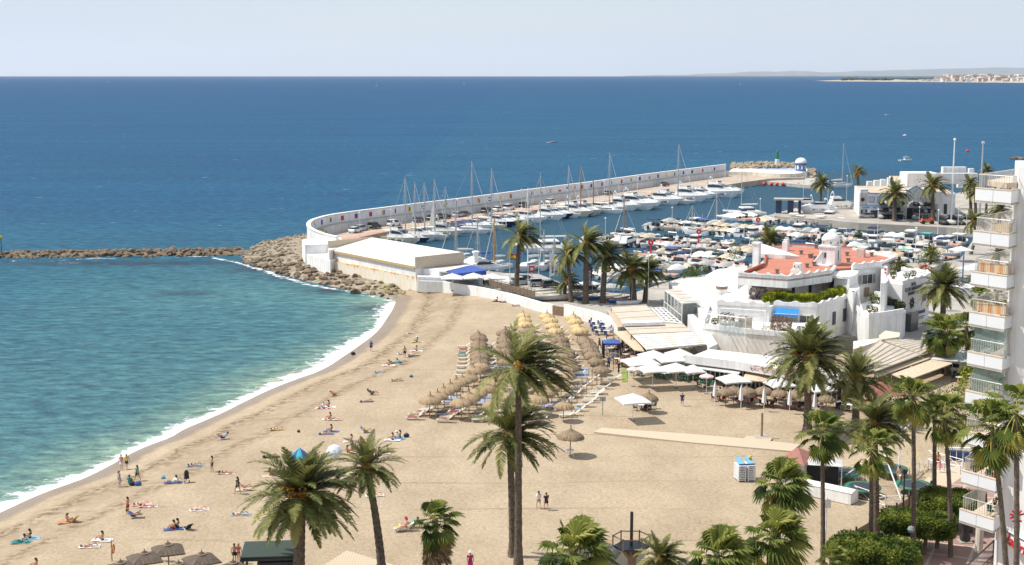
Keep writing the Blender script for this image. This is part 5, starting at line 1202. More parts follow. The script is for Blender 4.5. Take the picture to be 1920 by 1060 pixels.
bush(1668,572,6.0,1.0,'pale agave clump on the curved terrace',leafmat('agave',(.10,.14,.07),(.22,.27,.15),(.4,.42,.25)),8)
bush(1687,580,6.0,.8,'round potted bush at the terrace corner',bush_leaf,9)
bush(1451,645,3.2,1.9,'bare brown shrub against the cream ground floor wall',leafmat('dry_twigs',(.09,.07,.05),(.17,.13,.09),(.26,.2,.14)),10,n=1500,s=.09)
bush(1362,608,5.3,1.2,'dry brown plants in pots on the first terrace',leafmat('dry_twigs',(0,0,0),(0,0,0),(0,0,0)),11,n=900)
bush(1465,621,5.3,1.5,'brown woven heap under the blue awning',leafmat('woven_brown',(.09,.045,.02),(.2,.11,.06),(.3,.18,.1)),12,n=1500)
bush(1311,519,5.2,1.6,'green shrub between the white club terraces and the marina',bush_leaf,13,n=1300)
bush(1293,523,5.0,1.3,'olive shrub at the harbour end of the white club terrace',bush_leaf,14,n=900)
bush(1683,513,7.0,1.5,'dark green tree top beside the club wing terrace',bush_leaf,15,n=1800)
bush(1700,517,6.2,1.2,'bright green shrub on the far side of the club wing',hedge_leaf,16)
bush(1738,515,8.2,1.0,'red flowering bush at the end of the club wing',leafmat('red_flower',(.1,.05,.02),(.35,.04,.03),(.6,.06,.05)),17,n=700)
bush(1740,498,3.0,2.4,'green palm like bush on the quay above the club wing',bush_leaf,18,n=1500)
bush(1300,562,2.2,.9,'low plant in front of the glazed pavilion wall',bush_leaf,19)
bush(1610,445,4.0,.8,'small tree in a pot beside the third pontoon',bush_leaf,20)
bush(1378,483,2.0,1.3,'small green tree growing on the quay left of the tall chimney',bush_leaf,22,sz=1.4)
for i,(x,y)in enumerate([(1470,702),(1418,694),(1440,697)]):bush(x,y,4.8,.8,['red flowering creeper under the large fruiting palm','red flowering creeper left on the restaurant roof edge','red flowering creeper in the middle of the restaurant roof edge'][i],leafmat('red_flower',(0,0,0),(0,0,0),(0,0,0)),30+i,n=160,sz=.35,s=.08)
bush(1850,708,2.0,3.0,'green shrub seen through the balcony glazing',bush_leaf,40,n=2500,sz=.9)
bush(1836,745,2.0,2.6,'bright green bush below the glazed balconies',hedge_leaf,41,n=2200,sz=.9)
bush(1672,758,2.0,2.8,'dark hedge mass behind the fan palms left of the tower',bush_leaf,42,n=2500,sz=.6)
bush(1800,790,2.0,3.2,'dark hedge mass behind the tall fan palms',bush_leaf,43,n=2800,sz=.7)
bush(603,445,3.0,1.4,'round yellow green bush on the headland by the wall',hedge_leaf,44,n=900)
# ================================================================ BOATS, PONTOONS, CARS
def hull_mb(L,Bm,H,nose=2.2,tr=.86,cock=(.08,.55),depth=.45,n=12,rake=.07):
 mat('boat_deck',(.52,.47,.38),.8,.15,2);mb = MB();S = []
 for i in range(n+1):
  t = i/n;w = Bm/2*(tr+(1-tr)*min(1,t*2.5))*(1-max(0,(t-.42)/.58)**nose);w = max(w,.02)
  x = -L/2+L*t*(1-rake);xs_ = x+rake*L*t*t;zs = H*(.86+.34*t*t);kz = -.35+(zs+.1)*max(0,(t-.82)/.18)**2*.8
  S.append((x,xs_,w,zs,kz))
 vs = [];fs = []
 for x,xs_,w,zs,kz in S:
  vs+=[(x,0,kz),(x,w*.72,max(kz,-.12)),(xs_*.6+x*.4,w*.93,zs*.55),(xs_,w,zs),(x,-w*.72,max(kz,-.12)),(xs_*.6+x*.4,-w*.93,zs*.55),(xs_,-w,zs),(xs_,w*.86,zs),(xs_,-w*.86,zs),(xs_,w*.84,zs-depth),(xs_,-w*.84,zs-depth)]
 K = 11
 for i in range(n):
  a,b = i*K,(i+1)*K;tm = (i+.5)/n;inc = cock[0]<=tm<=cock[1]
  fs+=[(a,b,b+1,a+1),(a+1,b+1,b+2,a+2),(a+2,b+2,b+3,a+3),(b,a,a+4,b+4),(b+4,a+4,a+5,b+5),(b+5,a+5,a+6,b+6),(a+3,b+3,b+7,a+7),(b+6,a+6,a+8,b+8)]
  if inc:fs+=[(a+7,b+7,b+9,a+9),(b+8,a+8,a+10,b+10),(a+9,b+9,b+10,a+10)]
  else:fs.append((a+7,b+7,b+8,a+8))
  j = i+1;tj = (j+.5)/n;inn = cock[0]<=tj<=cock[1]and j<n
  if inc!=inn:c = j*K;fs.append((c+7,c+8,c+10,c+9))
 fs+=[(0,1,2,3,7,8,6,5,4)]
 mb.add(vs,fs);mb.m = [1 if(min(x%K for x in f)>=7 and len(f)==4)else 0 for f in fs];return mb
antif = {k:mat('hull_'+k,c,.35,.06,.6)for k,c in dict(white=(.78,.78,.77),navy=(.02,.03,.08),blue=(.03,.12,.36),green=(.03,.15,.13),cream=(.66,.60,.48),grey=(.35,.36,.37),red=(.42,.04,.04)).items()}
teak = mat('teak_deck',(.42,.28,.17),.8,.15,3)
windsc = mat('tinted_windscreen',(.02,.03,.04),.08,.1,.8)
sailc = mat('sail_cloth',(.74,.72,.66),.8,.06)
rope = mat('rigging',(.42,.42,.42),.5,.1)
turq = mat('turquoise_canvas',(.08,.42,.34),.8,.1)
cvr_grey = mat('grey_boat_cover',(.42,.41,.38),.85,.1)
def outboard(t,L,H,m=black):
 mb = MB();mb.box((-L/2-.15,0,H*.95),(.5,.34,.55),taper=.8);mb.box((-L/2-.2,0,H*.3),(.18,.12,H));mb.obj('outboard_motor',m,t)
def small_boat(v,L=5.6):
 Bm = L*.39;H = .75
 hc,typ,cm,desc = v
 t = thing('small_'+('cabin_boat' if typ=='cabin' else 'boat'),(0,-400,-50),0,desc,'boat')
 hull_mb(L,Bm,H,2.4,.88,(.05,.62 if typ!='covered' else.0),.42).obj('hull',antif[hc],t)
 if typ=='console':
  mb = MB();mb.box((-.1*L,0,.75),(.7,.8,.8),taper=.8);mb.obj('console',gelcoat,t);MB().box((.0,0,1.3),(.06,.8,.4),ry=-.4).obj('windscreen',windsc,t)
  MB().box((-.3*L,0,.6),(.5,Bm*.7,.35)).obj('seat',cm,t);outboard(t,L,H)
 if typ=='bimini':
  MB().box((.02*L,0,1.0),(.5,Bm*.72,.5),ry=-.5).obj('windscreen',windsc,t)
  mb = MB();mb.box((-.16*L,0,2.0),(L*.34,Bm*.86,.1));mb.box((-.16*L+L*.17,0,1.9),(.1,Bm*.86,.2));mb.obj('bimini_top',cm,t)
  mb = MB();[mb.tube([(x*L,s*Bm*.42,.7),(x*L+.1,s*Bm*.42,2.0)],.025,4)for x in(-.3,-.02)for s in(-1,1)];mb.obj('bimini_frame',alu,t)
  MB().box((-.3*L,0,.6),(.5,Bm*.7,.35)).obj('seat',gelcoat,t);outboard(t,L,H)
 if typ=='cabin':
  mb = MB();mb.box((.06*L,0,1.25),(L*.36,Bm*.62,1.15),taper=.86);mb.obj('cabin',gelcoat,t);mb = MB();mb.box((.06*L,0,1.45),(L*.345,Bm*.63,.42),taper=.95);mb.obj('cabin_window',windsc,t)
  MB().box((.04*L,0,1.88),(L*.42,Bm*.66,.09)).obj('cabin_roof',cm,t);outboard(t,L,H,greym)
  MB().tube([(.0,0,1.9),(0,0,3.0)],.03,4).obj('aerial',polew,t)
 if typ=='covered':
  n = 8;vs = [];fs = []
  for i in range(n+1):
   s = i/n;x = -L*.46+L*.84*s;w = Bm*.49*(1-max(0,(s-.45)/.55)**2.4*.9);pk = .80+(.62*math.sin(math.pi*min(1,s*1.05))**.8)
   vs+=[(x,-w,H*.86),(x,-w*.55,(pk+.75)/2+.12),(x,0,pk),(x,w*.55,(pk+.75)/2+.12),(x,w,H*.86)]
  for i in range(n):
   for k in range(4):fs.append((i*5+k,(i+1)*5+k,(i+1)*5+k+1,i*5+k+1))
  MB().add(vs,fs).obj('cover',cm,t,True);outboard(t,L,H)
 if typ=='arch':
  MB().box((.06*L,0,1.05),(.9,Bm*.7,.5),ry=-.35).obj('windscreen',windsc,t);mb = MB()
  mb.tube([(-.25*L,-Bm*.44,.7),(-.2*L,-Bm*.40,1.7),(-.2*L,Bm*.40,1.7),(-.25*L,Bm*.44,.7)],.09,6);mb.obj('radar_arch',gelcoat,t)
  MB().box((-.3*L,0,.62),(.9,Bm*.75,.35)).obj('sunpad',cm,t);MB().box((.28*L,0,.92),(L*.22,Bm*.45,.12)).obj('bow_cushion',cm,t)
 if typ=='rib':
  pass
 return t
def rib_boat(v):
 hc,typ,cm,desc = v;t = thing('inflatable_boat',(0,-400,-50),0,desc,'boat');L,w = 5.2,.85
 mb = MB();pts = [(-L/2,-w,.45),(0,-w,.5),(L*.3,-w*.8,.6),(L*.47,-.3,.8),(L*.5,0,.85),(L*.47,.3,.8),(L*.3,w*.8,.6),(0,w,.5),(-L/2,w,.45)]
 mb.tube(pts,.27,8);mb.obj('tube',cm,t,True);hull_mb(L*.92,1.5,.4,2.2,.9,(0,0)).obj('hull',antif['white'],t);MB().box((-.2,0,.85),(.6,.6,.8),taper=.8).obj('console',gelcoat,t);outboard(t,L,.6);return t
def yacht(L,fly,desc,hullc='white',canv=None):
 t = thing('motor_yacht',(0,-400,-50),0,desc,'yacht');Bm = L*.27;H = L*.105+.25
 hull_mb(L,Bm,H,2.6,.9,(.03,.2),.5,14,.1).obj('hull',antif[hullc],t)
 mb = MB();n = 9;prof = [(-.30,.0,.80),(-.24,.95,.80),(.02,1.0,.78),(.14,.62,.70),(.30,.22,.50),(.40,.0,.25)];hh_ = L*.085+.55;vs = [];fs = []
 for x,h,w in prof:z = H*(.86+.34*(x+.5)**2)-.02;vs+=[(x*L,-Bm/2*w,z),(x*L,-Bm/2*w*.84,z+h*hh_),(x*L,Bm/2*w*.84,z+h*hh_),(x*L,Bm/2*w,z)]
 for i in range(len(prof)-1):
  a,b = i*4,i*4+4;fs+=[(a,b,b+1,a+1),(a+1,b+1,b+2,a+2),(a+2,b+2,b+3,a+3)]
 mb.add(vs,fs);sp = mb.obj('superstructure',gelcoat,t,False)
 wb = MB();z1 = H*1.0+hh_*.55;
 for s in(-1,1):wb.add([(-.22*L,s*Bm*.385,z1-.05),(.06*L,s*Bm*.375,z1-.05),(.135*L,s*Bm*.33,z1+.12),(.04*L,s*Bm*.345,z1+hh_*.34),(-.22*L,s*Bm*.352,z1+hh_*.34)],[(0,1,2,3,4)]if s<0 else[(4,3,2,1,0)])
 wb.obj('side_window',windsc,sp);hw_ = MB();[hw_.box((x*L,s*Bm*.478,H*.55),(L*.07,.12,.22))for x in(-.12,.0,.1)for s in(-1,1)];hw_.obj('porthole',windsc,t);z0 = H*1.22
 MB().add([(.035*L,-Bm*.30,H+hh_*.93),(.035*L,Bm*.30,H+hh_*.93),(.15*L,Bm*.27,H+hh_*.70),(.15*L,-Bm*.27,H+hh_*.70)],[(0,1,2,3)]).obj('windscreen',windsc,sp).location.z = .06
 if fly:
  zf = H*.95+hh_;MB().box((-.12*L,0,zf+.35),(L*.24,Bm*.60,.6),taper=.92).obj('flybridge',gelcoat,t);MB().box((-.02*L,0,zf+.75),(.12,Bm*.5,.45),ry=-.5).obj('flybridge_windscreen',windsc,t)
  mb = MB();mb.tube([(-.24*L,-Bm*.32,zf),(-.21*L,-Bm*.28,zf+1.7),(-.21*L,Bm*.28,zf+1.7),(-.24*L,Bm*.32,zf)],.1,6);mb.ball((-.21*L,0,zf+2.0),.28,8);mb.obj('radar_arch',gelcoat,t)
  MB().box((-.15*L,0,zf+.7),(.9,Bm*.4,.3)).obj('seat',cvr_grey,t)
 else:
  zf = H*.9+hh_;mb = MB();mb.tube([(-.29*L,-Bm*.36,H),(-.23*L,-Bm*.32,zf+.9),(-.23*L,Bm*.32,zf+.9),(-.29*L,Bm*.36,H)],.11,6);mb.ball((-.23*L,0,zf+1.1),.22,8);mb.obj('radar_arch',gelcoat,t)
 if canv:MB().box((-.34*L,0,H+hh_*.9),(L*.2,Bm*.8,.12)).obj('awning',canv,t);mb = MB();[mb.tube([(x*L,s*Bm*.38,H*.8),(x*L,s*Bm*.38,H+hh_*.9)],.03,4)for x in(-.42,-.26)for s in(-1,1)];mb.obj('awning_pole',alu,t)
 MB().box((-.47*L,0,H*.38),(L*.07,Bm*.8,.12)).obj('swim_platform',teak,t);MB().box((.24*L,0,H*1.16),(L*.13,Bm*.36,.12)).obj('sunpad',sailc,t)
 mb = MB()
 for s in(-1,1):
  L1 = []
  for k in range(7):tt = .5+.48*k/6;w = Bm/2*(1-max(0,(tt-.42)/.58)**2.6);x = -L/2+L*tt*.9+.1*L*tt*tt;z = H*(.86+.34*tt*tt);L1.append((x,s*w*.93,z+.65));mb.tube([(x,s*w*.93,z),(x,s*w*.93,z+.65)],.018,3)
  mb.tube(L1,.02,3)
 mb.obj('bow_rail',alu,t);mb = MB();[mb.ball((x*L,s*Bm*.52,H*.5),.2,6,sz=1.6)for x in(-.25,0,.18)for s in(-1,1)];mb.obj('fender',sailc,t)
 return t
def sailboat(L,hm,desc,hullc='white',cover=sailc,mastm=None,furled=True,jib=False):
 t = thing('sailing_boat',(0,-400,-50),0,desc,'sailboat');Bm = L*.31;H = 1.15;mastm = mastm or alu
 hull_mb(L,Bm,H,1.9,.68,(.06,.3),.5,14,.06).obj('hull',antif[hullc],t)
 mb = MB();mb.box((.06*L,0,H+.3),(L*.42,Bm*.52,.55),taper=.8);cb = mb.obj('cabin',gelcoat,t);mb = MB();mb.box((.05*L,0,H+.36),(L*.34,Bm*.535,.2),taper=.94);mb.obj('cabin_window',windsc,cb)
 mx_ = .1*L;MB().tube([(mx_,0,H),(mx_,0,H+hm)],[.17,.12],6).obj('mast',mastm,t)
 mb = MB();mb.tube([(mx_,0,H+1.6),(-.32*L,0,H+1.55)],.08,6);mb.obj('boom',mastm,t)
 mb = MB();mb.tube([(mx_-.15,0,H+1.85),(-.15*L,0,H+1.8),(-.31*L,0,H+1.7)],[.26,.22,.12],7);mb.obj('furled_sail',cover,t)
 mb = MB();[mb.tube([(mx_,-w,H+hm*z),(mx_,w,H+hm*z)],.035,4)for w,z in((.85,.42),(.65,.7))];mb.obj('spreader',mastm,t)
 mb = MB();top = (mx_,0,H+hm*.98);[mb.tube([a,top],.04,3)for a in((-.48*L,0,H),(mx_,Bm*.46,H),(mx_,-Bm*.46,H))];mb.obj('stay',rope,t)
 MB().tube([(L*.485,0,H*1.2),top],[.085 if furled else.025,.03],5).obj('furled_jib',sailc,t)
 mb = MB();mb.box((-.16*L,0,H+.75),(1.3,Bm*.5,.1));mb.box((-.1*L,0,H+.5),(.1,Bm*.5,.5));mb.obj('sprayhood',cover,t)
 mb = MB();
 for s in(-1,1):
  L1 = [(-L/2+L*tt,s*Bm/2*(.68+.32*min(1,tt*2.5))*(1-max(0,(tt-.42)/.58)**1.9)*.95,H*(.86+.34*tt*tt)+.6)for tt in[.04,.2,.4,.6,.8,.93]]
  mb.tube(L1,.015,3);[mb.tube([p,(p[0],p[1],p[2]-.6)],.015,3)for p in L1]
 mb.obj('guard_rail',alu,t)
 if jib:MB().add([(mx_-.2,0,H+1.9),(mx_-2.2,.1,H+1.8),(mx_-.15,0,H+9.5)],[(0,1,2),(2,1,0)]).obj('raised_sail',sailc,t)
 return t
def kmap_reset():KIDS.clear()
def perp_pose(L,t,back,zz=0):
 p,d = interp(L,t);n = Vector((d.y,-d.x,0));return p+n*back,math.atan2(n.y,n.x)
ip = [Vector((p.x,p.y,0))for p in inner[2:-1]]
def pier_frac(px):
 lo,hi = 0,1
 for _ in range(30):
  m_ = (lo+hi)/2;p,d = interp(ip,m_);q = 960+FPX*p.x/(p.y*math.cos(PITCH)+42*math.sin(PITCH))
  if q<px:lo = m_
  else:hi = m_
 return lo
def berth(o,px,L,label,n=1,dz=0,back=1.0):
 q,an = perp_pose(ip,pier_frac(px),L/2+back);o.location = (q.x,q.y,dz);o.rotation_euler.z = an+rnd.uniform(-.04,.04);o['label'] = label
KIDS.clear()
sails = [(724,331,12,'white',navy,0,'sailing boat with thin mast at the start of the pier by the boathouse'),(742,340,12,'navy',tan,0,'dark hulled sailing boat second from the boathouse end of the pier'),(763,342,11,'white',sailc,0,'white sailing boat third from the boathouse end of the pier'),(779,335,12,'white',sailc,1,'white sailing boat with one grey sail half raised on its mast'),(803,350,9,'white',blue,0,'small sailing boat between the raised grey sail and the tallest mast'),(827,302,16,'white',blue,0,'largest sailing boat with the tallest mast at the left half of the pier'),(881,315,13,'cream',sailc,0,'sailing boat with thick mast in front of the parked dark cars'),(1033,310,12,'white',sailc,0,'sailing boat with white mast in the middle of the pier'),(1056,308,12,'navy',tan,0,'sailing boat with brown mast in the middle of the pier'),(1101,286,15,'white',sailc,0,'tall masted sailing boat halfway along the pier'),(1089,334,9,'white',tan,0,'small sailing boat with short brown mast behind the tall masted one'),(1224,270,17,'white',sailc,0,'sailing boat with the highest mast among the far motor yachts')]
for px,pt,L,hc,cv_,jb,lab in sails:
 q,an = perp_pose(ip,pier_frac(px-8),L/2+1)
 hm = AT(px,pt,q.y).z-1.2
 o = sailboat(L,hm,lab,hc,cv_,mat('brown_mast',(.30,.16,.08),.6)if 'brown mast' in lab else None,True,jb);berth(o,px-8,L,lab)
yp = [yacht(10,False,'y'),yacht(12.5,True,'y','white'),yacht(15.5,True,'y','white'),yacht(12,False,'y','navy',navy),yacht(13,False,'y','white',tan),yacht(11,True,'y','cream',sailc)]
YL = [10,12.5,15.5,12,13,11];YD = ['low white motor yacht','white flybridge motor yacht','large white flybridge motor yacht','navy hulled motor yacht with dark awning','sleek white motor yacht with tan awning','cream flybridge motor boat with pale awning']
seq = [(700,0),(712,5),(752,0),(792,5),(845,3),(860,4),(900,3),(918,3),(934,1),(955,4),(975,4),(992,1),(1010,3),(1026,0),(1042,5),(1062,5),(1080,1),(1095,4),(1112,4),(1128,1),(1143,2),(1157,4),(1172,4),(1188,1),(1203,4),(1216,5),(1230,1),(1246,2),(1262,2),(1282,2),(1302,2),(1320,2),(1340,4)]
first = {}
ords = {}
seq = [q for i,q in enumerate(seq)if i%6!=4]
for px,k in seq:
 ords[k] = ords.get(k,0)+1
lab_n = {}
for px,k in seq:
 i = lab_n.get(k,0);lab_n[k] = i+1;lab = f'{YD[k]}, {nth(i)} such along the pier from the boathouse'
 if k not in first:first[k] = 1;o = yp[k];grp = None
 else:o = dup(yp[k],(0,0,0))
 o['group'] = 'motor yachts moored along the pier';sc = rnd.uniform(.78,1.2);o.scale = (sc,)*3
 berth(o,px,YL[k]*sc,lab)
PT = [('first',[(1186,476),(1340,491),(1500,507)],26),('second',[(1124,442),(1201,451),(1340,461),(1420,467),(1560,480)],32),('third',[(1226,420),(1338,428),(1451,436),(1526,441),(1580,444),(1722,454),(1800,460)],52),('fourth',[(1390,412),(1438,408),(1500,411),(1560,414),(1612,419)],24),('sixth',[(1128,507),(1270,516)],10),('fifth',[(1575,468),(1660,473),(1740,480),(1790,484)],20)]
pon_col = [redpav]
SB = [('white','covered',sailc,'white motorboat under a pale cover'),('white','console',gelcoat,'open white motorboat with centre console'),('white','bimini',navy,'white motorboat with navy bimini top'),('white','cabin',gelcoat,'white cabin boat with wheelhouse'),('white','covered',cvr_grey,'white motorboat under a grey cover'),('white','arch',sailc,'white sports boat with radar arch'),('blue','bimini',blue,'blue motorboat with bright blue bimini top'),('white','covered',blue,'white motorboat under a blue cover'),('white','cabin',blue,'white cabin boat with blue roof'),('cream','console',tan,'cream open boat with tan seat'),('white','bimini',sailc,'white motorboat with pale bimini top'),('grey','console',greym,'grey open boat with dark seat'),('white','arch',navy,'white sports boat with navy cushions'),('white','covered',tan,'white motorboat under a tan cover'),('white','bimini',turq,'white boat with turquoise bimini top'),('navy','arch',sailc,'navy hulled sports boat with radar arch'),('white','cabin',antif['red'],'white cabin boat with red roof')]
KIDS.clear()
sb = [small_boat(v,5.6 if v[1]!='cabin' else 6.4)for v in SB]
ribs = [rib_boat(('x','rib',cvr_grey,'r')),rib_boat(('x','rib',mat('dark_rib',(.06,.06,.065),.7),'r'))]
allb = sb+ribs;alld = [v[3]for v in SB]+['pale grey inflatable boat','dark grey inflatable boat']
used = set();wts = [8,7,2,6,6,6,.3,.6,.7,4,4,3,2,6,.6,1.4,1.2,3,4];rb_ = random.Random(77);lc = {}
def place_boat(k,loc,rz,where,dz=0,sc=1):
 key = (k,where);i = lc.get(key,0);lc[key] = i+1
 lab = f'{alld[k]}, {nth(i)} from left, {where}'
 if k not in used:used.add(k);o = allb[k];o.location = (loc.x,loc.y,dz);o.rotation_euler.z = rz
 else:o = dup(allb[k],(loc.x,loc.y,dz),rz)
 o['label'] = lab;o['group'] = 'small boats in the marina';o.scale = (sc,)*3;return o
for nm,pp,n in PT:
 L = [G(x,y,.7)for x,y in pp];L = [Vector((p.x,p.y,0))for p in L]
 pt = thing('pontoon',(0,0,0),0,f'long red topped boat pontoon, {nm} one counted from the club building','pontoon','pontoons of the marina')
 mb = MB();ribbon(mb,offs(L,-1.5),offs(L,1.5),.25,.72);mb.obj('float',concrete,pt)
 mb = MB();ribbon(mb,offs(L,-1.35),offs(L,1.35),.72,.85);mb.obj('deck',redpav,pt)
 Lt = plen(L);slots = []
 for side in(-1,1):
  d_ = 1.6
  while d_<Lt-1:
   w = rb_.uniform(2.3,2.8);slots.append((d_,side));d_+=w
 slots.sort(key=lambda s:(s[1],s[0]))
 for d_,side in slots:
  if rb_.random()<.03:continue
  p,d = interp(L,d_/Lt);k = rb_.choices(range(len(allb)),wts)[0];sc = rb_.uniform(1.12,1.5)
  ln = 5.6*sc;nrm = Vector((d.y,-d.x,0))*side;q = p+nrm*(ln/2+2.3);rz = math.atan2(nrm.y,nrm.x)+(math.pi if rb_.random()<.45 else 0)+rb_.uniform(-.07,.07)
  place_boat(k,q,rz,f'{"club" if side > 0 else "sea"} side of {nm} pontoon',0,sc)
 mb = MB()
Lq = [Vector((*G(x,y,0).xy,0))for x,y in[(1612,421),(1700,425),(1775,429),(1832,434)]]
Ltq = plen(Lq)
for i in range(22):
 p,d = interp(Lq,(i+.5)/22);nrm = Vector((d.y,-d.x,0));k = rb_.choices(range(len(allb)),wts)[0]
 if rb_.random()<.9:place_boat(k,p+nrm*4,math.atan2(nrm.y,nrm.x)+rb_.choice([0,math.pi]),'mole quay wall',0,1.1)
for px,py,rz,sc in[(1172,527,.1,1.2),(1205,520,.1,1.0),(1230,524,0,1.1),(1244,500,1.6,1),(1262,500,1.5,1),(1287,505,1.6,1),(1148,545,-.2,1),(1106,540,0,1.0),(1168,508,.2,1.2),(1130,515,0,1.3),(1219,538,.1,1.35),(1092,548,.1,.9),(1236,512,1.0,1),(1300,497,1.7,1)]:
 k = rb_.choices(range(len(allb)),wts)[0];place_boat(k,G(px,py,0),rz,'near quay by harbour palms',0,sc)
KIDS.clear()
def single(o,px,py,rz,lab,sc=1,z=0):p = G(px,py,z);o.location = (p.x,p.y,z);o.rotation_euler.z = rz;o['label'] = lab;o.scale = (sc,)*3;return o
single(yacht(12,True,'m'),912,513,.35,'white motor boat with dark cockpit awning moored beside the blue canopy',.9)
single(yacht(11,False,'m','navy'),1178,462,1.0,'dark blue and white sports cruiser moored at the near end of the second pontoon',.9)
def catamaran(L,lab):
 t = thing('catamaran',(0,-400,-50),0,lab,'catamaran');
 for s in(-1,1):h = hull_mb(L,L*.14,1.5,2.2,.8,(0,0));h.v = [(x,y+s*L*.2,z)for x,y,z in h.v];h.obj('hull',antif['white'],t,True)
 MB().box((-.08*L,0,1.35),(L*.62,L*.44,.35)).obj('bridge_deck',gelcoat,t);MB().box((-.06*L,0,2.1),(L*.36,L*.34,1.2),taper=.8).obj('cabin',gelcoat,t);MB().box((-.06*L,0,2.15),(L*.345,L*.335,.5),taper=.93).obj('cabin_window',windsc,t)
 MB().tube([(.08*L,0,2),(.08*L,0,2+L*1.15)],[.12,.08],6).obj('mast',alu,t);MB().tube([(.08*L,0,3.5),(-.35*L,0,3.5)],.2,6).obj('furled_sail',sailc,t)
 mb = MB();[mb.tube([a,(.08*L,0,2+L*1.1)],.03,3)for a in((.46*L,0,1.7),(-.4*L,L*.2,1.5),(-.4*L,-L*.2,1.5))];mb.obj('stay',rope,t);return t
single(catamaran(12,''),1395,405,3.35,'white sailing catamaran at the outer end of the fourth pontoon')
single(catamaran(14,''),1022,472,3.3,'big white catamaran anchored behind the left harbour palms',1.05)
for i,(px,pt,pb,L,lab,mm)in enumerate([(867,310+70,492,10,'sailing boat mast rising behind the end of the cream roofed boathouse',None),(907,405,500,10,'sailing boat with blue furled jib behind the blue canopy',None),(936,408,506,8,'sailing boat with orange wooden mast beside the motor boat',mat('orange_mast',(.50,.25,.08),.6)),(999,352,506,11,'sailing boat with high white mast right of the wind blown flag palm',polew),(1026,430,506,7,'sailing dinghy with thin grey mast behind the white feather banner',None),(1044,440,506,7,'sailing dinghy with thin grey mast right of the feather banner',None),(1306,385,440,8,'sailing boat with mast between the second and third pontoons',None),(1352,365,425,9,'sailing boat with spreader mast at the near end of the third pontoon',None),(1178,380,452,8,'sailing boat with dark mast at the near end of the second pontoon',mat('brown_mast',(.3,.16,.08),.6))]):
 b = G(px,pb,0);hm = max(5,AT(px,pt,b.y).z-1.2);o = sailboat(L,hm,lab,'white',blue if 'blue furled' in lab else sailc,mm,i!=1);single(o,px-4,pb,3.5+.2*i if i<6 else 2.4,lab)
o = single(sailboat(11,15.5,''),1574,352,.25,'sailing boat entering the harbour beside the pier head')
single(yacht(13,False,'b'),1530,398,3.3,'white motor cruiser stored ashore on the fuel mole',.95,2.1)
single(yacht(12,True,'b'),1575,391,.2,'white flybridge boat stored ashore left of the harbour building',1,2.1)
o = yacht(10,False,'b','grey');single(o,1508,386,3.2,'grey boat with green cover stored ashore beside the fuel pumps',.9,2.1)
single(small_boat(('white','cabin',gelcoat,''),7),1698,302,.3,'small white motorboat speeding on the open sea right of the harbour mouth')
single(small_boat(('red','console',gelcoat,''),8),1038,267,.1,'small red boat on the open sea beyond the breakwater',.7)
single(small_boat(('white','console',gelcoat,''),7),1030,268,.6,'small white boat right beside the red boat on the open sea',.5)
for i,(px,py)in enumerate([(203,154),(706,162),(1007,146),(1596,149),(1634,154),(870,158),(1388,158)]):
 b = G(px,py,0);sc = max(1.0,b.y/4200);o = sailboat(11,14,'')if i==0 else dup(far_s,(0,0,0));
 if i==0:far_s = o;KIDS.clear()
 o.location = b;o.rotation_euler.z = i;o['group'] = 'tiny distant sailing boats';o['label'] = f'tiny white sailing boat far out at sea, {nth([0, 1, 4, 5, 6, 2, 3][i])} from the left'
 MBs = None
def buoy(px,py,r,m,lab):p = G(px,py,0);t = thing('sea_buoy',p,0,lab,'buoy');MB().lathe([(r*.6,-.3),(r,.2),(r*.7,.9),(.12,1.6),(.1,2.2)],n=10).obj('float',m,t,True);MB().ball((0,0,2.3),.3,6).obj('topmark',m,t)
rb2 = mat('buoy_red',(.6,.02,.03),.5)
buoy(1814,285,1.0,rb2,'red buoy floating right of the tall flagpole');buoy(1761,165,4.5,rb2,'tiny red buoy far out below the distant town')
t = thing('groyne_marker',G(3,474,1),0,'yellow topped marker pole on the end of the rock groyne','marker');MB().tube([(0,0,0),(0,0,4.2)],.09,6).obj('pole',dark,t);MB().ball((0,0,3.6),.45,8).obj('topmark',mat('marker_yellow',(.55,.42,.03),.6),t)
fs_ = thing('fuel_station',G(1478,400,2),-.2,'small fuel station with white canopy and blue pumps on the mole','fuel station')
MB().box((0,0,4.1),(8.4,4,.45)).obj('canopy',concrete,fs_);[MB().box((x,0,1.95),(1.7,1.4,3.9)).obj('pillar',mat('pump_blue',(.025,.045,.10),.6),fs_)for x in(-2.8,.6)]
MB().box((3.2,0,1.95),(.8,1.2,3.9)).obj('pillar',navy,fs_)
for px,py,z,lab,h in[(1220,478,.7,'red lifebuoy post at the near end of the first pontoon',3.6),(1310,455,.7,'red lifebuoy post in the middle of the second pontoon',3.4),(1421,430,.7,'red lifebuoy post on the third pontoon',3.2)]:
 t = thing('lifebuoy_post',G(px,py,z),0,lab,'lifebuoy post');MB().tube([(0,0,0),(0,0,h*.6)],.14,6).obj('post',rb2,t);o = MB().lathe([(.65,-.12),(.65,.12)],n=14).obj('board',rb2,t,loc=(0,0,h*.8));o.rotation_euler.x = R(90)
 o = MB().lathe([(.24,-.16),(.24,.16)],n=12).obj('ring',white,t,loc=(0,0,h*.8));o.rotation_euler.x = R(90)
t = thing('lifebuoy_post',G(997,534,2),0,'red and white life saving post among the masts near the feather banner','lifebuoy post');MB().tube([(0,0,0),(0,0,2.4)],.1,6).obj('post',polew,t);MB().box((0,0,3),(1.0,.12,1.3)).obj('board',rb2,t);MB().box((0,-.08,3.05),(.55,.04,.55)).obj('ring',white,t)
def street_lamp(px,py,z,h,lab,grp,m=polew,r=.07):
 t = thing('street_lamp',G(px,py,z),0,lab,'street lamp',grp);MB().tube([(0,0,0),(0,0,h)],[r,r*.7],6).obj('post',m,t);MB().ball((0,0,h+.15),.25,8).obj('lamp_head',m,t);return t
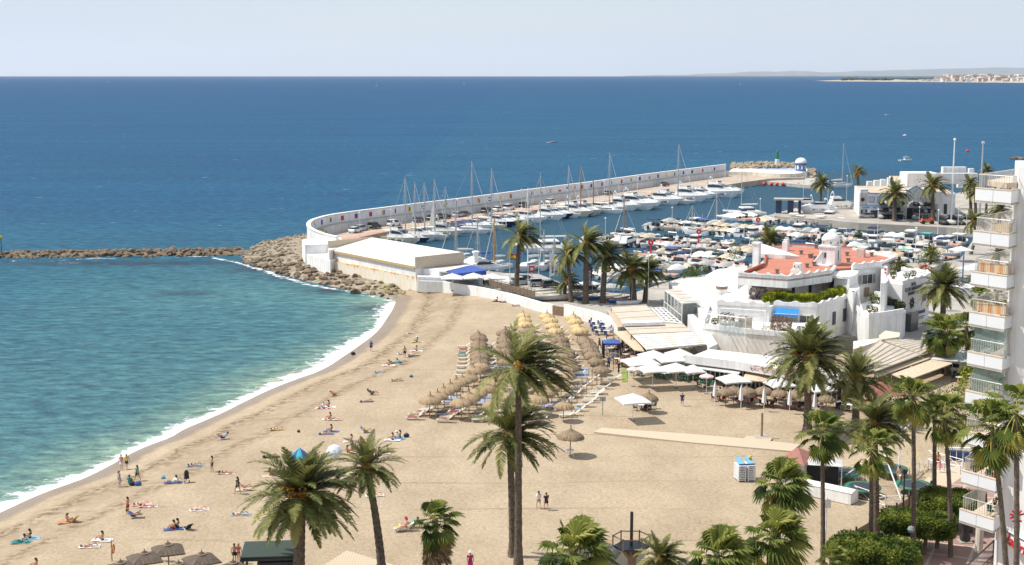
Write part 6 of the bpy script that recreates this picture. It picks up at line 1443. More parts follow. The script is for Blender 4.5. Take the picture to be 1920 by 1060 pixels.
LP = [(675,447),(733,441),(858,418),(978,396),(1133,377),(1195,368),(1293,350),(1359,340)]
for i,(x,y)in enumerate(LP):street_lamp(x,y,2,6.2,f'white lamp post, {nth(i)} from the boathouse along the pier road','lamp posts along the pier')
for i,(x,y,h,lab)in enumerate([(1135,443,4.5,'thin white lamp at the near end of the second pontoon'),(1260,423,4.8,'thin white lamp at the near end of the third pontoon'),(1425,402,4.3,'thin white lamp beside the catamaran'),(1506,376,6,'white lamp standing on the fuel mole'),(1552,376,6,'white lamp behind the lone mole palm'),(1587,378,8,'tall white lamp left of the harbour building'),(1645,447,7,'white lamp between the mole quay and third pontoon'),(1715,500,8,'white lamp behind the lettered club wing'),(1723,425,5,'white lamp in front of the black boat racks'),(1794,470,10,'white lamp left of the curved quay palm'),(1215,572,9,'white lamp beside the palms behind the pergola roofs'),(1758,440,6,'white lamp on the mole edge in front of the dinghies'),(1811,445,6,'white lamp on the mole edge nearest the tower')]):street_lamp(x,y,2 if y!=443 and y!=423 else.7,h,lab,'thin lamp posts of the marina')
for i,(x,y,h,lab)in enumerate([(956,544,7.2,'white flagpole carrying the Spanish flag'),(990,540,6.0,'bare white pole right of the flag palm'),(1010,536,8.2,'taller bare white pole beside the life saving post'),(1127,562,7.6,'white pole with small Spanish flag between the row palms')]):
 pole('flagpole',x,y,2,h,.08,lab,'flagpole')
FMr,FMy = FM['r'],FM['y']
def flag(px,py,y,w,h,lab):
 p = AT(px,py,y);mb = MB();n = 6
 for b_,(z0,z1,c)in enumerate(((.5,.25,0),(.25,-.25,1),(-.25,-.5,0))):
  mb.cm = c
  for k in range(n):x0,x1 = w*k/n,w*(k+1)/n;q = lambda x:.12*math.sin(x*4);mb.add([(x0,q(x0),z1*h),(x1,q(x1),z1*h),(x1,q(x1),z0*h),(x0,q(x0),z0*h),(x0,q(x0)+.02,z1*h),(x1,q(x1)+.02,z1*h),(x1,q(x1)+.02,z0*h),(x0,q(x0)+.02,z0*h)],[(0,1,2,3),(7,6,5,4)])
 o = mb.obj('flag',[FMr,FMy],None,loc=p);tag(o,lab,'flag');return o
flag(957,482,G(956,544,2).y,1.5,1.05,'Spanish flag flying from the pole left of the flag palm');flag(1128,506,G(1127,562,2).y,1.5,.9,'smaller Spanish flag half hidden behind a palm trunk')
def banner(px,py,zt,m,lab,txt,tm):
 p = G(px,py,2);t = thing('feather_banner',p,0,lab,'banner');MB().tube([(0,0,0),(0,0,zt)],.05,5).obj('pole',polew,t)
 mb = MB();mb.add([(.05,0,1.0),(.9,0,1.2),(1.1,0,zt-.9),(.9,0,zt-.2),(.4,0,zt),(.05,0,zt),(.05,.02,1.0),(.9,.02,1.2),(1.1,.02,zt-.9),(.9,.02,zt-.2),(.4,.02,zt),(.05,.02,zt)],[(0,1,2,3,4,5),(11,10,9,8,7,6)]);mb.obj('cloth',m,t)
 o = text(t,txt,.62,tm,Vector((.55,-.03,zt*.5)),0);o.rotation_euler = (R(90),R(-90),0)
banner(1031,528,5.6,sailc,'white feather banner with vertical dark lettering near the quay','MARINA',lett);banner(1100,548,5.4,mat('purple_cloth',(.06,.05,.12),.8),'dark purple feather banner with pale lettering behind the palms','NAUTICA',polew)
car_cols = dict(white=(.75,.75,.75),silver=(.42,.43,.45),black=(.012,.012,.014),grey=(.10,.105,.11),green=(.02,.07,.05),blue=(.03,.06,.16))
CM = {k:mat('car_paint_'+k,c,.25,.03,.5,spec=.6)for k,c in car_cols.items()}
def car(lab,kind='hatch'):
 t = thing('parked_car',(0,-400,-50),0,lab,'car','parked cars');L,W = 4.3,1.78
 pr = [(-2.15,.35),(-2.15,.85),(-2.0,1.0),(1.0,1.0),(1.95,.82),(2.15,.6),(2.15,.35)];mb = MB();n = len(pr)
 mb.add([(x,-W/2*(.94 if abs(x)>2 else 1),z)for x,z in pr]+[(x,W/2*(.94 if abs(x)>2 else 1),z)for x,z in pr],[tuple(range(n)),tuple(range(n,2*n))[::-1]]+[(i+n,i,(i+1)%n,(i+1)%n+n)for i in range(n)]);mb.obj('body',CM['white'],t)
 cp = [(-2.0,1.0),(-1.75,1.48),(.1,1.52),(1.0,1.0)]if kind=='hatch' else[(-2.05,1.0),(-1.95,1.68),(.35,1.7),(1.1,1.0)]
 mb = MB();mb.add([(x,-W/2*(.95 if z<1.1 else.78),z)for x,z in cp]+[(x,W/2*(.95 if z<1.1 else.78),z)for x,z in cp],[(0,1,2,3),(7,6,5,4)]+[(i+4,i,(i+1)%4,(i+1)%4+4)for i in range(4)]);mb.obj('window',windsc,t)
 x0,z0 = cp[1];x1,z1 = cp[2];MB().box(((x0+x1)/2,0,z0+.05),(x1-x0+.1,W*.8,.08)).obj('roof',CM['white'],t)
 for sx in(-1.35,1.35):
  for sy in(-1,1):w = MB();w.lathe([(.33,-.1),(.33,.1)],n=12);wo_ = w.obj('wheel',black,t,loc=(sx,sy*W/2*.95,.33));wo_.rotation_euler.x = R(90);MB().lathe([(.18,-.115),(.18,.115)],n=10).obj('rim',alu,wo_)
 for sy in(-1,1):MB().box((2.12,sy*.62,.68),(.1,.34,.14)).obj('headlight',gelcoat,t);MB().box((-2.14,sy*.68,.85),(.06,.25,.16)).obj('tail_light',rb2,t)
 for sy in(-1,1):MB().box((.85,sy*1.0,1.05),(.15,.2,.13)).obj('mirror',CM['white'],t)
 return t
c_h = car('h');c_s = car('s','suv');KIDS.clear();cu_ = {0:0,1:0}
wroad = [Vector((p.x,p.y,0))for p in wl2]
def wall_pose(px,back):
 lo,hi = 0,1
 for _ in range(30):
  m_ = (lo+hi)/2;p,d = interp(wroad,m_);q = 960+FPX*p.x/(p.y*math.cos(PITCH)+40*math.sin(PITCH))
  if q<px:lo = m_
  else:hi = m_
 p,d = interp(wroad,lo);n = Vector((d.y,-d.x,0));return p+n*back,math.atan2(d.y,d.x)
cars = [(633,0,'white','white car parked at the curve of the breakwater'),(654,0,'silver','silver hatchback beside the curved breakwater wall'),(679,1,'black','black car third in the row at the breakwater curve'),(716,1,'white','white pickup like car behind the first sailing boats'),(764,0,'grey','grey car under the fourth painted flag group'),(790,0,'black','black car behind the half raised grey sail'),(812,0,'black','black car right of the raised sail'),(838,0,'silver','silver car behind the tallest mast'),(850,0,'grey','dark grey car right of the tallest mast'),(891,1,'green','dark green off-roader parked by the wall'),(913,0,'white','white saloon right of the green off-roader'),(932,1,'white','white pickup between saloon and black off-roader'),(961,1,'black','large black off-roader parked by the wall'),(1012,0,'white','white car behind the navy yacht'),(1120,0,'grey','dark car halfway along the pier road'),(1227,0,'black','black car near the highest mast')]
for px,k,cm,lab in cars:
 q,an = wall_pose(px,4.2 if px>640 else 5.5);src = c_s if k else c_h
 if cu_[k]==0:o = src;cu_[k] = 1;o.location = (q.x,q.y,QZ)
 else:o = dup(src,(q.x,q.y,QZ))
 o.rotation_euler.z = an+(math.pi/2 if False else 0)+rnd.uniform(-.06,.06);o['label'] = lab
 for ch in[c for c in bpy.data.objects if c.parent==o and c.name.split('.')[0]in('body','roof','mirror')]:ch.material_slots[0].link = 'OBJECT';ch.material_slots[0].material = CM[cm]
KIDS.clear()
def carat(px,py,z,rz,cm,lab,k=0):
 p = G(px,py,z);o = dup(c_s if k else c_h,(p.x,p.y,z),rz,lab)
 for ch in[c for c in bpy.data.objects if c.parent==o and c.name.split('.')[0]in('body','roof','mirror')]:ch.material_slots[0].link = 'OBJECT';ch.material_slots[0].material = CM[cm]
carat(1623,409,2,3.2,'silver','silver car parked before the harbour building');carat(978,534,2,.3,'silver','silver car parked beside the flag palm');carat(988,530,2,.4,'grey','dark grey car behind the silver one near the flag palm')
carat(1012,537,2,.2,'silver','silver car among the dinghies right of the life saving post');carat(1035,540,2,.3,'grey','grey car in the near harbour parking row');carat(1088,551,2,.2,'silver','silver van like car behind the row of palms',1);carat(1108,552,2,.2,'grey','grey car parked behind the tallest row palm',1)
for i,(px,py,sc)in enumerate([(996,551,1.15),(1013,556,1.15),(1034,560,1.25),(1056,556,1.2)]):
 t = thing('beach_dinghy',G(px,py,2.4),.15,f'pale grey racing dinghy hull stored ashore, {nth(i)} from the left behind the beach wall','dinghy','dinghies ashore behind the wall');h = hull_mb(7.5*sc,2.2,.75,1.7,.8,(.1,.5),.3);h.obj('hull',mat('grey_hull',(.50,.49,.45),.6,.08),t,True)
 MB().tube([(.1,0,.8),(.1,0,1.9)],.06,5).obj('mast_stub',alu,t);MB().box((0,0,-.3),(2.4,1.6,.3)).obj('cradle',dark,t)
t = thing('canoe',G(985,551,2.1),.1,'red canoe lying behind the beach wall','canoe');hull_mb(4.5,.8,.35,1.6,.3,(.2,.7),.2).obj('hull',mat('canoe_red',(.55,.12,.07),.5),t,True)
for i,(px,py,c)in enumerate([(1106,561,'blue'),(1166,566,'blue'),(1180,569,'white'),(1146,558,'white'),(1160,562,'red'),(1122,556,'white')]):
 t = thing('rowing_dinghy',G(px,py,2.2),.1*i,f'small {c} sailing dinghy ashore, {nth(i)} from the left near the row of palms','dinghy');hull_mb(4.6,1.4,.5,1.7,.7,(.15,.7),.3).obj('hull',antif[c],t,True);MB().tube([(.4,0,.4),(.5,0,4.5-i*.2)],.035,4).obj('mast',alu,t)
rk = thing('boat_rack',(0,0,0));bpy.data.objects.remove(rk)
dinm = mat('black_inflatable',(.03,.03,.035),.6,.3);cnt_ = 0
def rackrow(x0,x1,yb,levels,n,nm):
 t = thing('boat_rack',(0,0,0),0,nm,'rack');p,q = G(x0,yb,2),G(x1,yb,2);mb = MB()
 for l in range(levels+1):mb.tube([(p.x,p.y,2.1+l*1.9),(q.x,q.y,2.1+l*1.9)],.06,4)
 for k in range(n+1):s = p.lerp(q,k/n);mb.tube([(s.x,s.y,2),(s.x,s.y,2.1+levels*1.9)],.06,4)
 mb.obj('frame',greym,t)
 for l in range(levels):
  for k in range(n):
   s = p.lerp(q,(k+.5)/n);d_ = thing('stored_inflatable',(s.x,s.y-.2,2.5+l*1.9),0,f'dark inflatable boat in slot {nth(k)} from the left, {nth(l)} shelf of {"the left" if x0 < 1700 else "the right"} rack','boat','inflatables stored in racks')
   o = link('tube',dcov if(k+l)%3 else dcov2,d_);o.rotation_euler.z = rnd.uniform(-.1,.1)
   link('keel',keelm,d_)
mb = MB();mb.ball((0,0,.1),1,10,.95,2.0,.62);dcov = mb.mesh('tube',dinm,True);dcov2 = mb.mesh('tube',mat('pale_inflatable',(.35,.36,.38),.7),True);keelm = MB().box((0,-.1,-.5),(.2,3.2,.25)).mesh('keel',greym)
rackrow(1648,1692,410,3,6,'steel rack of black inflatable boats left of the arched hall');rackrow(1712,1752,412,3,5,'steel rack of black inflatable boats right of the hall door')
for i in range(10):
 px = 1768+(i%5)*15;py = 411 if i<5 else 421;p = G(px,py,2);t = thing('covered_dinghy',(p.x,p.y,2.6),.1,f'covered dinghy on trailer, {nth(i % 5)} from the left in the {"rear" if i < 5 else "front"} row by the side wall','boat','covered dinghies by the harbour building')
 mb = MB();mb.ball((0,0,0),1,10,1.25,2.6,.7);mb.obj('cover',dinm if i%2 else cvr_grey,t,True);MB().box((0,0,-.5),(1.2,3,.2)).obj('trailer',dark,t)
t = thing('tractor',G(1738,420,2),0,'orange forklift tractor in front of the boat racks','tractor');MB().box((0,0,1.0),(3.4,1.6,.9),taper=.85).obj('body',mat('tractor_orange',(.62,.13,.03),.5),t);MB().box((-.6,0,2.0),(1.5,1.4,1.2),taper=.9).obj('cab',dark,t)
for sx in(-1.2,1.2):
 for sy in(-.8,.8):MB().lathe([(.5,-.15),(.5,.15)],n=12).obj('wheel',black,t,loc=(sx,sy,.5)).rotation_euler.x = R(90)
for i,(pts,zt_,mm,lab)in enumerate([([(1690,520),(1746,496),(1760,488),(1770,489),(1756,499),(1700,524)],3.4,concrete,'low concrete quay wall running behind the club wing'),([(1800,520),(1850,490),(1856,493),(1806,524)],3.0,concrete,'low concrete quay wall left of the third balcony'),([(1790,540),(1846,540),(1846,533),(1794,532)],3.8,white,'white kiosk roof with blue edge between wing palm and tower'),([(1700,512),(1738,496),(1734,493),(1696,508)],2.6,redpav,'red paved ramp behind the club wing')]):
 nm = ['quay_wall','quay_wall','kiosk','ramp'][i];o = px_prism(nm,pts,zt_,1.9,mm);tag(o,lab,nm.replace('_',' '))
U2 = [(1745,478,3,'white parasol on the quay behind the club wing'),(1802,468,3.4,'wide white parasol beside the curved quay palm'),(1822,503,3,'white parasol seen left of the second balcony'),(1846,497,3.4,'white awning parasol between second and third balcony')]
KIDS.clear()
for x,y,w,lab in U2:p = G(x,y,4.6);dup(U_white,(p.x,p.y,2),.3,lab)
for i,(x,y,h)in enumerate([(1804,540,7),(1866,505,6),(1872,490,6)]):t = thing('blue_post',G(x,y,2),0,['tall blue post above the broad wing palm','blue post seen between balconies, left one','blue post seen between balconies, right one'][i],'post');MB().tube([(0,0,0),(0,0,h)],.14,6).obj('shaft',mat('post_blue',(.05,.18,.42),.6),t);MB().box((0,0,.1),(.5,.5,.2)).obj('foot',concrete,t)
# ================================================================ PEOPLE
SKIN = [mat('skin_tan',(.52,.29,.18),.55,.08),mat('skin_pale',(.66,.42,.31),.55,.08),mat('skin_brown',(.34,.18,.11),.55,.08)]
HAIR = [mat('hair_dark',(.025,.018,.014),.6,.2),mat('hair_brown',(.11,.06,.03),.6,.2),mat('hair_blond',(.42,.29,.13),.6,.2),mat('hair_grey',(.4,.39,.37),.6,.1)]
CL = {k:mat('cloth_'+k,c,.85,.1)for k,c in dict(red=(.55,.03,.03),blue=(.05,.11,.30),navy=(.02,.03,.09),white=(.78,.78,.76),black=(.02,.02,.022),pink=(.62,.25,.30),yellow=(.62,.47,.10),green=(.03,.15,.09),grey=(.28,.29,.31),teal=(.02,.28,.28),orange=(.50,.21,.08),magenta=(.55,.03,.16),beige=(.55,.46,.34),sky=(.18,.40,.55)).items()}
def joints(pose):
 V = Vector
 if pose in('stand','walk'):
  w = .26 if pose=='walk' else.05
  J = dict(pel=V((0,0,.93)),bel=V((0,0,1.08)),che=V((.01,0,1.30)),nec=V((0,0,1.46)),hea=V((.02,0,1.60)),top=V((.02,0,1.70)))
  for s,n in((1,'L'),(-1,'R')):
   k = w*s
   J.update({'sh'+n:V((0,.18*s,1.41)),'el'+n:V((-.04-k*.5,.25*s,1.13)),'wr'+n:V((.04-k*.9,.25*s,.88)),'hi'+n:V((0,.09*s,.90)),'kn'+n:V((.04+k*.7,.10*s,.50)),'an'+n:V((k*.95-(.06 if s<0 else 0),.11*s,.09 if s>0 or pose=='stand' else.14)),'to'+n:V((k*.95+.16,.12*s,.03))})
 elif pose=='sit':
  J = dict(pel=V((0,0,.12)),bel=V((-.04,0,.26)),che=V((-.06,0,.47)),nec=V((-.03,0,.63)),hea=V((.02,0,.77)),top=V((.03,0,.87)))
  for s,n in((1,'L'),(-1,'R')):J.update({'sh'+n:V((-.05,.18*s,.58)),'el'+n:V((.06,.25*s,.36)),'wr'+n:V((.28,.16*s,.38)),'hi'+n:V((.02,.09*s,.12)),'kn'+n:V((.38,.13*s,.42)),'an'+n:V((.62,.11*s,.08)),'to'+n:V((.78,.12*s,.05))})
 elif pose=='sitback':
  J = dict(pel=V((0,0,.12)),bel=V((-.10,0,.24)),che=V((-.22,0,.42)),nec=V((-.28,0,.56)),hea=V((-.27,0,.70)),top=V((-.26,0,.80)))
  for s,n in((1,'L'),(-1,'R')):J.update({'sh'+n:V((-.28,.18*s,.50)),'el'+n:V((-.42,.26*s,.28)),'wr'+n:V((-.46,.28*s,.06)),'hi'+n:V((.02,.09*s,.12)),'kn'+n:V((.46,.10*s,.14+.2*(s>0))),'an'+n:V((.88-.2*(s>0),.10*s,.08)),'to'+n:V((.96-.2*(s>0),.12*s,.16))})
 elif pose in('lie','prone'):
  f = 1 if pose=='lie' else-1
  J = dict(pel=V((0,0,.12)),bel=V((-.16,0,.12)),che=V((-.38,0,.14)),nec=V((-.54,0,.13)),hea=V((-.68,0,.13)),top=V((-.78,0,.14)))
  for s,n in((1,'L'),(-1,'R')):J.update({'sh'+n:V((-.50,.18*s,.11)),'el'+n:V((-.34 if f>0 else-.62,.30*s,.07)),'wr'+n:V((-.10 if f>0 else-.78,.28*s if f>0 else.16*s,.06)),'hi'+n:V((.03,.09*s,.11)),'kn'+n:V((.44,.11*s,.12+(.22 if(f>0 and s>0)else 0))),'an'+n:V((.84-(.16 if(f>0 and s>0)else 0),.12*s,.06)),'to'+n:V((.88+(.08 if f<0 else-.14*(s>0)),.14*s,.16 if f>0 and s<0 else.04))})
 elif pose=='chair':
  J = dict(pel=V((0,0,.50)),bel=V((-.05,0,.64)),che=V((-.10,0,.86)),nec=V((-.10,0,1.02)),hea=V((-.06,0,1.16)),top=V((-.05,0,1.26)))
  for s,n in((1,'L'),(-1,'R')):J.update({'sh'+n:V((-.10,.18*s,.97)),'el'+n:V((.0,.27*s,.74)),'wr'+n:V((.24,.20*s,.72)),'hi'+n:V((.03,.09*s,.50)),'kn'+n:V((.44,.11*s,.50)),'an'+n:V((.46,.12*s,.09)),'to'+n:V((.60,.13*s,.04))})
 else:
  J = dict(pel=V((0,0,.12)),bel=V((-.13,0,.17)),che=V((-.32,0,.30)),nec=V((-.44,0,.42)),hea=V((-.52,0,.54)),top=V((-.56,0,.63)))
  for s,n in((1,'L'),(-1,'R')):J.update({'sh'+n:V((-.41,.18*s,.36)),'el'+n:V((-.20,.27*s,.20)),'wr'+n:V((.02,.22*s,.20)),'hi'+n:V((.02,.09*s,.12)),'kn'+n:V((.42,.11*s,.18+.16*(s>0))),'an'+n:V((.82-.12*(s>0),.12*s,.08)),'to'+n:V((.90-.1*(s>0),.13*s,.18))})
 return J
POSE = {}
def pose_data(pose):
 if pose in POSE:return POSE[pose]
 J = joints(pose);vs = [];ed = [];rad = []
 def chain(pts,par=None):
  last = par
  for p,r in pts:
   vs.append(tuple(p));rad.append(r);i = len(vs)-1
   if last is not None:ed.append((last,i))
   last = i
  return last
 hd = (J['top']-J['nec']).normalized()
 pel = chain([(J['pel'],.125)]);che = chain([(J['bel'],.108),(J['che'],.128)],pel);nk = chain([(J['nec'],.058)],che);chain([(J['hea']-hd*.045,.074),(J['hea']+hd*.03,.088),(J['top']-hd*.03,.062)],nk)
 for n,s in(('L',1),('R',-1)):
  el,wr = J['el'+n],J['wr'+n];d = (wr-el).normalized();sd_ = Vector((0,s,0))if abs(d.y)<.8 else Vector((1,0,0));acr = d.cross(sd_).normalized()
  w = chain([(J['sh'+n],.066),(J['sh'+n].lerp(el,.5),.052),(el,.042),(el.lerp(wr,.5),.038),(wr,.027)],che)
  palm_ = chain([(wr+d*.055,.030)],w)
  for k,(o,l)in enumerate(((-.03,.075),(-.01,.088),(.011,.082),(.03,.064))):chain([(wr+d*.09+acr*o,.010),(wr+d*(.09+l*.55)+acr*o*1.25,.009),(wr+d*(.085+l)+acr*o*1.25-sd_*.022,.008)],palm_)
  chain([(wr+d*.05+acr*.045,.011),(wr+d*.085+acr*.065,.010)],palm_)
  hi,kn,an_ = J['hi'+n],J['kn'+n],J['an'+n];chain([(hi,.098),(hi.lerp(kn,.5),.078),(kn,.056),(kn.lerp(an_,.35),.056),(kn.lerp(an_,.7),.042),(an_,.036),(an_.lerp(J['to'+n],.5)+Vector((0,0,-.005)),.038),(J['to'+n],.028)],pel)
 me = bpy.data.meshes.new('body');me.from_pydata(vs,ed,[]);o = bpy.data.objects.new('body_tmp',me);COL.objects.link(o)
 sk = o.modifiers.new('s','SKIN');ss = o.modifiers.new('u','SUBSURF');ss.levels = 1;ss.render_levels = 1;sk.use_smooth_shade = True
 if not me.skin_vertices:me.attributes.new('skin_vertex','FLOAT','POINT')
 for i,r in enumerate(rad):me.skin_vertices[0].data[i].radius = (r,r);me.skin_vertices[0].data[i].use_root = (i==0)
 dg = bpy.context.evaluated_depsgraph_get();dg.update();bme = bpy.data.meshes.new_from_object(o.evaluated_get(dg));bpy.data.objects.remove(o)
 bme.materials.clear();bme.materials.append(SKIN[0]);bme.name = 'body'
 fwd = Vector((1,0,0))if hd.z>.5 else(Vector((0,0,1))if pose in('lie','recline')else Vector((0,0,-1)))
 hc = J['hea']+hd*.035-fwd*.022;hm = MB();M = hd.to_track_quat('Z','Y').to_matrix();b_ = MB();b_.ball((0,0,0),.112,10,sz=1.0);hm.add([hc+M@Vector(v)for v in b_.v],b_.f);hm.tube([hc-fwd*.07,hc-fwd*.085-hd*.12,hc-fwd*.07-hd*.2],[.06,.06,.03],6);hair = hm.mesh('hair',HAIR[0],True)
 nm = MB();e = J['hea']+hd*.005+fwd*.095;side = hd.cross(fwd).normalized();nm.ball(e-hd*.015,.016,5);face = nm.mesh('nose',SKIN[0])
 eyes = [MB().ball(J['hea']+hd*.02+fwd*.088+side*q,.012,5).mesh('eye',black)for q in(-.034,.034)]
 ear = MB();[ear.ball(J['hea']+side*q,.022,5)for q in(-.09,.09)];ears = ear.mesh('ears',SKIN[0])
 top = MB();top.tube([J['bel'].lerp(J['pel'],.75),J['bel'],J['che'],J['che'].lerp(J['nec'],.62)],[.155,.148,.172,.11],10)
 for n in 'LR':top.tube([J['sh'+n].lerp(J['che'],.3),J['sh'+n],J['sh'+n].lerp(J['el'+n],.62)],[.085,.09,.075],8)
 sh = MB();sh.tube([J['bel'].lerp(J['pel'],.55),J['pel'],J['pel'].lerp(J['hiL'].lerp(J['hiR'],.5),.9)],[.15,.165,.15],10)
 for n in 'LR':sh.tube([J['hi'+n].lerp(J['pel'],.2),J['hi'+n],J['hi'+n].lerp(J['kn'+n],.55)],[.11,.118,.105],8)
 br = MB();br.tube([J['che'].lerp(J['bel'],.25),J['che'],J['che'].lerp(J['nec'],.25)],[.14,.158,.145],10);bk = MB();bk.tube([J['bel'].lerp(J['pel'],.7),J['pel'],J['pel'].lerp(J['hiL'].lerp(J['hiR'],.5),.9)],[.14,.158,.13],10)
 pants = MB();pants.v = list(sh.v);pants.f = list(sh.f);pants.m = list(sh.m)
 for n in 'LR':pants.tube([J['hi'+n],J['kn'+n],J['an'+n].lerp(J['kn'+n],.1)],[.115,.085,.07],8)
 dr = MB();dr.tube([J['bel'].lerp(J['pel'],.5),J['pel'],J['hiL'].lerp(J['hiR'],.5).lerp(J['knL'].lerp(J['knR'],.5),.75)],[.15,.185,.23],12)
 hat = MB();b_ = MB();b_.lathe([(.19,-.01),(.20,.01),(.11,.03),(.10,.10),(.02,.12)],n=12);hat.add([hc+hd*.04+M@Vector(v)for v in b_.v],b_.f)
 W = CL['white'];POSE[pose] = dict(body=bme,hair=hair,nose=face,eyes=eyes,ears=ears,shirt=top.mesh('shirt',W,True),shorts=sh.mesh('shorts',W,True),bikini_top=br.mesh('bikini_top',W,True),swim_briefs=bk.mesh('swim_briefs',W,True),trousers=pants.mesh('trousers',W,True),skirt=dr.mesh('skirt',W,True),hat=hat.mesh('sun_hat',W))
 return POSE[pose]
def person(pose,loc,rz,label,wear,skin=0,hair=0,sc=1.0,grp='people on the beach'):
 D = pose_data(pose);t = thing('person',loc,rz,label,'person',grp);t.scale = (sc,)*3
 for k in('body','nose','ears'):o = link(k,D[k],t,m=SKIN[skin])
 [link('eye',e_,t)for e_ in D['eyes']];link('hair',D['hair'],t,m=HAIR[hair])
 for k,c in wear.items():link(k,D[k],t,m=CL[c])
 return t
def towel(px,py,rz,c,label,w=.78,l=1.8,dz=.02,stripes=None,loc=None):
 p = loc or B(px,py);mb = MB();n = 6;L = []
 for i in range(n+1):
  for j in range(4):x,y = (i/n-.5)*l,(j/3-.5)*w;L.append((x+.04*math.sin(j*3+i),y+.03*math.sin(i*2.1),.03+.025*math.sin(i*1.7+j*2.3)))
 mb.add(L,[(i*4+j,(i+1)*4+j,(i+1)*4+j+1,i*4+j+1)for i in range(n)for j in range(3)])
 if stripes:mb.m = [(k//3)%2 for k in range(len(mb.f))]
 o = mb.obj('towel',[CL[c]]+([CL[stripes]]if stripes else[]),None,loc=(p.x,p.y,p.z+dz+.015));o.rotation_euler.z = rz;tag(o,label,'towel','beach towels');return o
PL = 'near the water left'
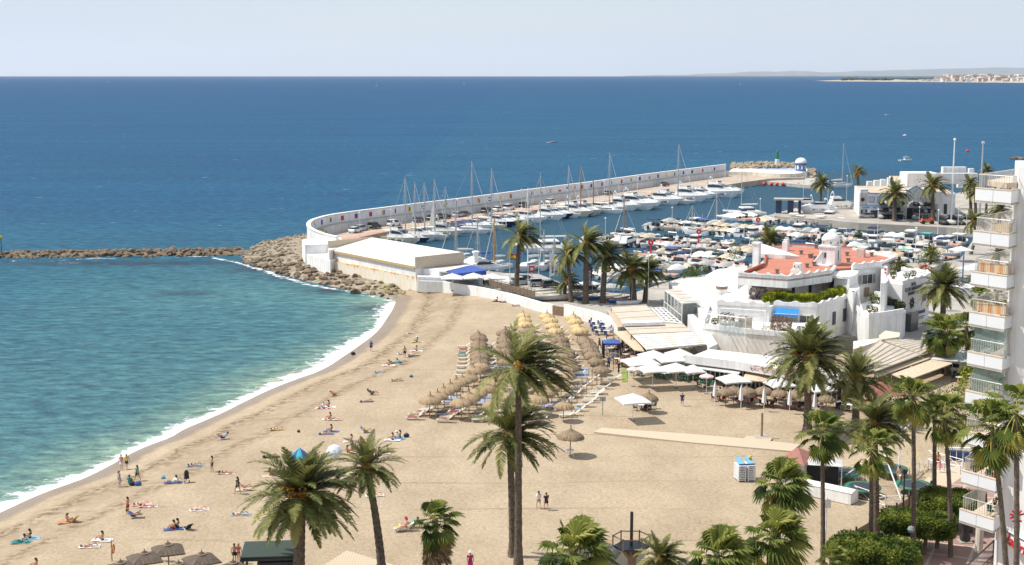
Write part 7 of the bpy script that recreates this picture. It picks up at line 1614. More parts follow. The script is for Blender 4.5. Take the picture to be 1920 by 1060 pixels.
ppl = [('stand',228,882,1.6,dict(shirt='pink',shorts='white'),1,2,'person in pink shirt standing at the water edge, left of a pair',None),('walk',238,881,1.5,dict(shirt='yellow',shorts='black',hat='beige'),1,1,'person in yellow shirt and hat standing at the water edge, right of a pair',None),('stand',224,914,.2,dict(shirt='grey',skirt='grey'),1,1,'person in grey dress standing left of the beach bags',None),('walk',258,903,3.0,dict(shirt='green',shorts='black'),0,1,'person in dark green walking behind the blue bag',None),('stand',240,965,2.9,dict(shorts='red'),0,0,'man in red swim shorts standing beside a reclining chair',None),('stand',398,885,3.0,dict(shorts='navy'),0,0,'man in dark shorts standing alone among the sunbathers',None),('walk',446,926,2.8,dict(shirt='black',shorts='black'),0,0,'person in black walking left of a reclining sunbather',None),('walk',1010,954,1.9,dict(shirt='white',shorts='beige'),1,0,'person in white shirt walking inland, left of two',None),('walk',1024,957,1.9,dict(shirt='black',shorts='black'),1,1,'person in black walking inland, right of two',None),('walk',1279,762,-1.6,dict(shirt='navy',shorts='blue'),0,2,'person in blue walking alone between the umbrellas and tables',None),('walk',696,660,1.8,dict(shirt='blue',shorts='navy'),0,0,'person in blue shirt standing alone at the shore debris line',None),('stand',882,1072,1.5,dict(shirt='magenta',skirt='magenta',hat='white'),1,2,'person in magenta dress and white hat at the bottom edge',None),('stand',759,671,1.8,dict(shorts='black'),0,1,'tanned person standing among the towels above the teal chair',None),('sit',127,980,.2,dict(bikini_top='orange',swim_briefs='orange'),0,1,'person sitting alone on an orange towel near the left edge','orange'),('sitback',40,1018,3.1,dict(shorts='teal'),0,0,'sunbather half sitting on a dark teal towel at the far left','teal'),('sit',56,1010,3.0,dict(swim_briefs='black',bikini_top='black'),0,0,'person sitting on a turquoise towel at the far left','sky'),('lie',168,1026,.1,dict(swim_briefs='blue'),0,0,'sunbather lying on a white towel at the lower left','white'),('sit',192,1014,3.0,dict(swim_briefs='black'),0,0,'person sitting on a pale towel behind the lying one at the lower left','white'),('sit',68,1066,3.0,dict(swim_briefs='black'),0,0,'person at the very bottom edge on the left','pink'),('lie',266,947,.1,dict(bikini_top='pink',swim_briefs='pink'),1,1,'sunbather lying on a pink towel right of the man in red shorts, farther one','pink'),('prone',278,950,.1,dict(bikini_top='red',swim_briefs='white'),1,1,'sunbather lying on a pink striped towel right of the man in red shorts, nearer one','pink'),('sit',243,907,1.5,dict(shirt='teal',shorts='black'),0,0,'person crouching over the beach bags near the water',None),('sitback',325,906,3.2,dict(shirt='white',shorts='white'),0,0,'person in white sitting on a blue towel left of the black stroller','blue'),('lie',366,874,0,dict(bikini_top='navy',swim_briefs='navy'),0,0,'sunbather lying on a striped towel left of the man in dark shorts','sky'),('prone',424,888,.1,dict(bikini_top='black',swim_briefs='black'),0,0,'sunbather lying on a red towel right of the man in dark shorts','pink'),('sit',326,993,3.3,dict(shorts='red'),0,0,'person sitting on a blue towel left of the black beach chair','blue'),('sit',333,990,3.3,dict(bikini_top='black',shorts='navy'),0,0,'person with long dark hair sitting beside the black beach chair',None),('lie',374,957,.2,dict(bikini_top='white',swim_briefs='white'),1,2,'pale sunbather lying on a white towel right of centre left beach','white'),('lie',452,966,0,dict(swim_briefs='teal'),1,1,'sunbather lying partly behind the broad fruiting palm','sky'),('recline',459,919,.2,dict(swim_briefs='red'),0,0,'tanned person reclining just right of the walker in black','beige'),('lie',508,857,.1,dict(swim_briefs='black'),0,0,'sunbather in black lying on a dark towel left of the blue tent','black'),('lie',520,806,.1,dict(swim_briefs='red',bikini_top='red'),1,0,'small sunbather lying alone on a yellow towel above the tents','yellow'),('sit',589,858,1.2,dict(shirt='navy',shorts='navy'),0,0,'person in dark clothes sitting right of the blue tent',None),('lie',612,815,.1,dict(swim_briefs='navy'),0,0,'sunbather lying on the bright blue towel','blue'),('sit',621,810,3.0,dict(bikini_top='black',swim_briefs='black'),0,0,'person sitting on the bright blue towel behind the lying one','blue'),('sit',619,787,3.0,dict(bikini_top='black',swim_briefs='black'),0,0,'person sitting on a pink towel above the bright blue one','pink'),('prone',628,787,.1,dict(swim_briefs='magenta'),1,1,'sunbather in magenta briefs on the pink towel','white'),('sit',606,766,3.0,dict(shirt='white',shorts='sky'),1,3,'person in white sitting on a striped towel left of a dark haired companion','red'),('sit',616,764,3.0,dict(bikini_top='black',swim_briefs='black'),0,0,'dark haired person sitting beside the one in white','white'),('recline',627,743,.3,dict(shirt='orange',shorts='orange',hat='beige'),1,3,'person in an orange low chair halfway up the beach',None),('lie',688,754,.1,dict(swim_briefs='navy'),0,0,'tanned person lying on a blue towel below the dark chair','blue'),('recline',698,741,.1,dict(shirt='navy',shorts='black'),0,0,'person in dark clothes reclining in a low chair',None),('recline',686,812,.2,dict(shirt='grey',shorts='yellow'),1,3,'person reclining in a striped low chair below the parasol rows',None),('sit',659,829,3.0,dict(swim_briefs='black'),0,0,'person sitting left on the white blanket above the slender palm','white'),('lie',672,829,.2,dict(swim_briefs='navy'),0,0,'person lying right on the white blanket above the slender palm','white'),('sit',736,826,2.9,dict(swim_briefs='black'),0,0,'dark haired person left of three on the pale blanket','white'),('sit',744,823,2.9,dict(shirt='white',shorts='grey',hat='white'),1,2,'person in white hat in the middle of three on the pale blanket','sky'),('sit',750,821,2.9,dict(swim_briefs='black'),0,0,'tanned person right of three on the pale blanket',None),('sit',652,850,.3,dict(bikini_top='red',swim_briefs='red'),0,0,'person in red swimwear sitting right of the pale beach umbrella','beige'),('sit',660,846,.3,dict(swim_briefs='black'),0,0,'person sitting behind the one in red swimwear',None),('sitback',716,852,.2,dict(swim_briefs='black'),0,0,'person half hidden behind the slender palm crown, left one','white'),('sit',727,849,.4,dict(swim_briefs='navy'),0,0,'person half hidden behind the slender palm crown, right one',None),('sit',507,893,.5,dict(bikini_top='red',swim_briefs='red'),0,0,'person sitting left of the broad palm crown top','beige'),('lie',521,891,.2,dict(swim_briefs='black'),1,0,'person lying left of the broad palm crown top','white'),('lie',632,889,.2,dict(swim_briefs='teal'),0,1,'sunbather on a sky blue towel between the two left palms','sky'),('lie',703,930,.1,dict(swim_briefs='red'),1,1,'sunbather lying just right of the slender palm trunk','white'),('lie',745,714,.1,dict(swim_briefs='black'),0,1,'sunbather in black briefs lying alone right of the group towels','beige'),('lie',714,699,.1,dict(swim_briefs='blue',bikini_top='blue'),1,1,'sunbather lying below the dark towels near the strand line','sky'),('sit',729,686,3.0,dict(swim_briefs='black'),0,1,'person sitting on a white towel left of the teal chair','white'),('prone',742,681,.1,dict(swim_briefs='black'),0,0,'sunbather on a pale green towel left of the teal chair','teal'),('recline',752,683,.1,dict(swim_briefs='teal',shirt='sky'),0,0,'person reclining in the teal low chair',None),('lie',757,664,.1,dict(swim_briefs='red',bikini_top='red'),1,1,'sunbather on a white towel left of a sitting person','white'),('sit',781,659,3.0,dict(swim_briefs='black'),0,0,'person sitting upright on a white towel in the upper group','white'),('prone',776,668,.1,dict(swim_briefs='navy'),0,0,'sunbather on a dark blue towel in the upper group','blue'),('sit',782,642,3.0,dict(bikini_top='teal',shorts='teal',hat='white'),0,0,'person in teal with white hat second from the top of the group','yellow'),('lie',773,625,.1,dict(swim_briefs='white'),1,2,'sunbather on a white towel nearest the strand debris','white'),('sit',932,566,2.9,dict(shorts='magenta'),0,1,'person sitting near the white wall under the blue sign','navy'),('lie',946,567,.1,dict(swim_briefs='navy'),0,0,'person lying near the white wall beside the sitting one','navy'),('lie',969,574,.1,dict(swim_briefs='red'),1,0,'sunbather on a coral towel near the white wall','sky'),('sit',1004,577,2.9,dict(swim_briefs='black'),0,0,'person sitting on a yellow towel near the beach gate','yellow'),('stand',440,1056,1.6,dict(shorts='black'),0,1,'person standing bare backed at the green kiosk, left of two',None),('stand',448,1056,1.4,dict(swim_briefs='red',bikini_top='red'),0,2,'person standing at the green kiosk, right of two',None),('stand',1758,878,1.2,dict(bikini_top='orange',shorts='red'),0,1,'person in orange standing by the white playground fence',None),('walk',1762,888,.8,dict(shirt='pink',shorts='pink'),1,1,'child in pink beside the white playground fence',None),('walk',1686,905,1.0,dict(shorts='white'),0,0,'person in white trousers between the trampolines',None),('walk',1760,935,.8,dict(shirt='red',shorts='red'),1,2,'child in red behind the clipped trees',None),]
for i,(ps,px,py,rz,wear,sk,hr,lab,tw_c)in enumerate(ppl):
 p = B(px,py);z = p.z+(.0 if ps in('stand','walk')else.03)
 if ps=='recline':z+=.18
 sc = .72 if lab.startswith('child')else 1.0
 if py<1000 or px<1700:pass
 person(ps,(p.x,p.y,z),rz,lab,wear,sk,hr,sc)
 if tw_c:towel(px,py,rz+.05,tw_c,f'{tw_c} towel under the {lab.split(" on ")[0].split(" lying")[0].split(" sitting")[0]}, {lab.split(" ", 2)[-1]}'[:96].rsplit(' ',1)[0]if False else f'{tw_c} beach towel, {nth(sum(1 for q in ppl[:i] if q[8] == tw_c))} of that colour, under a {ps.replace("prone", "lying").replace("lie", "lying").replace("sitback", "sitting").replace("sit", "sitting").replace("tingting", "ting")} person',loc=p,stripes=('white' if tw_c in('pink','red')else None))
def low_chair(px,py,rz,c,lab):
 p = B(px,py);t = thing('beach_chair',p,rz,lab,'chair');MB().box((.02,0,.2),(.5,.55,.05),ry=-.1).obj('seat',CL[c],t);MB().box((-.38,0,.42),(.62,.55,.05),ry=.75).obj('backrest',CL[c],t)
 mb = MB();[mb.tube([(.25,s*.28,.22),(-.2,s*.28,.0),(-.15,s*.28,.2),(-.6,s*.28,.66)],.018,4)for s in(-1,1)];mb.obj('frame',alu,t);MB().tube([(.1,-.28,0),(-.25,-.28,.0)],.015,4).obj('foot',alu,t);return t
for a in[(251,971,3.3,'navy','dark blue low beach chair right of the man in red shorts'),(418,824,.2,'blue','blue low beach chair standing alone near the strand line'),(627,743,.3,'orange','orange low beach chair halfway up the beach'),(698,741,.1,'navy','dark low beach chair in the middle of the beach'),(686,812,.2,'grey','grey and yellow low beach chair below the parasol rows'),(752,683,.1,'teal','teal low beach chair in the upper group'),(351,993,2.4,'black','black folding beach chair right of the sitting pair'),(136,979,2.8,'yellow','yellow folding back rest beside the orange towel')]:low_chair(*a)
person('recline',tuple(B(250,971)+Vector((0,0,.2))),3.3-math.pi,'person reclining in the dark blue chair beside red shorts',dict(swim_briefs='navy',shirt='blue'),0,0)
person('recline',tuple(B(418,824)+Vector((0,0,.2))),.2+math.pi,'person sitting alone in the blue chair near the strand line',dict(shirt='sky',shorts='blue'),0,0)
t = thing('stroller',B(350,905),2,'tall black stroller right of the person in white','stroller');MB().box((0,0,.75),(.5,.45,.75),ry=.3,taper=.8).obj('seat',CL['black'],t);MB().box((-.1,0,1.15),(.45,.45,.3),taper=.5).obj('hood',CL['black'],t);mb = MB();mb.tube([(.25,0,.1),(-.35,0,1.05)],.03,5);mb.obj('frame',dark,t)
for s in(-.22,.22):MB().lathe([(.14,-.03),(.14,.03)],n=10).obj('wheel',black,t,loc=(-.2,s,.14)).rotation_euler.x = R(90)
def bag(px,py,c,lab,r=.22):p = B(px,py);t = thing('beach_bag',p,0,lab,'bag');MB().ball((0,0,r*.8),r,9,1.3,.8,.9).obj('pouch',CL[c],t,True);MB().tube([(-.15,0,r*1.4),(-.08,0,r*2.1),(.08,0,r*2.1),(.15,0,r*1.4)],.02,5).obj('handle',CL[c],t)
for a in[(259,911,'blue','round blue bag beside the crouching person',.3),(248,911,'black','black bag between the crouching person and the blue bag',.28),(306,898,'sky','small light blue bag left of the blue towel',.2),(762,820,'navy','dark blue bag right of the three on the blanket',.28),(771,708,'blue','tiny blue bag lying alone on the sand',.2),(560,811,'black','tiny dark object bag lying alone above the blue tent',.16),(662,666,'black','black object lying in the swash by the shore',.3)]:bag(*a)
t = thing('beach_tent',B(562,860),0,'blue and turquoise pop up beach tent','tent')
def tent_half(a0,a1,m,nm):
 vs = [(0,0,1.2)];n = 8
 for k in range(n+1):
  a = a0+(a1-a0)*k/n;vs+=[(.62*math.cos(a),.5*math.sin(a),.72),(1.15*math.cos(a),.85*math.sin(a),0)]
 fs = []
 for k in range(n):o = 1+2*k;fs+=[(0,o,o+2),(o,o+1,o+3,o+2)]
 MB().add(vs,fs).obj(nm,m,t,True)
tent_half(-2.6,-1.9,CL['blue'],'side_panel');tent_half(-1.9,-1.1,mat('turquoise_tent',(.04,.45,.52),.6,.08),'centre_panel');tent_half(-1.1,.2,CL['blue'],'side_panel');tent_half(.2,3.68,mat('turquoise_tent',(0,0,0)),'rear_panel')
t = thing('beach_umbrella',B(627,860),0,'pale grey beach umbrella tilted on the sand right of the tent','umbrella');mb = MB();n = 8;M = Matrix.Rotation(.9,3,'X');c = Vector((0,0,.75))
vs = [c+M@Vector((0,0,.4))]+[c+M@Vector((.88*math.cos(k*math.pi/4),.88*math.sin(k*math.pi/4),0))for k in range(8)]+[c+M@Vector((.5*math.cos(k*math.pi/4),.5*math.sin(k*math.pi/4),.29))for k in range(8)]
mb.add(vs,[(0,9+k,9+(k+1)%8)for k in range(8)]+[(9+k,1+k,1+(k+1)%8,9+(k+1)%8)for k in range(8)]);mb.obj('canopy',mat('pale_umbrella',(.55,.57,.62),.7,.06),t);MB().tube([c+M@Vector((0,0,.55)),c+M@Vector((0,0,-.95))],.025,5).obj('pole',alu,t)
# ================================================================ THATCHED PARASOLS AND LOUNGERS
def thatch_mat(name,a,b_,c_):
 m = bpy.data.materials.new(name);m.use_nodes = True;nt = m.node_tree;b = nt.nodes['Principled BSDF'];b.inputs['Roughness'].default_value = .9
 P = nt.nodes.new('ShaderNodeTexCoord').outputs['Object'];sp = nt.nodes.new('ShaderNodeSeparateXYZ');nt.links.new(P,sp.inputs[0]);an = nmath(nt,'ARCTAN2',sp.outputs[1],sp.outputs[0])
 cb = nt.nodes.new('ShaderNodeCombineXYZ');nt.links.new(nmath(nt,'MULTIPLY',an,9.0),cb.inputs[0]);nt.links.new(nmath(nt,'MULTIPLY',sp.outputs[2],1.2),cb.inputs[1])
 f = nnoise(nt,cb.outputs[0],2.2,5,.7);nt.links.new(nramp(nt,f,[(.33,a),(.5,b_),(.68,c_)]),b.inputs['Base Color'])
 bp = nt.nodes.new('ShaderNodeBump');bp.inputs['Distance'].default_value = .06;nt.links.new(f,bp.inputs['Height']);nt.links.new(bp.outputs[0],b.inputs['Normal']);MATS[name] = m;return m
th_dark = thatch_mat('old_thatch',(.09,.062,.04),(.26,.185,.115),(.42,.31,.20));th_straw = thatch_mat('straw_thatch',(.34,.22,.09),(.60,.43,.21),(.75,.58,.33));th_mid = thatch_mat('brown_thatch',(.14,.095,.05),(.37,.26,.15),(.56,.42,.25))
polem = mat('bare_pole',(.33,.22,.13),.85,.15,4)
def thatch(m,seed,w=1.3,name='thatched_parasol'):
 r = random.Random(seed);t = thing(name,(0,-300,-40),0,'thatched parasol','parasol');n = 44;jj = [r.uniform(.93,1.07)for _ in range(n)]
 prof = [(.05,2.62),(.16,2.66),(.24,2.56),(.38,2.50),(.62,2.40),(.92,2.24),(1.13,2.05),(1.26,1.86),(1.28,1.72)]
 mb = MB();mb.lathe([(a*w/1.3,z)for a,z in prof],n=n,jit=lambda i,k:1+(jj[k]-1)*min(1,i/5));o = mb.obj('canopy',m,t,False)
 vs = [];fs = []
 for k in range(170):
  a = r.uniform(0,6.283);rr_ = w/1.3*r.uniform(1.12,1.29);z = 1.9+r.uniform(-.05,.12);l = r.uniform(.16,.36);d = .05;q = len(vs)
  vs+=[(rr_*math.cos(a-d),rr_*math.sin(a-d),z),(rr_*math.cos(a+d),rr_*math.sin(a+d),z),((rr_+.05)*math.cos(a),(rr_+.05)*math.sin(a),z-l)];fs.append((q,q+1,q+2))
 MB().add(vs,fs).obj('fringe',m,t);mb = MB();mb.lathe([(.11,2.6),(.07,2.72),(.05,2.9),(.09,3.02),(.02,3.06)],n=8);mb.obj('finial',wood,t);MB().tube([(0,0,-.1),(0,0,2.6)],.05,6).obj('pole',polem,t)
 MB().lathe([(.30*w/1.3,2.565),(.33*w/1.3,2.545)],n=20).obj('binding',wood,t);return t
KIDS.clear()
TH = {'d':[thatch(th_dark,1),thatch(th_dark,2)],'s':[thatch(th_straw,3),thatch(th_straw,4)],'m':[thatch(th_mid,5),thatch(th_mid,6)]}
usedT = set();DN = dict(d='dark weathered thatched parasol',s='pale straw thatched parasol',m='brown thatched parasol')
tc = 0
def put_thatch(kind,px,py,lab,h=2.3,sc=1.0):
 global tc
 tc+=1;src = TH[kind][tc%2];p = B(px,py,h);
 if src.name in usedT:o = dup(src,p,rnd.uniform(0,6))
 else:usedT.add(src.name);o = src;o.location = p
 o.rotation_euler.x = rnd.gauss(0,.035);o.rotation_euler.y = rnd.gauss(0,.035)
 o['label'] = lab;o['group'] = 'thatched parasols of the beach club';sc*=rnd.uniform(.93,1.07);o.scale = (sc,sc,sc*rnd.uniform(.96,1.03));return o
KIDS.clear()
lnp = thing('sun_lounger',(0,-300,-40),0,'white slatted sun lounger','sun lounger')
lw_ = mat('lounger_white',(.66,.61,.52),.5,.08)
mb = MB();[mb.box((x,0,.34),(.10,.62,.03))for x in np.arange(-.25,.98,.135)];[mb.box((.35,s*.31,.33),(1.35,.05,.07))for s in(-1,1)];mb.obj('seat',lw_,lnp)
mb = MB();A_0 = Vector((-.3,0,.35));dv = Vector((-.72,0,.52)).normalized();[mb.box(A_0+dv*x,(.10,.62,.03),ry=.62)for x in np.arange(.05,.7,.135)];[mb.tube([A_0+Vector((0,s*.31,0)),A_0+dv*.72+Vector((0,s*.31,0))],.03,4)for s in(-1,1)];mb.obj('backrest',lw_,lnp)
for s in(-1,1):
 for x in(-.25,.85):mb = MB();mb.tube([(x-.1,s*.29,.33),(x+.14,s*.31,0)],.03,4);mb.tube([(x+.14,s*.29,.33),(x-.1,s*.31,0)],.03,4);mb.obj('leg',lw_,lnp)
KIDS.clear();lu = [0]
def put_lounger(loc,rz,lab):
 loc = Vector(loc);rz+=rnd.gauss(0,.05);loc.x+=rnd.gauss(0,.12)
 if rnd.random()<.22:
  c = rnd.choice(['white','blue','sky','red','yellow','pink','teal','orange']);o = towel(0,0,rz,c,f'{c} towel on the '+lab.replace('white sun ','').replace(' near the two central palms',' by the central palms').replace(' at the open right end',' at the right end').replace(' from the parasol by the pole row',' from the poles').replace('in the open lanes between straight rows','between straight rows'),.5,1.1,.38,None,loc+Vector((math.cos(rz)*.3,math.sin(rz)*.3,0)))
 if lu[0]==0:lu[0] = 1;o = lnp;o.location = loc;o.rotation_euler.z = rz
 else:o = dup(lnp,loc,rz)
 o['label'] = lab;o['group'] = 'white sun loungers of the beach club';return o
rows = [('d',[(897,624),(897,631),(898,638),(898,645),(899,652),(899,660),(900,668),(900,676)],'leftmost straight row',(-2.1,)),('m',[(901,684),(889,692),(878,701),(868,709),(857,717),(846,724),(833,731),(821,738),(805,746)],'leftmost slanting row',(-1.4,1.6)),('d',[(946,622),(947,630),(947,638),(948,646),(948,655),(949,664),(949,674)],'second straight row',(-2.1,)),('m',[(935,703),(922,714),(909,725),(894,734),(879,742),(865,750)],'second slanting row',(-1.5,1.5)),('s',[(982,588),(983,595),(985,603)],'left straw row',(-2.1,)),('d',[(992,616),(995,625),(998,634),(1000,645),(1003,657),(1006,670)],'third straight row',(-2.1,)),('m',[(1000,690),(990,704),(976,718),(956,738),(925,755)],'third slanting row',(-1.5,1.5)),('s',[(1025,590),(1031,597),(1036,606),(1040,615)],'middle straw row',(-2.1,)),('d',[(1046,628),(1050,636),(1053,643),(1056,650),(1059,657),(1062,664),(1065,673),(1071,686)],'fourth straight row',(-2.1,)),('m',[(1061,701),(1052,712),(1035,722),(1020,733),(1007,745),(991,757)],'fourth slanting row',(-1.5,1.5)),('s',[(1073,594),(1079,601),(1083,609),(1087,618)],'right straw row',(-2.1,)),('d',[(1096,634),(1100,641),(1104,648),(1108,656),(1112,664),(1116,673),(1127,689)],'rightmost straight row',(-2.1,)),]
ln = 0
for kind,pts,nm,offx in rows:
 for i,(x,y)in enumerate(pts):
  put_thatch(kind,x,y,f'{DN[kind]}, {nth(i)} from the wall end of the {nm}');p = B(x,y,2.3)
  for j,ox in enumerate(offx):
   q = Vector((p.x+ox,p.y+(-.2 if j==0 else.25),0));q.z = float(beach_z(q.x,q.y)[0])+.02
   put_lounger(q,math.pi if ox<0 else math.pi+.05,f'white sun lounger on the {"left" if ox < 0 else "right"} of the {nth(i)} parasol, {nm}')
   if nm in('leftmost slanting row','second slanting row')and j==0 and i>=len(pts)-3:
    q2 = q+Vector((-.5,-1.5,0));put_lounger(q2,math.pi,f'white sun lounger in front of the {nth(i)} parasol, {nm}')
    if i>=len(pts)-2:person('lie',(q2.x+.1,q2.y,q2.z+.36),math.pi,f'sunbather lying on the lounger in front of the {nth(i)} parasol, {nm}',dict(swim_briefs=['black','orange','red'][i%3]),0,0)
put_thatch('m',1056,755,'brown thatched parasol at the near end of the bare pole row');put_thatch('d',1069,818,'dark thatched parasol standing alone over a small white table',2.2,1.08);put_thatch('d',1214,738,'flat dark reed parasol just behind the lone white parasol',2.4,1.0)
bare = [(1129,712),(1119,721),(1110,729),(1100,738),(1091,746),(1082,755),(1072,763)]
for i,(x,y)in enumerate(bare):
 p = B(x,y);t = thing('bare_parasol_pole',p,0,f'bare parasol pole without thatch, {nth(i)} from the wall end','pole','bare parasol poles');MB().tube([(0,0,0),(0,0,2.5)],.055,6).obj('pole',polem,t);MB().lathe([(.09,2.45),(.09,2.56)],n=8).obj('cap',wood,t)
 for j,ox in enumerate((-1.3,1.5)):q = Vector((p.x+ox,p.y-.2,p.z+.02));put_lounger(q,math.pi,f'white sun lounger {"left" if j == 0 else "right"} of the {nth(i)} bare pole')
for i,(x,y)in enumerate([(1070,780),(1078,772),(1056,783),(1090,764),(1103,752),(1114,741)]):put_lounger(B(x+6,y),math.pi,f'white sun lounger at the open right end, {nth(i)} from the parasol by the pole row')
for i,(x,y)in enumerate([(918,790),(1000,780),(985,788),(945,775)]):put_lounger(B(x,y),math.pi,f'white sun lounger near the two central palms, {nth(i)} from the left')
for i,(x,y)in enumerate([(985,652),(986,662),(986,672),(1028,630),(1029,638),(1030,655),(1031,664),(1033,672),(1036,682),(1088,660),(1090,668),(1092,674)]):put_lounger(B(x,y),math.pi,f'white sun lounger in the open lanes between straight rows, {nth(i)} from the left')
matm = mat('grey_blue_mat',(.30,.33,.42),.7,.1,1.0)
for i,(pts)in enumerate([[(1045,692),(1104,690),(1103,710),(1050,709)],[(832,741),(935,743),(935,760),(832,756)],[(1010,752),(1052,755),(1055,767),(1008,764)],[(905,686),(960,686),(960,694),(905,694)]]):
 P = [B(x,y)for x,y in pts];mb = MB();mb.prism([tuple(p.xy)for p in P],P[0].z+.04,P[0].z+.10);tag(mb.obj('beach_mat',matm),['grey blue plank mat at the head of the fourth slanting row','grey blue plank mat between the two leftmost slanting rows','grey blue plank mat behind the parasol nearest the poles','grey blue plank mat left of the tall central palm crown'][i],'mat')
bwm = bpy.data.materials.new('boardwalk');bwm.use_nodes = True;nt = bwm.node_tree;P_ = nt.nodes.new('ShaderNodeTexCoord').outputs['Object'];wv = nt.nodes.new('ShaderNodeTexWave');wv.inputs['Scale'].default_value = 1.3;wv.inputs['Distortion'].default_value = .4;nt.links.new(P_,wv.inputs['Vector'])
nt.links.new(nmix(nt,nnoise(nt,P_,.8,5),nramp(nt,wv.outputs['Fac'],[(.05,(.33,.26,.18)),(.2,(.54,.44,.315))]),(.53,.43,.31)),nt.nodes['Principled BSDF'].inputs['Base Color']);nt.nodes['Principled BSDF'].inputs['Roughness'].default_value = .9
for i,pts in enumerate([[(1114,813),(1128,805),(1300,817),(1395,825),(1400,820),(1448,824),(1444,830),(1500,836),(1485,849),(1300,833)],[(590,1075),(650,1036),(735,1062),(760,1090),(640,1120)]]):
 P = [B(x,y)for x,y in pts];mb = MB();mb.prism([tuple(p.xy)for p in P],1.45,1.78);tag(mb.obj('boardwalk',bwm),['pale wooden boardwalk laid across the sand to the hut','pale boardwalk corner beside the green kiosk'][i],'boardwalk')
t = thing('shower_post',B(1428,822),0,'plain wooden post standing on the end of the boardwalk','post');MB().tube([(0,0,0),(0,0,2.9)],.13,6).obj('shaft',wood,t);MB().box((0,0,.2),(1.6,1.3,.06)).obj('base',concrete,t)
for i,(x,y,h)in enumerate([(1130,779,2.2),(1150,695,2.4)]):
 t = thing('sign_post',B(x,y),0,['small grey sign on a green post right of the loungers','small grey sign on a post beside the dark parasols'][i],'sign');MB().tube([(0,0,0),(0,0,h)],.04,5).obj('post',CL['green'],t);MB().box((0,0,h-.2),(.7,.05,.55)).obj('board',mat('sign_grey',(.35,.37,.42),.5),t)
t = thing('side_table',B(1069,856),0,'small white table under the lone dark parasol','table');MB().lathe([(.45,.68),(.45,.73)],n=14).obj('top',gelcoat,t);[MB().tube([(x,y,0),(x*.6,y*.6,.7)],.03,5).obj('leg',gelcoat,t)for x in(-.35,.35)for y in(-.35,.35)]
def chairp(m,nm,lab,cush=None):
 t = thing(nm,(0,-300,-40),0,lab,'chair');MB().box((0,0,.45),(.48,.48,.05)).obj('seat',cush or m,t);MB().box((-.24,0,.72),(.05,.46,.42),ry=-.12).obj('backrest',m,t)
 mb = MB();[mb.tube([(x,y,0),(x*.9,y*.9,.45)],.022,4)for x in(-.22,.22)for y in(-.22,.22)];mb.obj('legs',m,t);mb = MB();[mb.tube([(-.22,s*.24,.66),(.2,s*.24,.64)],.02,4)for s in(-1,1)];mb.obj('armrests',m,t);return t
chm = {'black':chairp(CL['black'],'terrace_chair','b',CL['red']),'dark':chairp(CL['black'],'terrace_chair','b'),'green':chairp(CL['green'],'plastic_chair','g'),'blue':chairp(CL['blue'],'terrace_chair','b',CL['navy']),'white':chairp(gelcoat,'plastic_chair','w'),'brown':chairp(wood,'terrace_chair','br')}
def tabp(m,w):t = thing('terrace_table',(0,-300,-40),0,'t','table');MB().box((0,0,.74),(w,w,.05)).obj('tabletop',m,t);MB().tube([(0,0,0),(0,0,.72)],.05,6).obj('column',dark,t);MB().box((0,0,.03),(.5,.5,.05)).obj('foot',dark,t);return t
tbm = {'white':tabp(gelcoat,.95),'dark':tabp(dark,.95),'green':tabp(CL['green'],.95),'tan':tabp(tan,.95)}
KIDS.clear();usedC = set()
def use(src,loc,rz,lab,grp):
 if src.name in usedC:o = dup(src,loc,rz)
 else:usedC.add(src.name);o = src;o.location = loc;o.rotation_euler.z = rz
 o['label'] = lab;o['group'] = grp;return o
setn = {}
def dining(px,py,tk,ck,where,n=4,z=None,ppl_=0,rz=0):
 p = B(px,py)if z is None else G(px,py,z);i = setn.get(where,0);setn[where] = i+1
 use(tbm[tk],p,rz,f'{tk} table, {nth(i)} from the left {where}','terrace tables')
 for k in range(n):
  a = rz+k*2*math.pi/n+.3;q = p+Vector((math.cos(a)*.85,math.sin(a)*.85,0));cl = {'black':'black chair with red cushion','dark':'black chair','green':'green plastic chair','blue':'blue chair','white':'white plastic chair','brown':'brown wooden chair'}[ck]
  use(chm[ck],q,a+math.pi,f'{cl}, {nth(k)} at the {nth(i)} table {where}','terrace chairs')
  if k<ppl_:person('chair',(q.x,q.y,q.z),a+math.pi,f'seated guest, {nth(k)} at the {nth(i)} table {where}',dict(shirt=rnd.choice(['white','black','grey','navy','sky']),trousers=rnd.choice(['navy','black','beige'])),k%2,k%4,1,'guests on the terraces')
dining(1203,770,'white','dark','under the lone white parasol',4,ppl_=2);dining(1214,768,'white','dark','under the lone white parasol',3,ppl_=1)
for i,(x,y)in enumerate([(1196,704),(1228,706),(1245,710),(1282,714),(1296,712)]):dining(x,y,['white','dark'][i%2],'green','under the white square parasols',4,ppl_=1)
dining(1322,727,'green','green','beside the striped parasol',4)
for i,(x,y,n_)in enumerate([(1350,752,2),(1382,748,1),(1402,756,0),(1440,762,2),(1462,750,1),(1490,768,0),(1500,756,1),(1418,742,0),(1445,740,1),(1395,738,0),(1532,762,0),(1365,738,0),(1470,738,0)]):dining(x,y,'dark','black','on the red cushion terrace',4,ppl_=n_)
for r_ in range(4):
 for c in range(2):dining(1112+c*16+r_*3,604+r_*8+c,'white','blue','on the blue terrace by the beach wall',3)
for i,(x,y)in enumerate([(1150,672),(1162,668),(1174,674),(1158,682),(1145,662),(1180,664),(1168,688),(1190,690),(1186,678),(1200,668),(1156,652),(1172,656)]):dining(x,y,'tan','brown','beside the blue beach tent',4,ppl_=2)
for i,(x,y)in enumerate([(1640,752),(1655,760),(1570,765),(1590,770),(1790,705),(1810,700),(1822,712),(1800,718)]):dining(x,y,'white','dark','on the terrace right of the dark palm' if x<1700 else 'under the pale canopy',3)
KIDS.clear();stp = mat('white_red_logo_canvas',(.78,.76,.74),.8,.05,trans=.12)
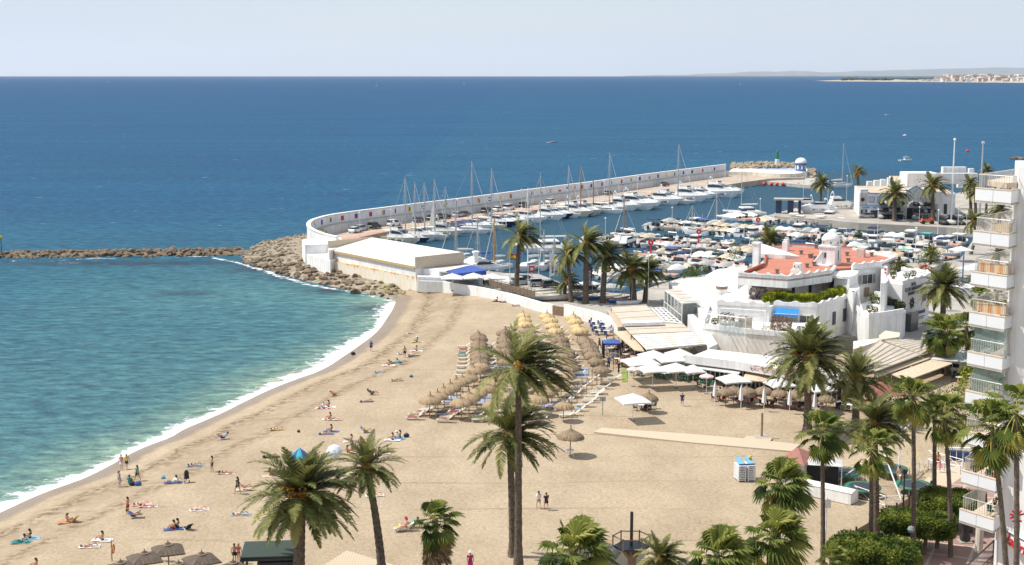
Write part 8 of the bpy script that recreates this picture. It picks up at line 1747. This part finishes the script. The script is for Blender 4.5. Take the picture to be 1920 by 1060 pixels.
for x,y,w,lab in[(1201,675,4.3,'large white square parasol at the left of the terrace group'),(1226,664,3.6,'white square parasol behind the largest one'),(1258,669,4.0,'white square parasol behind the green awning'),(1275,661,3.4,'white square parasol close under the louvered pergola'),(1224,689,3.4,'white square parasol in the front left of the terrace group'),(1268,688,3.6,'white square parasol in the front right of the terrace group'),(1300,691,2.6,'small white parasol at the start of the restaurant strip'),(1376,708,3.5,'white square parasol in front of the restaurant glass'),(1187,746,3.5,'lone white square parasol standing on the open sand'),(1463,716,3.2,'white parasol left behind the fruiting palm'),(1540,725,3.0,'blue and white parasol behind the fruiting palm trunk')]:
 p = B(x,y,2.8);o = dup(U_white,p,.25,lab,'white square parasols');s = w/4.0;o.scale = (s,s,1)
for x,y,lab in[(1188,690,'small faded pink parasol at the front left of the terrace'),(1325,703,'small faded pink parasol before the restaurant strip')]:
 o = umbrella('parasol',1.9,2.3,ucan,lab,polew,8,.4,'umbrella');o.location = B(x,y,2.5)
awning('awning',[(1258,682),(1286,676),(1283,668),(1262,676)],3.2,3.4,mat('green_awning',(.03,.30,.18),.7,.08),'small bright green awning between the white parasols')
for i,(x,y)in enumerate([(1340,760),(1389,768),(1432,773),(1480,777),(1527,781)]):
 t = thing('closed_parasol',B(x,y),0,f'closed white parasol, {nth(i)} from the left in front of the thatched terrace','umbrella','closed white parasols');MB().tube([(0,0,0),(0,0,3.1)],.045,6).obj('pole',polew,t)
 MB().lathe([(.05,1.05),(.24,1.2),(.20,1.8),(.15,2.4),(.05,2.95)],n=10,jit=lambda i_,k:1+.25*(k%2)).obj('folded_canopy',mat('folded_white',(.72,.72,.78),.8,.05),t)
for i,(x,y)in enumerate([(1361,727),(1376,725),(1402,729),(1432,728),(1462,731),(1495,733),(1520,738),(1550,740)]):put_thatch('d',x,y,f'thatched parasol over the red cushion terrace, {nth(i)} from the left',2.3,.9)
t = thing('gazebo',B(1146,668),0,'blue fabric gazebo beside the parasol rows','gazebo');mb = MB();h = 2.1;mb.add([(0,0,h+.5),(-1.2,-1.2,h),(1.2,-1.2,h),(1.2,1.2,h),(-1.2,1.2,h),(-1.2,-1.2,h-.25),(1.2,-1.2,h-.25),(1.2,1.2,h-.25),(-1.2,1.2,h-.25)],[(0,1,2),(0,2,3),(0,3,4),(0,4,1),(1,5,6,2),(2,6,7,3),(3,7,8,4),(4,8,5,1)]);mb.obj('roof',mat('gazebo_blue',(.05,.10,.32),.8,.1),t)
for sx in(-1.15,1.15):
 for sy in(-1.15,1.15):MB().box((sx,sy,h/2),(.28,.2,h)).obj('curtain',CL['navy'],t)
for i,(x,y)in enumerate([(1124,655),(1137,652),(1166,660),(1180,690),(1160,700),(1141,690),(1172,645)]):person('stand' if i%2 else 'walk',tuple(B(x,y)),i,f'person standing near the blue gazebo, {nth(i)} of seven',dict(shirt=['black','white','navy','grey','black','blue','white'][i],trousers='black'),i%3,i%3,1,'people near the blue gazebo')
P = [B(1166,693),B(1176,693),B(1176,717),B(1167,717)];mb = MB();mb.prism([tuple(p.xy)for p in P],1.6,1.68);tag(mb.obj('green_mat',mat('artificial_green',(.22,.30,.07),.95,.15)),'strip of green artificial grass near the pink parasol','mat')
def reed(lab):
 t = thing('reed_parasol',(0,-300,-40),0,lab,'parasol','dark reed parasols at the bottom left');r_ = random.Random(9);n = 32;w = 1.35
 def rad(k):a = 2*math.pi*k/n;return w/max(abs(math.cos(a)),abs(math.sin(a)))*.93
 mb = MB();mb.lathe([(.03,3.0),(.35,2.72),(.7,2.55),(1.06,2.30),(1.08,2.2)],n=n,jit=lambda i,k:(1+(rad(k)/w-1)*min(1,i/2))*(1.25 if i>0 else 1)*r_.uniform(.985,1.015));mb.obj('canopy',thatch_mat('reed_dark',(.04,.03,.022),(.12,.09,.065),(.22,.165,.115)),t)
 MB().tube([(0,0,-.1),(0,0,2.7)],.06,6).obj('pole',polem,t);MB().lathe([(.36,2.83),(.40,2.80)],n=14).obj('binding',wood,t);MB().lathe([(.05,2.98),(.03,3.15)],n=6).obj('finial',wood,t);return t
r0 = reed('r');KIDS.clear()
for i,(x,y,lab)in enumerate([(315,1022,'topmost dark reed parasol at the bottom left'),(271,1038,'dark reed parasol just left of the topmost one'),(378,1040,'dark reed parasol right of the topmost one'),(226,1056,'leftmost dark reed parasol at the bottom edge'),(335,1058,'dark reed parasol at the bottom edge below the topmost one'),(437,1056,'dark reed parasol next to the green kiosk')]):
 p = B(x,y,2.75);o = r0 if i==0 else dup(r0,p,0);o.location = p;o.rotation_euler.z = .35+.1*i;o['label'] = lab;q = p+Vector((.3,-1.0,.03));put_lounger(q,3.0,f'white sun lounger beneath the {lab}'.replace(' at the bottom left','').replace(' at the bottom edge',''))
person('recline',tuple(B(307,1052)+Vector((0,0,.35))),2.9,'person on a lounger between the reed parasols',dict(swim_briefs='black'),0,0)
t = thing('lifebuoy_post',B(210,1052),0,'wooden post with orange lifebuoy left of the reed parasols','lifebuoy post');MB().tube([(0,0,0),(0,0,1.9)],.05,5).obj('post',polem,t);o = MB().tube([(0.15,.28*math.sin(a*.524),1.05+.36*math.cos(a*.524))for a in range(13)],.07,6).obj('lifebuoy',CL['orange'],t)
t = thing('beach_kiosk',B(512,1088),.1,'dark kiosk with flat green roof behind the broad palm','kiosk');z0 = 2.6
MB().box((0,0,z0),(4.7,3.8,.14)).obj('roof',mat('green_roof',(.03,.05,.035),.7,.15),t);MB().box((0,0,z0-.2),(4.8,3.9,.16)).obj('roof_edge',dark,t)
for sx in(-2.2,2.2):
 for sy in(-1.7,1.7):MB().box((sx,sy,1.25),(.18,.18,2.5)).obj('post',dark,t)
MB().box((.6,0,1.0),(3.4,3.0,2.0)).obj('counter',dark,t)
for i,(x,y)in enumerate([(760,996),(772,990)]):q = B(x,y);put_lounger(q,math.pi+.2,f'white sun lounger left of the skirted fan palm, {["front", "rear"][i]} one');person('recline' if i else 'chair',(q.x,q.y,q.z+(.33 if i else 0)),math.pi+.2,['person in red cap sitting on the lounger by the skirted palm','person in turquoise top on the lounger by the skirted palm'][i],dict(swim_briefs='red',hat='red')if i==0 else dict(shirt='teal',shorts='white'),1,0)
t = thing('playground_tower',G(1183,1085,1.6),0,'dark wooden tree like climbing tower at the bottom edge','playground tower')
mb = MB();mb.tube([(0,0,0),(.1,0,1.2),(0,0,2.5)],[.55,.32,.38],8);[mb.tube([(0,0,1.6),(1.1*math.cos(a),.9*math.sin(a),2.7)],[.22,.12],6)for a in(0,1.3,2.6,3.9,5.2)];mb.obj('trunk',wood,t)
mb = MB();mb.prism([(1.45*math.cos(k*1.047),1.25*math.sin(k*1.047))for k in range(6)],2.6,2.8);mb.obj('platform',dark,t);mb = MB();pp = [(1.5*math.cos(k*1.047),1.3*math.sin(k*1.047))for k in range(7)]
for a,b_ in zip(pp,pp[1:]):mb.tube([(a[0],a[1],2.7),(a[0],a[1],3.7)],.06,5);mb.tube([(a[0],a[1],3.6),(b_[0],b_[1],3.6)],.05,5)
mb.obj('railing',wood,t);MB().tube([(0,0,2.6),(0,0,5.6)],.13,7).obj('mast',dark,t);MB().tube([(-1.2,0,2.5),(-2.0,-.3,1.5),(-2.6,-.5,.3)],[.5,.45,.4],8).obj('slide',greym,t)
t = thing('lounger_stack',B(1396,900),.15,'tall stack of white sun loungers with blue cushions on top','lounger stack')
for s in(-.5,.5):
 for k in range(9):mb = MB();mb.box((s,0,.2+k*.18),(.8,1.6,.05));[mb.box((s+e*.36,y_,.11+k*.18),(.06,.08,.2))for e in(-1,1)for y_ in(-.7,.6)];mb.obj('stacked_lounger',gelcoat,t)
 MB().box((s,.2,1.95),(.62,1.3,.1),rx=.3).obj('cushion',CL['sky'],t)
MB().box((0,-.78,1.82),(1.6,.12,.14)).obj('blue_bar',CL['blue'],t);MB().ball((.62,.3,2.25),.2,8).obj('yellow_ball',CL['yellow'],t)
ht = thing('beach_hut',B(1504,905),0,'small pale hut with salmon red hipped roof','hut');A = [G(x,y,4.0)for x,y in[(1458,862),(1508,872),(1530,850),(1490,840)]]
z0 = 4.0;rp_ = G(1490,834,5.2);cc = sum(A,Vector())/4;loc = ht.location.copy()
MB().prism([tuple((cc.lerp(p,.88)-loc).xy)for p in A],0,z0-1.75).obj('wall',mat('hut_grey',(.50,.50,.48),.8,.08),ht)
mb = MB();V_ = [(*(p-loc).xy,z0-1.7)for p in A]+[(*(cc-loc).xy,z0-.7)];mb.add(V_,[(0,1,4),(1,2,4),(2,3,4),(3,0,4),(3,2,1,0)]);mb.obj('roof',mat('salmon_roof',(.34,.145,.11),.85,.08),ht)
q = (A[0].lerp(A[1],.5)-loc);MB().box((q.x*.9,q.y*.9-.02,1.3),(1.0,.1,1.2),-.3).obj('window',glass,ht)
t = thing('market_tent',G(1540,905,1.6),-.2,'white peaked tent over dark equipment beside the hut','tent');mb = MB();mb.add([(0,0,3.0),(-2,-1.3,2.1),(2,-1.3,2.1),(2,1.3,2.1),(-2,1.3,2.1)],[(0,1,2),(0,2,3),(0,3,4),(0,4,1)]);mb.obj('roof',wcan,t);MB().box((0,.2,.9),(3.2,1.8,1.8)).obj('dark_interior',CL['black'],t)
for sx in(-1.9,1.9):
 for sy in(-1.2,1.2):MB().tube([(sx,sy,0),(sx,sy,2.1)],.05,5).obj('post',polew,t)
def ground(px,py):return B(px,py)
ch = thing('storage_chest',B(1555,935),0,'long white storage chest with pitched lid in front of the trampolines','chest');a,b_ = B(1497,924),B(1597,946);an = math.atan2(b_.y-a.y,b_.x-a.x);ch.location = (a+b_)/2;ch.rotation_euler.z = an;l_ = (b_-a).length
MB().box((0,.5,.55),(l_,1.5,1.1)).obj('body',white,ch);mb = MB();mb.add([(-l_/2-.1,-.3,1.12),(l_/2+.1,-.3,1.12),(l_/2+.1,.5,1.38),(-l_/2-.1,.5,1.38),(-l_/2-.1,1.3,1.12),(l_/2+.1,1.3,1.12)],[(0,1,2,3),(3,2,5,4),(1,5,2),(0,3,4),(0,4,5,1)]);mb.obj('lid',whitew,ch)
def tramp(px,py,lab):
 t = thing('trampoline',B(px,py,.9),0,lab,'trampoline','round green rimmed trampolines');r_ = 1.72
 MB().lathe([(r_*.78,.86),(r_*.78,.88)],n=28).obj('jumping_mat',mat('tramp_black',(.03,.033,.045),.6,.15),t)
 vs = [];n = 32;mb = MB();
 for k in range(n):a = 2*math.pi*k/n;c_,s_ = math.cos(a),math.sin(a);vs+=[(r_*.78*c_,r_*.78*s_,.90),(r_*c_,r_*s_,.93),(r_*1.02*c_,r_*1.02*s_,.80)]
 mb.add(vs,[(k*3,k*3+1,(k+1)%n*3+1,(k+1)%n*3)for k in range(n)]+[(k*3+1,k*3+2,(k+1)%n*3+2,(k+1)%n*3+1)for k in range(n)]);mb.obj('rim_pad',mat('tramp_green',(.015,.15,.08),.6,.1),t,True)
 for k in range(6):a = k*math.pi/3;MB().tube([(r_*.97*math.cos(a),r_*.97*math.sin(a),.85),(r_*.97*math.cos(a),r_*.97*math.sin(a),0)],.04,5).obj('leg',alu,t)
tramp(1582,884,'rear left trampoline partly behind the white tent');tramp(1618,912,'front left trampoline behind the white chest');tramp(1670,878,'rear right trampoline under the bungee frame');tramp(1713,908,'front right trampoline nearest the clipped trees')
t = thing('bungee_frame',(0,0,0),0,'white pole frame of the bungee trampolines','frame');
for(x0,y0,z0),(x1,y1,z1)in[((1690,938,1.6),(1655,842,5.5)),((1566,905,1.6),(1655,842,5.5)),((1655,842,5.5),(1712,790,5.8)),((1640,880,1.6),(1646,810,6.5)),((1683,900,1.6),(1690,800,6.8))]:MB().tube([G(x0,y0,z0),G(x1,y1,z1)],.075,6).obj('pole',polew,t)
mb = MB();[mb.tube([G(x0,y0,5.5),G(x1,y1,2.4)],.025,4)for x0,y0,x1,y1 in((1655,842,1618,900),(1655,842,1582,880),(1690,800,1713,900),(1700,800,1740,900))];mb.obj('bungee_cord',CL['yellow'],t)
def xfence(pts,lab,h=1.0):
 t = thing('white_fence',(0,0,0),0,lab,'fence');L = [B(x,y)for x,y in pts]
 for a,b_ in zip(L,L[1:]):
  n = max(1,round((b_-a).length/1.9));mb = MB();up = Vector((0,0,1))
  for k in range(n):p,q = a.lerp(b_,k/n),a.lerp(b_,(k+1)/n);mb.tube([p+up*h,q+up*h],.04,4);mb.tube([p+up*.1,q+up*.1],.035,4);mb.tube([p+up*.1,q+up*h],.03,4);mb.tube([p+up*h,q+up*.1],.03,4);mb.box(p+up*h/2,(.1,.1,h*1.1))
  mb.obj('panel',polew,t)
xfence([(1602,930),(1660,950),(1700,948)],'white cross braced fence in front of the trampolines');xfence([(1705,893),(1740,880),(1800,892),(1805,880),(1740,862)],'white cross braced fence around the boardwalk by the tower')
P = [B(x,y)for x,y in[(1732,905),(1760,876),(1812,880),(1790,918)]];mb = MB();mb.prism([tuple(p.xy)for p in P],1.5,1.72);tag(mb.obj('boardwalk',bwm),'wooden boardwalk piece by the white fence near the tower','boardwalk')
for i,(x,y)in enumerate([(1776,862),(1787,863),(1799,864),(1811,865)]):t = thing('recycling_bin',B(x,y),0,f'blue recycling bin, {nth(i)} from the left','bin','blue recycling bins');MB().box((0,0,.5),(.42,.42,1.0),taper=1.1).obj('body',CL['blue'],t);MB().box((0,0,1.04),(.5,.5,.08)).obj('lid',mat('bin_lid',(.1,.2,.4),.5),t)
t = thing('bin_frame',B(1794,864),0,'white frame around the blue recycling bins','frame');mb = MB();mb.tube([(-1.3,-.1,0),(-1.3,-.1,1.35),(1.3,-.1,1.35),(1.3,-.1,0)],.05,5);mb.obj('rail',polew,t);MB().box((0,0,1.4),(2.7,.5,.04)).obj('top_board',polew,t)
t = thing('mesh_fence',(0,0,0),0,'low dark mesh fence between sand and promenade','fence');L = [B(1545,1046),B(1620,1005),B(1700,955),B(1745,925)]
mb = MB();ribbon(mb,L,offs(L,.03),1.6,2.6);mb.obj('mesh',mat('brown_mesh',(.22,.16,.10),.9,.2,4,alpha=.75),t)
for k in range(9):p,d = interp(L,k/8);MB().box((p.x,p.y,2.2),(.14,.14,1.3)).obj('post',dark,t)
street_lamp(1692,985,2.0,4.8,'dark street lamp between the clipped trees','promenade lamps',dark,.09);
t = thing('sign_post',B(1548,1015),0,'white notice board on a white post beside the tall fan palm trunk','sign');MB().tube([(0,0,0),(0,0,4.0)],.06,5).obj('post',polew,t);MB().box((0,0,3.4),(.7,.06,.8)).obj('board',polew,t)
t = thing('street_lamp',G(1705,1075,PZ),0,'dark globe lamp on the promenade in front of the middle clipped tree','street lamp');MB().tube([(0,0,0),(0,0,3.4)],.07,6).obj('post',dark,t);MB().ball((0,0,3.6),.3,9).obj('globe',mat('lamp_globe',(.25,.30,.30),.2),t)
t = thing('glass_balustrade',(0,0,0),0,'grey framed glass balustrade at the bottom right by the tower','balustrade')
L = [G(x,y,PZ)for x,y in[(1810,1095),(1862,1045),(1925,1062),(1985,1080)]];mb = MB()
for k,p in enumerate(L):mb.tube([p,p+Vector((0,0,1.4))],.06,5)
mb.tube([p+Vector((0,0,1.4))for p in L],.07,5);mb.tube([p+Vector((0,0,.15))for p in L],.05,5);mb.obj('frame',dark,t);mb = MB();ribbon(mb,L,offs(L,.02),PZ+.2,PZ+1.35);mb.obj('pane',mat('clear_glass',(0,0,0)),t)
t = thing('sculpture',G(1809,1016,PZ),0,'dark bronze figure sculpture in the shade on the promenade','sculpture');MB().lathe([(.35,0),(.45,.3),(.25,.9),(.45,1.5),(.4,2.1),(.15,2.4)],n=10,jit=lambda i,k:1+.15*math.sin(k*2+i)).obj('figure',dark,t,True);MB().box((0,0,.05),(1,1,.1)).obj('plinth',concrete,t)
hr = thing('kiosk_roof_pavilion',B(1650,775),.3,'red brown hipped roof pavilion behind the fan palms','pavilion')
MB().add([(0,0,3.9),(-2.4,-2.4,2.7),(2.4,-2.4,2.7),(2.4,2.4,2.7),(-2.4,2.4,2.7)],[(0,1,2),(0,2,3),(0,3,4),(0,4,1)]).obj('roof',mat('brown_red_roof',(.26,.10,.07),.85,.12),hr)
for sx in(-2,2):
 for sy in(-2,2):MB().tube([(sx,sy,0),(sx,sy,2.8)],.08,5).obj('post',wood,hr)
for i,(px,py,r_)in enumerate([(1590,752,1.0),(1650,742,.9),(1630,760,.8)]):bush(px,py,1.6,r_,['pink and red flower bed under the dark date palm','red flower tub behind the pavilion roof','pink flower tub beside the pavilion'][i],leafmat('red_flower',(0,0,0),(0,0,0),(0,0,0))if i!=1 else bush_leaf,60+i,'flower_bed',.5,600)
KIDS.clear()
for i,(x,y)in enumerate([(1797,690),(1806,684),(1816,679),(1826,674)]):carat(x,y+8,1.7,.9,'white',f'white car parked behind the middle balconies, {nth(i)} from the left')
for px,py,w in[(1756,655,0)]:carat(1762,640,1.7,.4,'blue','dark blue car parked at the foot of the lettered wing')
def gull(px,py,y,s,rz,lab):
 p = AT(px,py,y);t = thing('seagull',p,rz,lab,'bird','gulls over the sea');t.scale = (s,)*3;mb = MB();mb.tube([(-.32,0,0),(-.2,0,.0),(0,0,.01),(.18,0,.02),(.27,0,.03),(.34,0,.02)],[.02,.06,.085,.06,.045,.008],8)
 for s_ in(-1,1):mb.add([(.10,s_*.05,.04),(-.08,s_*.05,.03),(-.05,s_*.38,.16),(.10,s_*.36,.17),(-.16,s_*.78,.06),(-.08,s_*.74,.08),(.09,s_*.36,.18),(-.06,s_*.38,.15)],[(0,1,2,3),(3,2,4,5)])
 mb.obj('body',mat('gull_white',(.78,.78,.78),.7),t,True);MB().add([(-.28,-.04,.01),(-.28,.04,.01),(-.42,.08,.01),(-.42,-.08,.01)],[(0,1,2,3)]).obj('tail',mat('gull_white',(0,0,0)),t)
gull(1696,254,150,.62,-.4,'white gull gliding above the small speeding boat');gull(1661,216,170,.5,1.2,'white gull flying higher and further left than the other')
for i,(x,y,r_)in enumerate([(1905,298,2.2),(1914,299,1.6),(1899,299,1.0)]):p = G(x,y,0);o = link('sea_rock',rocks[0][i],None,(p.x,p.y,.1));o.scale = (r_*1.8,r_,r_*.7);tag(o,['large dark rock awash on the open sea at the right edge','rock awash right of the large one at the right edge','small rock awash left of the large one at the right edge'][i],'rock')
for o in[o for o in bpy.data.objects if o.parent is None and o.location.y<-250]:
 for c in[c for c in bpy.data.objects if c.parent and(c.parent==o or c.parent.parent==o)]:bpy.data.objects.remove(c)
 bpy.data.objects.remove(o)
KIDS.clear()
for k,(x,y)in enumerate([(35.0,99.6),(36.0,100.6),(35.3,98.9),(36.3,101.5),(35.1,99.2),(35.9,100.2)]):
 fl_ = [0,2,3,5,7,8][k];o = dup(bpy.data.objects['plastic_chair'],(x,y,ztop[fl_]-.84),k,f'chair on the tower balcony {nth(fl_)} from the top')
 t = thing('potted_plant',(x+.9,y+1.2,ztop[fl_]-.84),0,f'potted plant on the tower balcony {nth(fl_)} from the top','plant');MB().lathe([(.15,0),(.22,.35)],n=9).obj('pot',mat('terracotta',(.38,.16,.09),.8),t);leaf_cloud('foliage',[((0,0,.7),(.35,.35,.4),0)],220,.09,bush_leaf,t,k)
for i,(x,y,z)in enumerate([(1340,612,5.2),(1385,619,5.2),(1400,616,5.2),(1500,628,5.2),(1630,588,6.0),(1640,590,6.0),(1700,526,9.6),(1712,522,9.6),(1675,524,9.6),(1480,560,7.5)]):
 t = thing('potted_plant',G(x,y,z),0,f'potted plant on the club terraces, {nth(i)} of ten counted upward from the left','plant');MB().lathe([(.2,0),(.3,.45)],n=9).obj('pot',mat('terracotta',(0,0,0)),t);leaf_cloud('foliage',[((0,0,.8),(.5,.5,.45),0)],260,.1,bush_leaf,t,80+i)
mb = MB();mb.box((0,38000,799),(140000,84000,1602));hz = mb.obj('haze',None if False else[]);m = bpy.data.materials.new('air_haze');m.use_nodes = True;nt = m.node_tree;nt.nodes.clear();pv = nt.nodes.new('ShaderNodeVolumePrincipled');ou = nt.nodes.new('ShaderNodeOutputMaterial');nt.links.new(pv.outputs[0],ou.inputs['Volume'])
pv.inputs['Color'].default_value = (.80,.87,1.0,1);pv.inputs['Density'].default_value = 1.4e-5;pv.inputs['Anisotropy'].default_value = .2;hz.data.materials.append(m);tag(hz,'thin pale blue sea haze',None,None,'stuff')
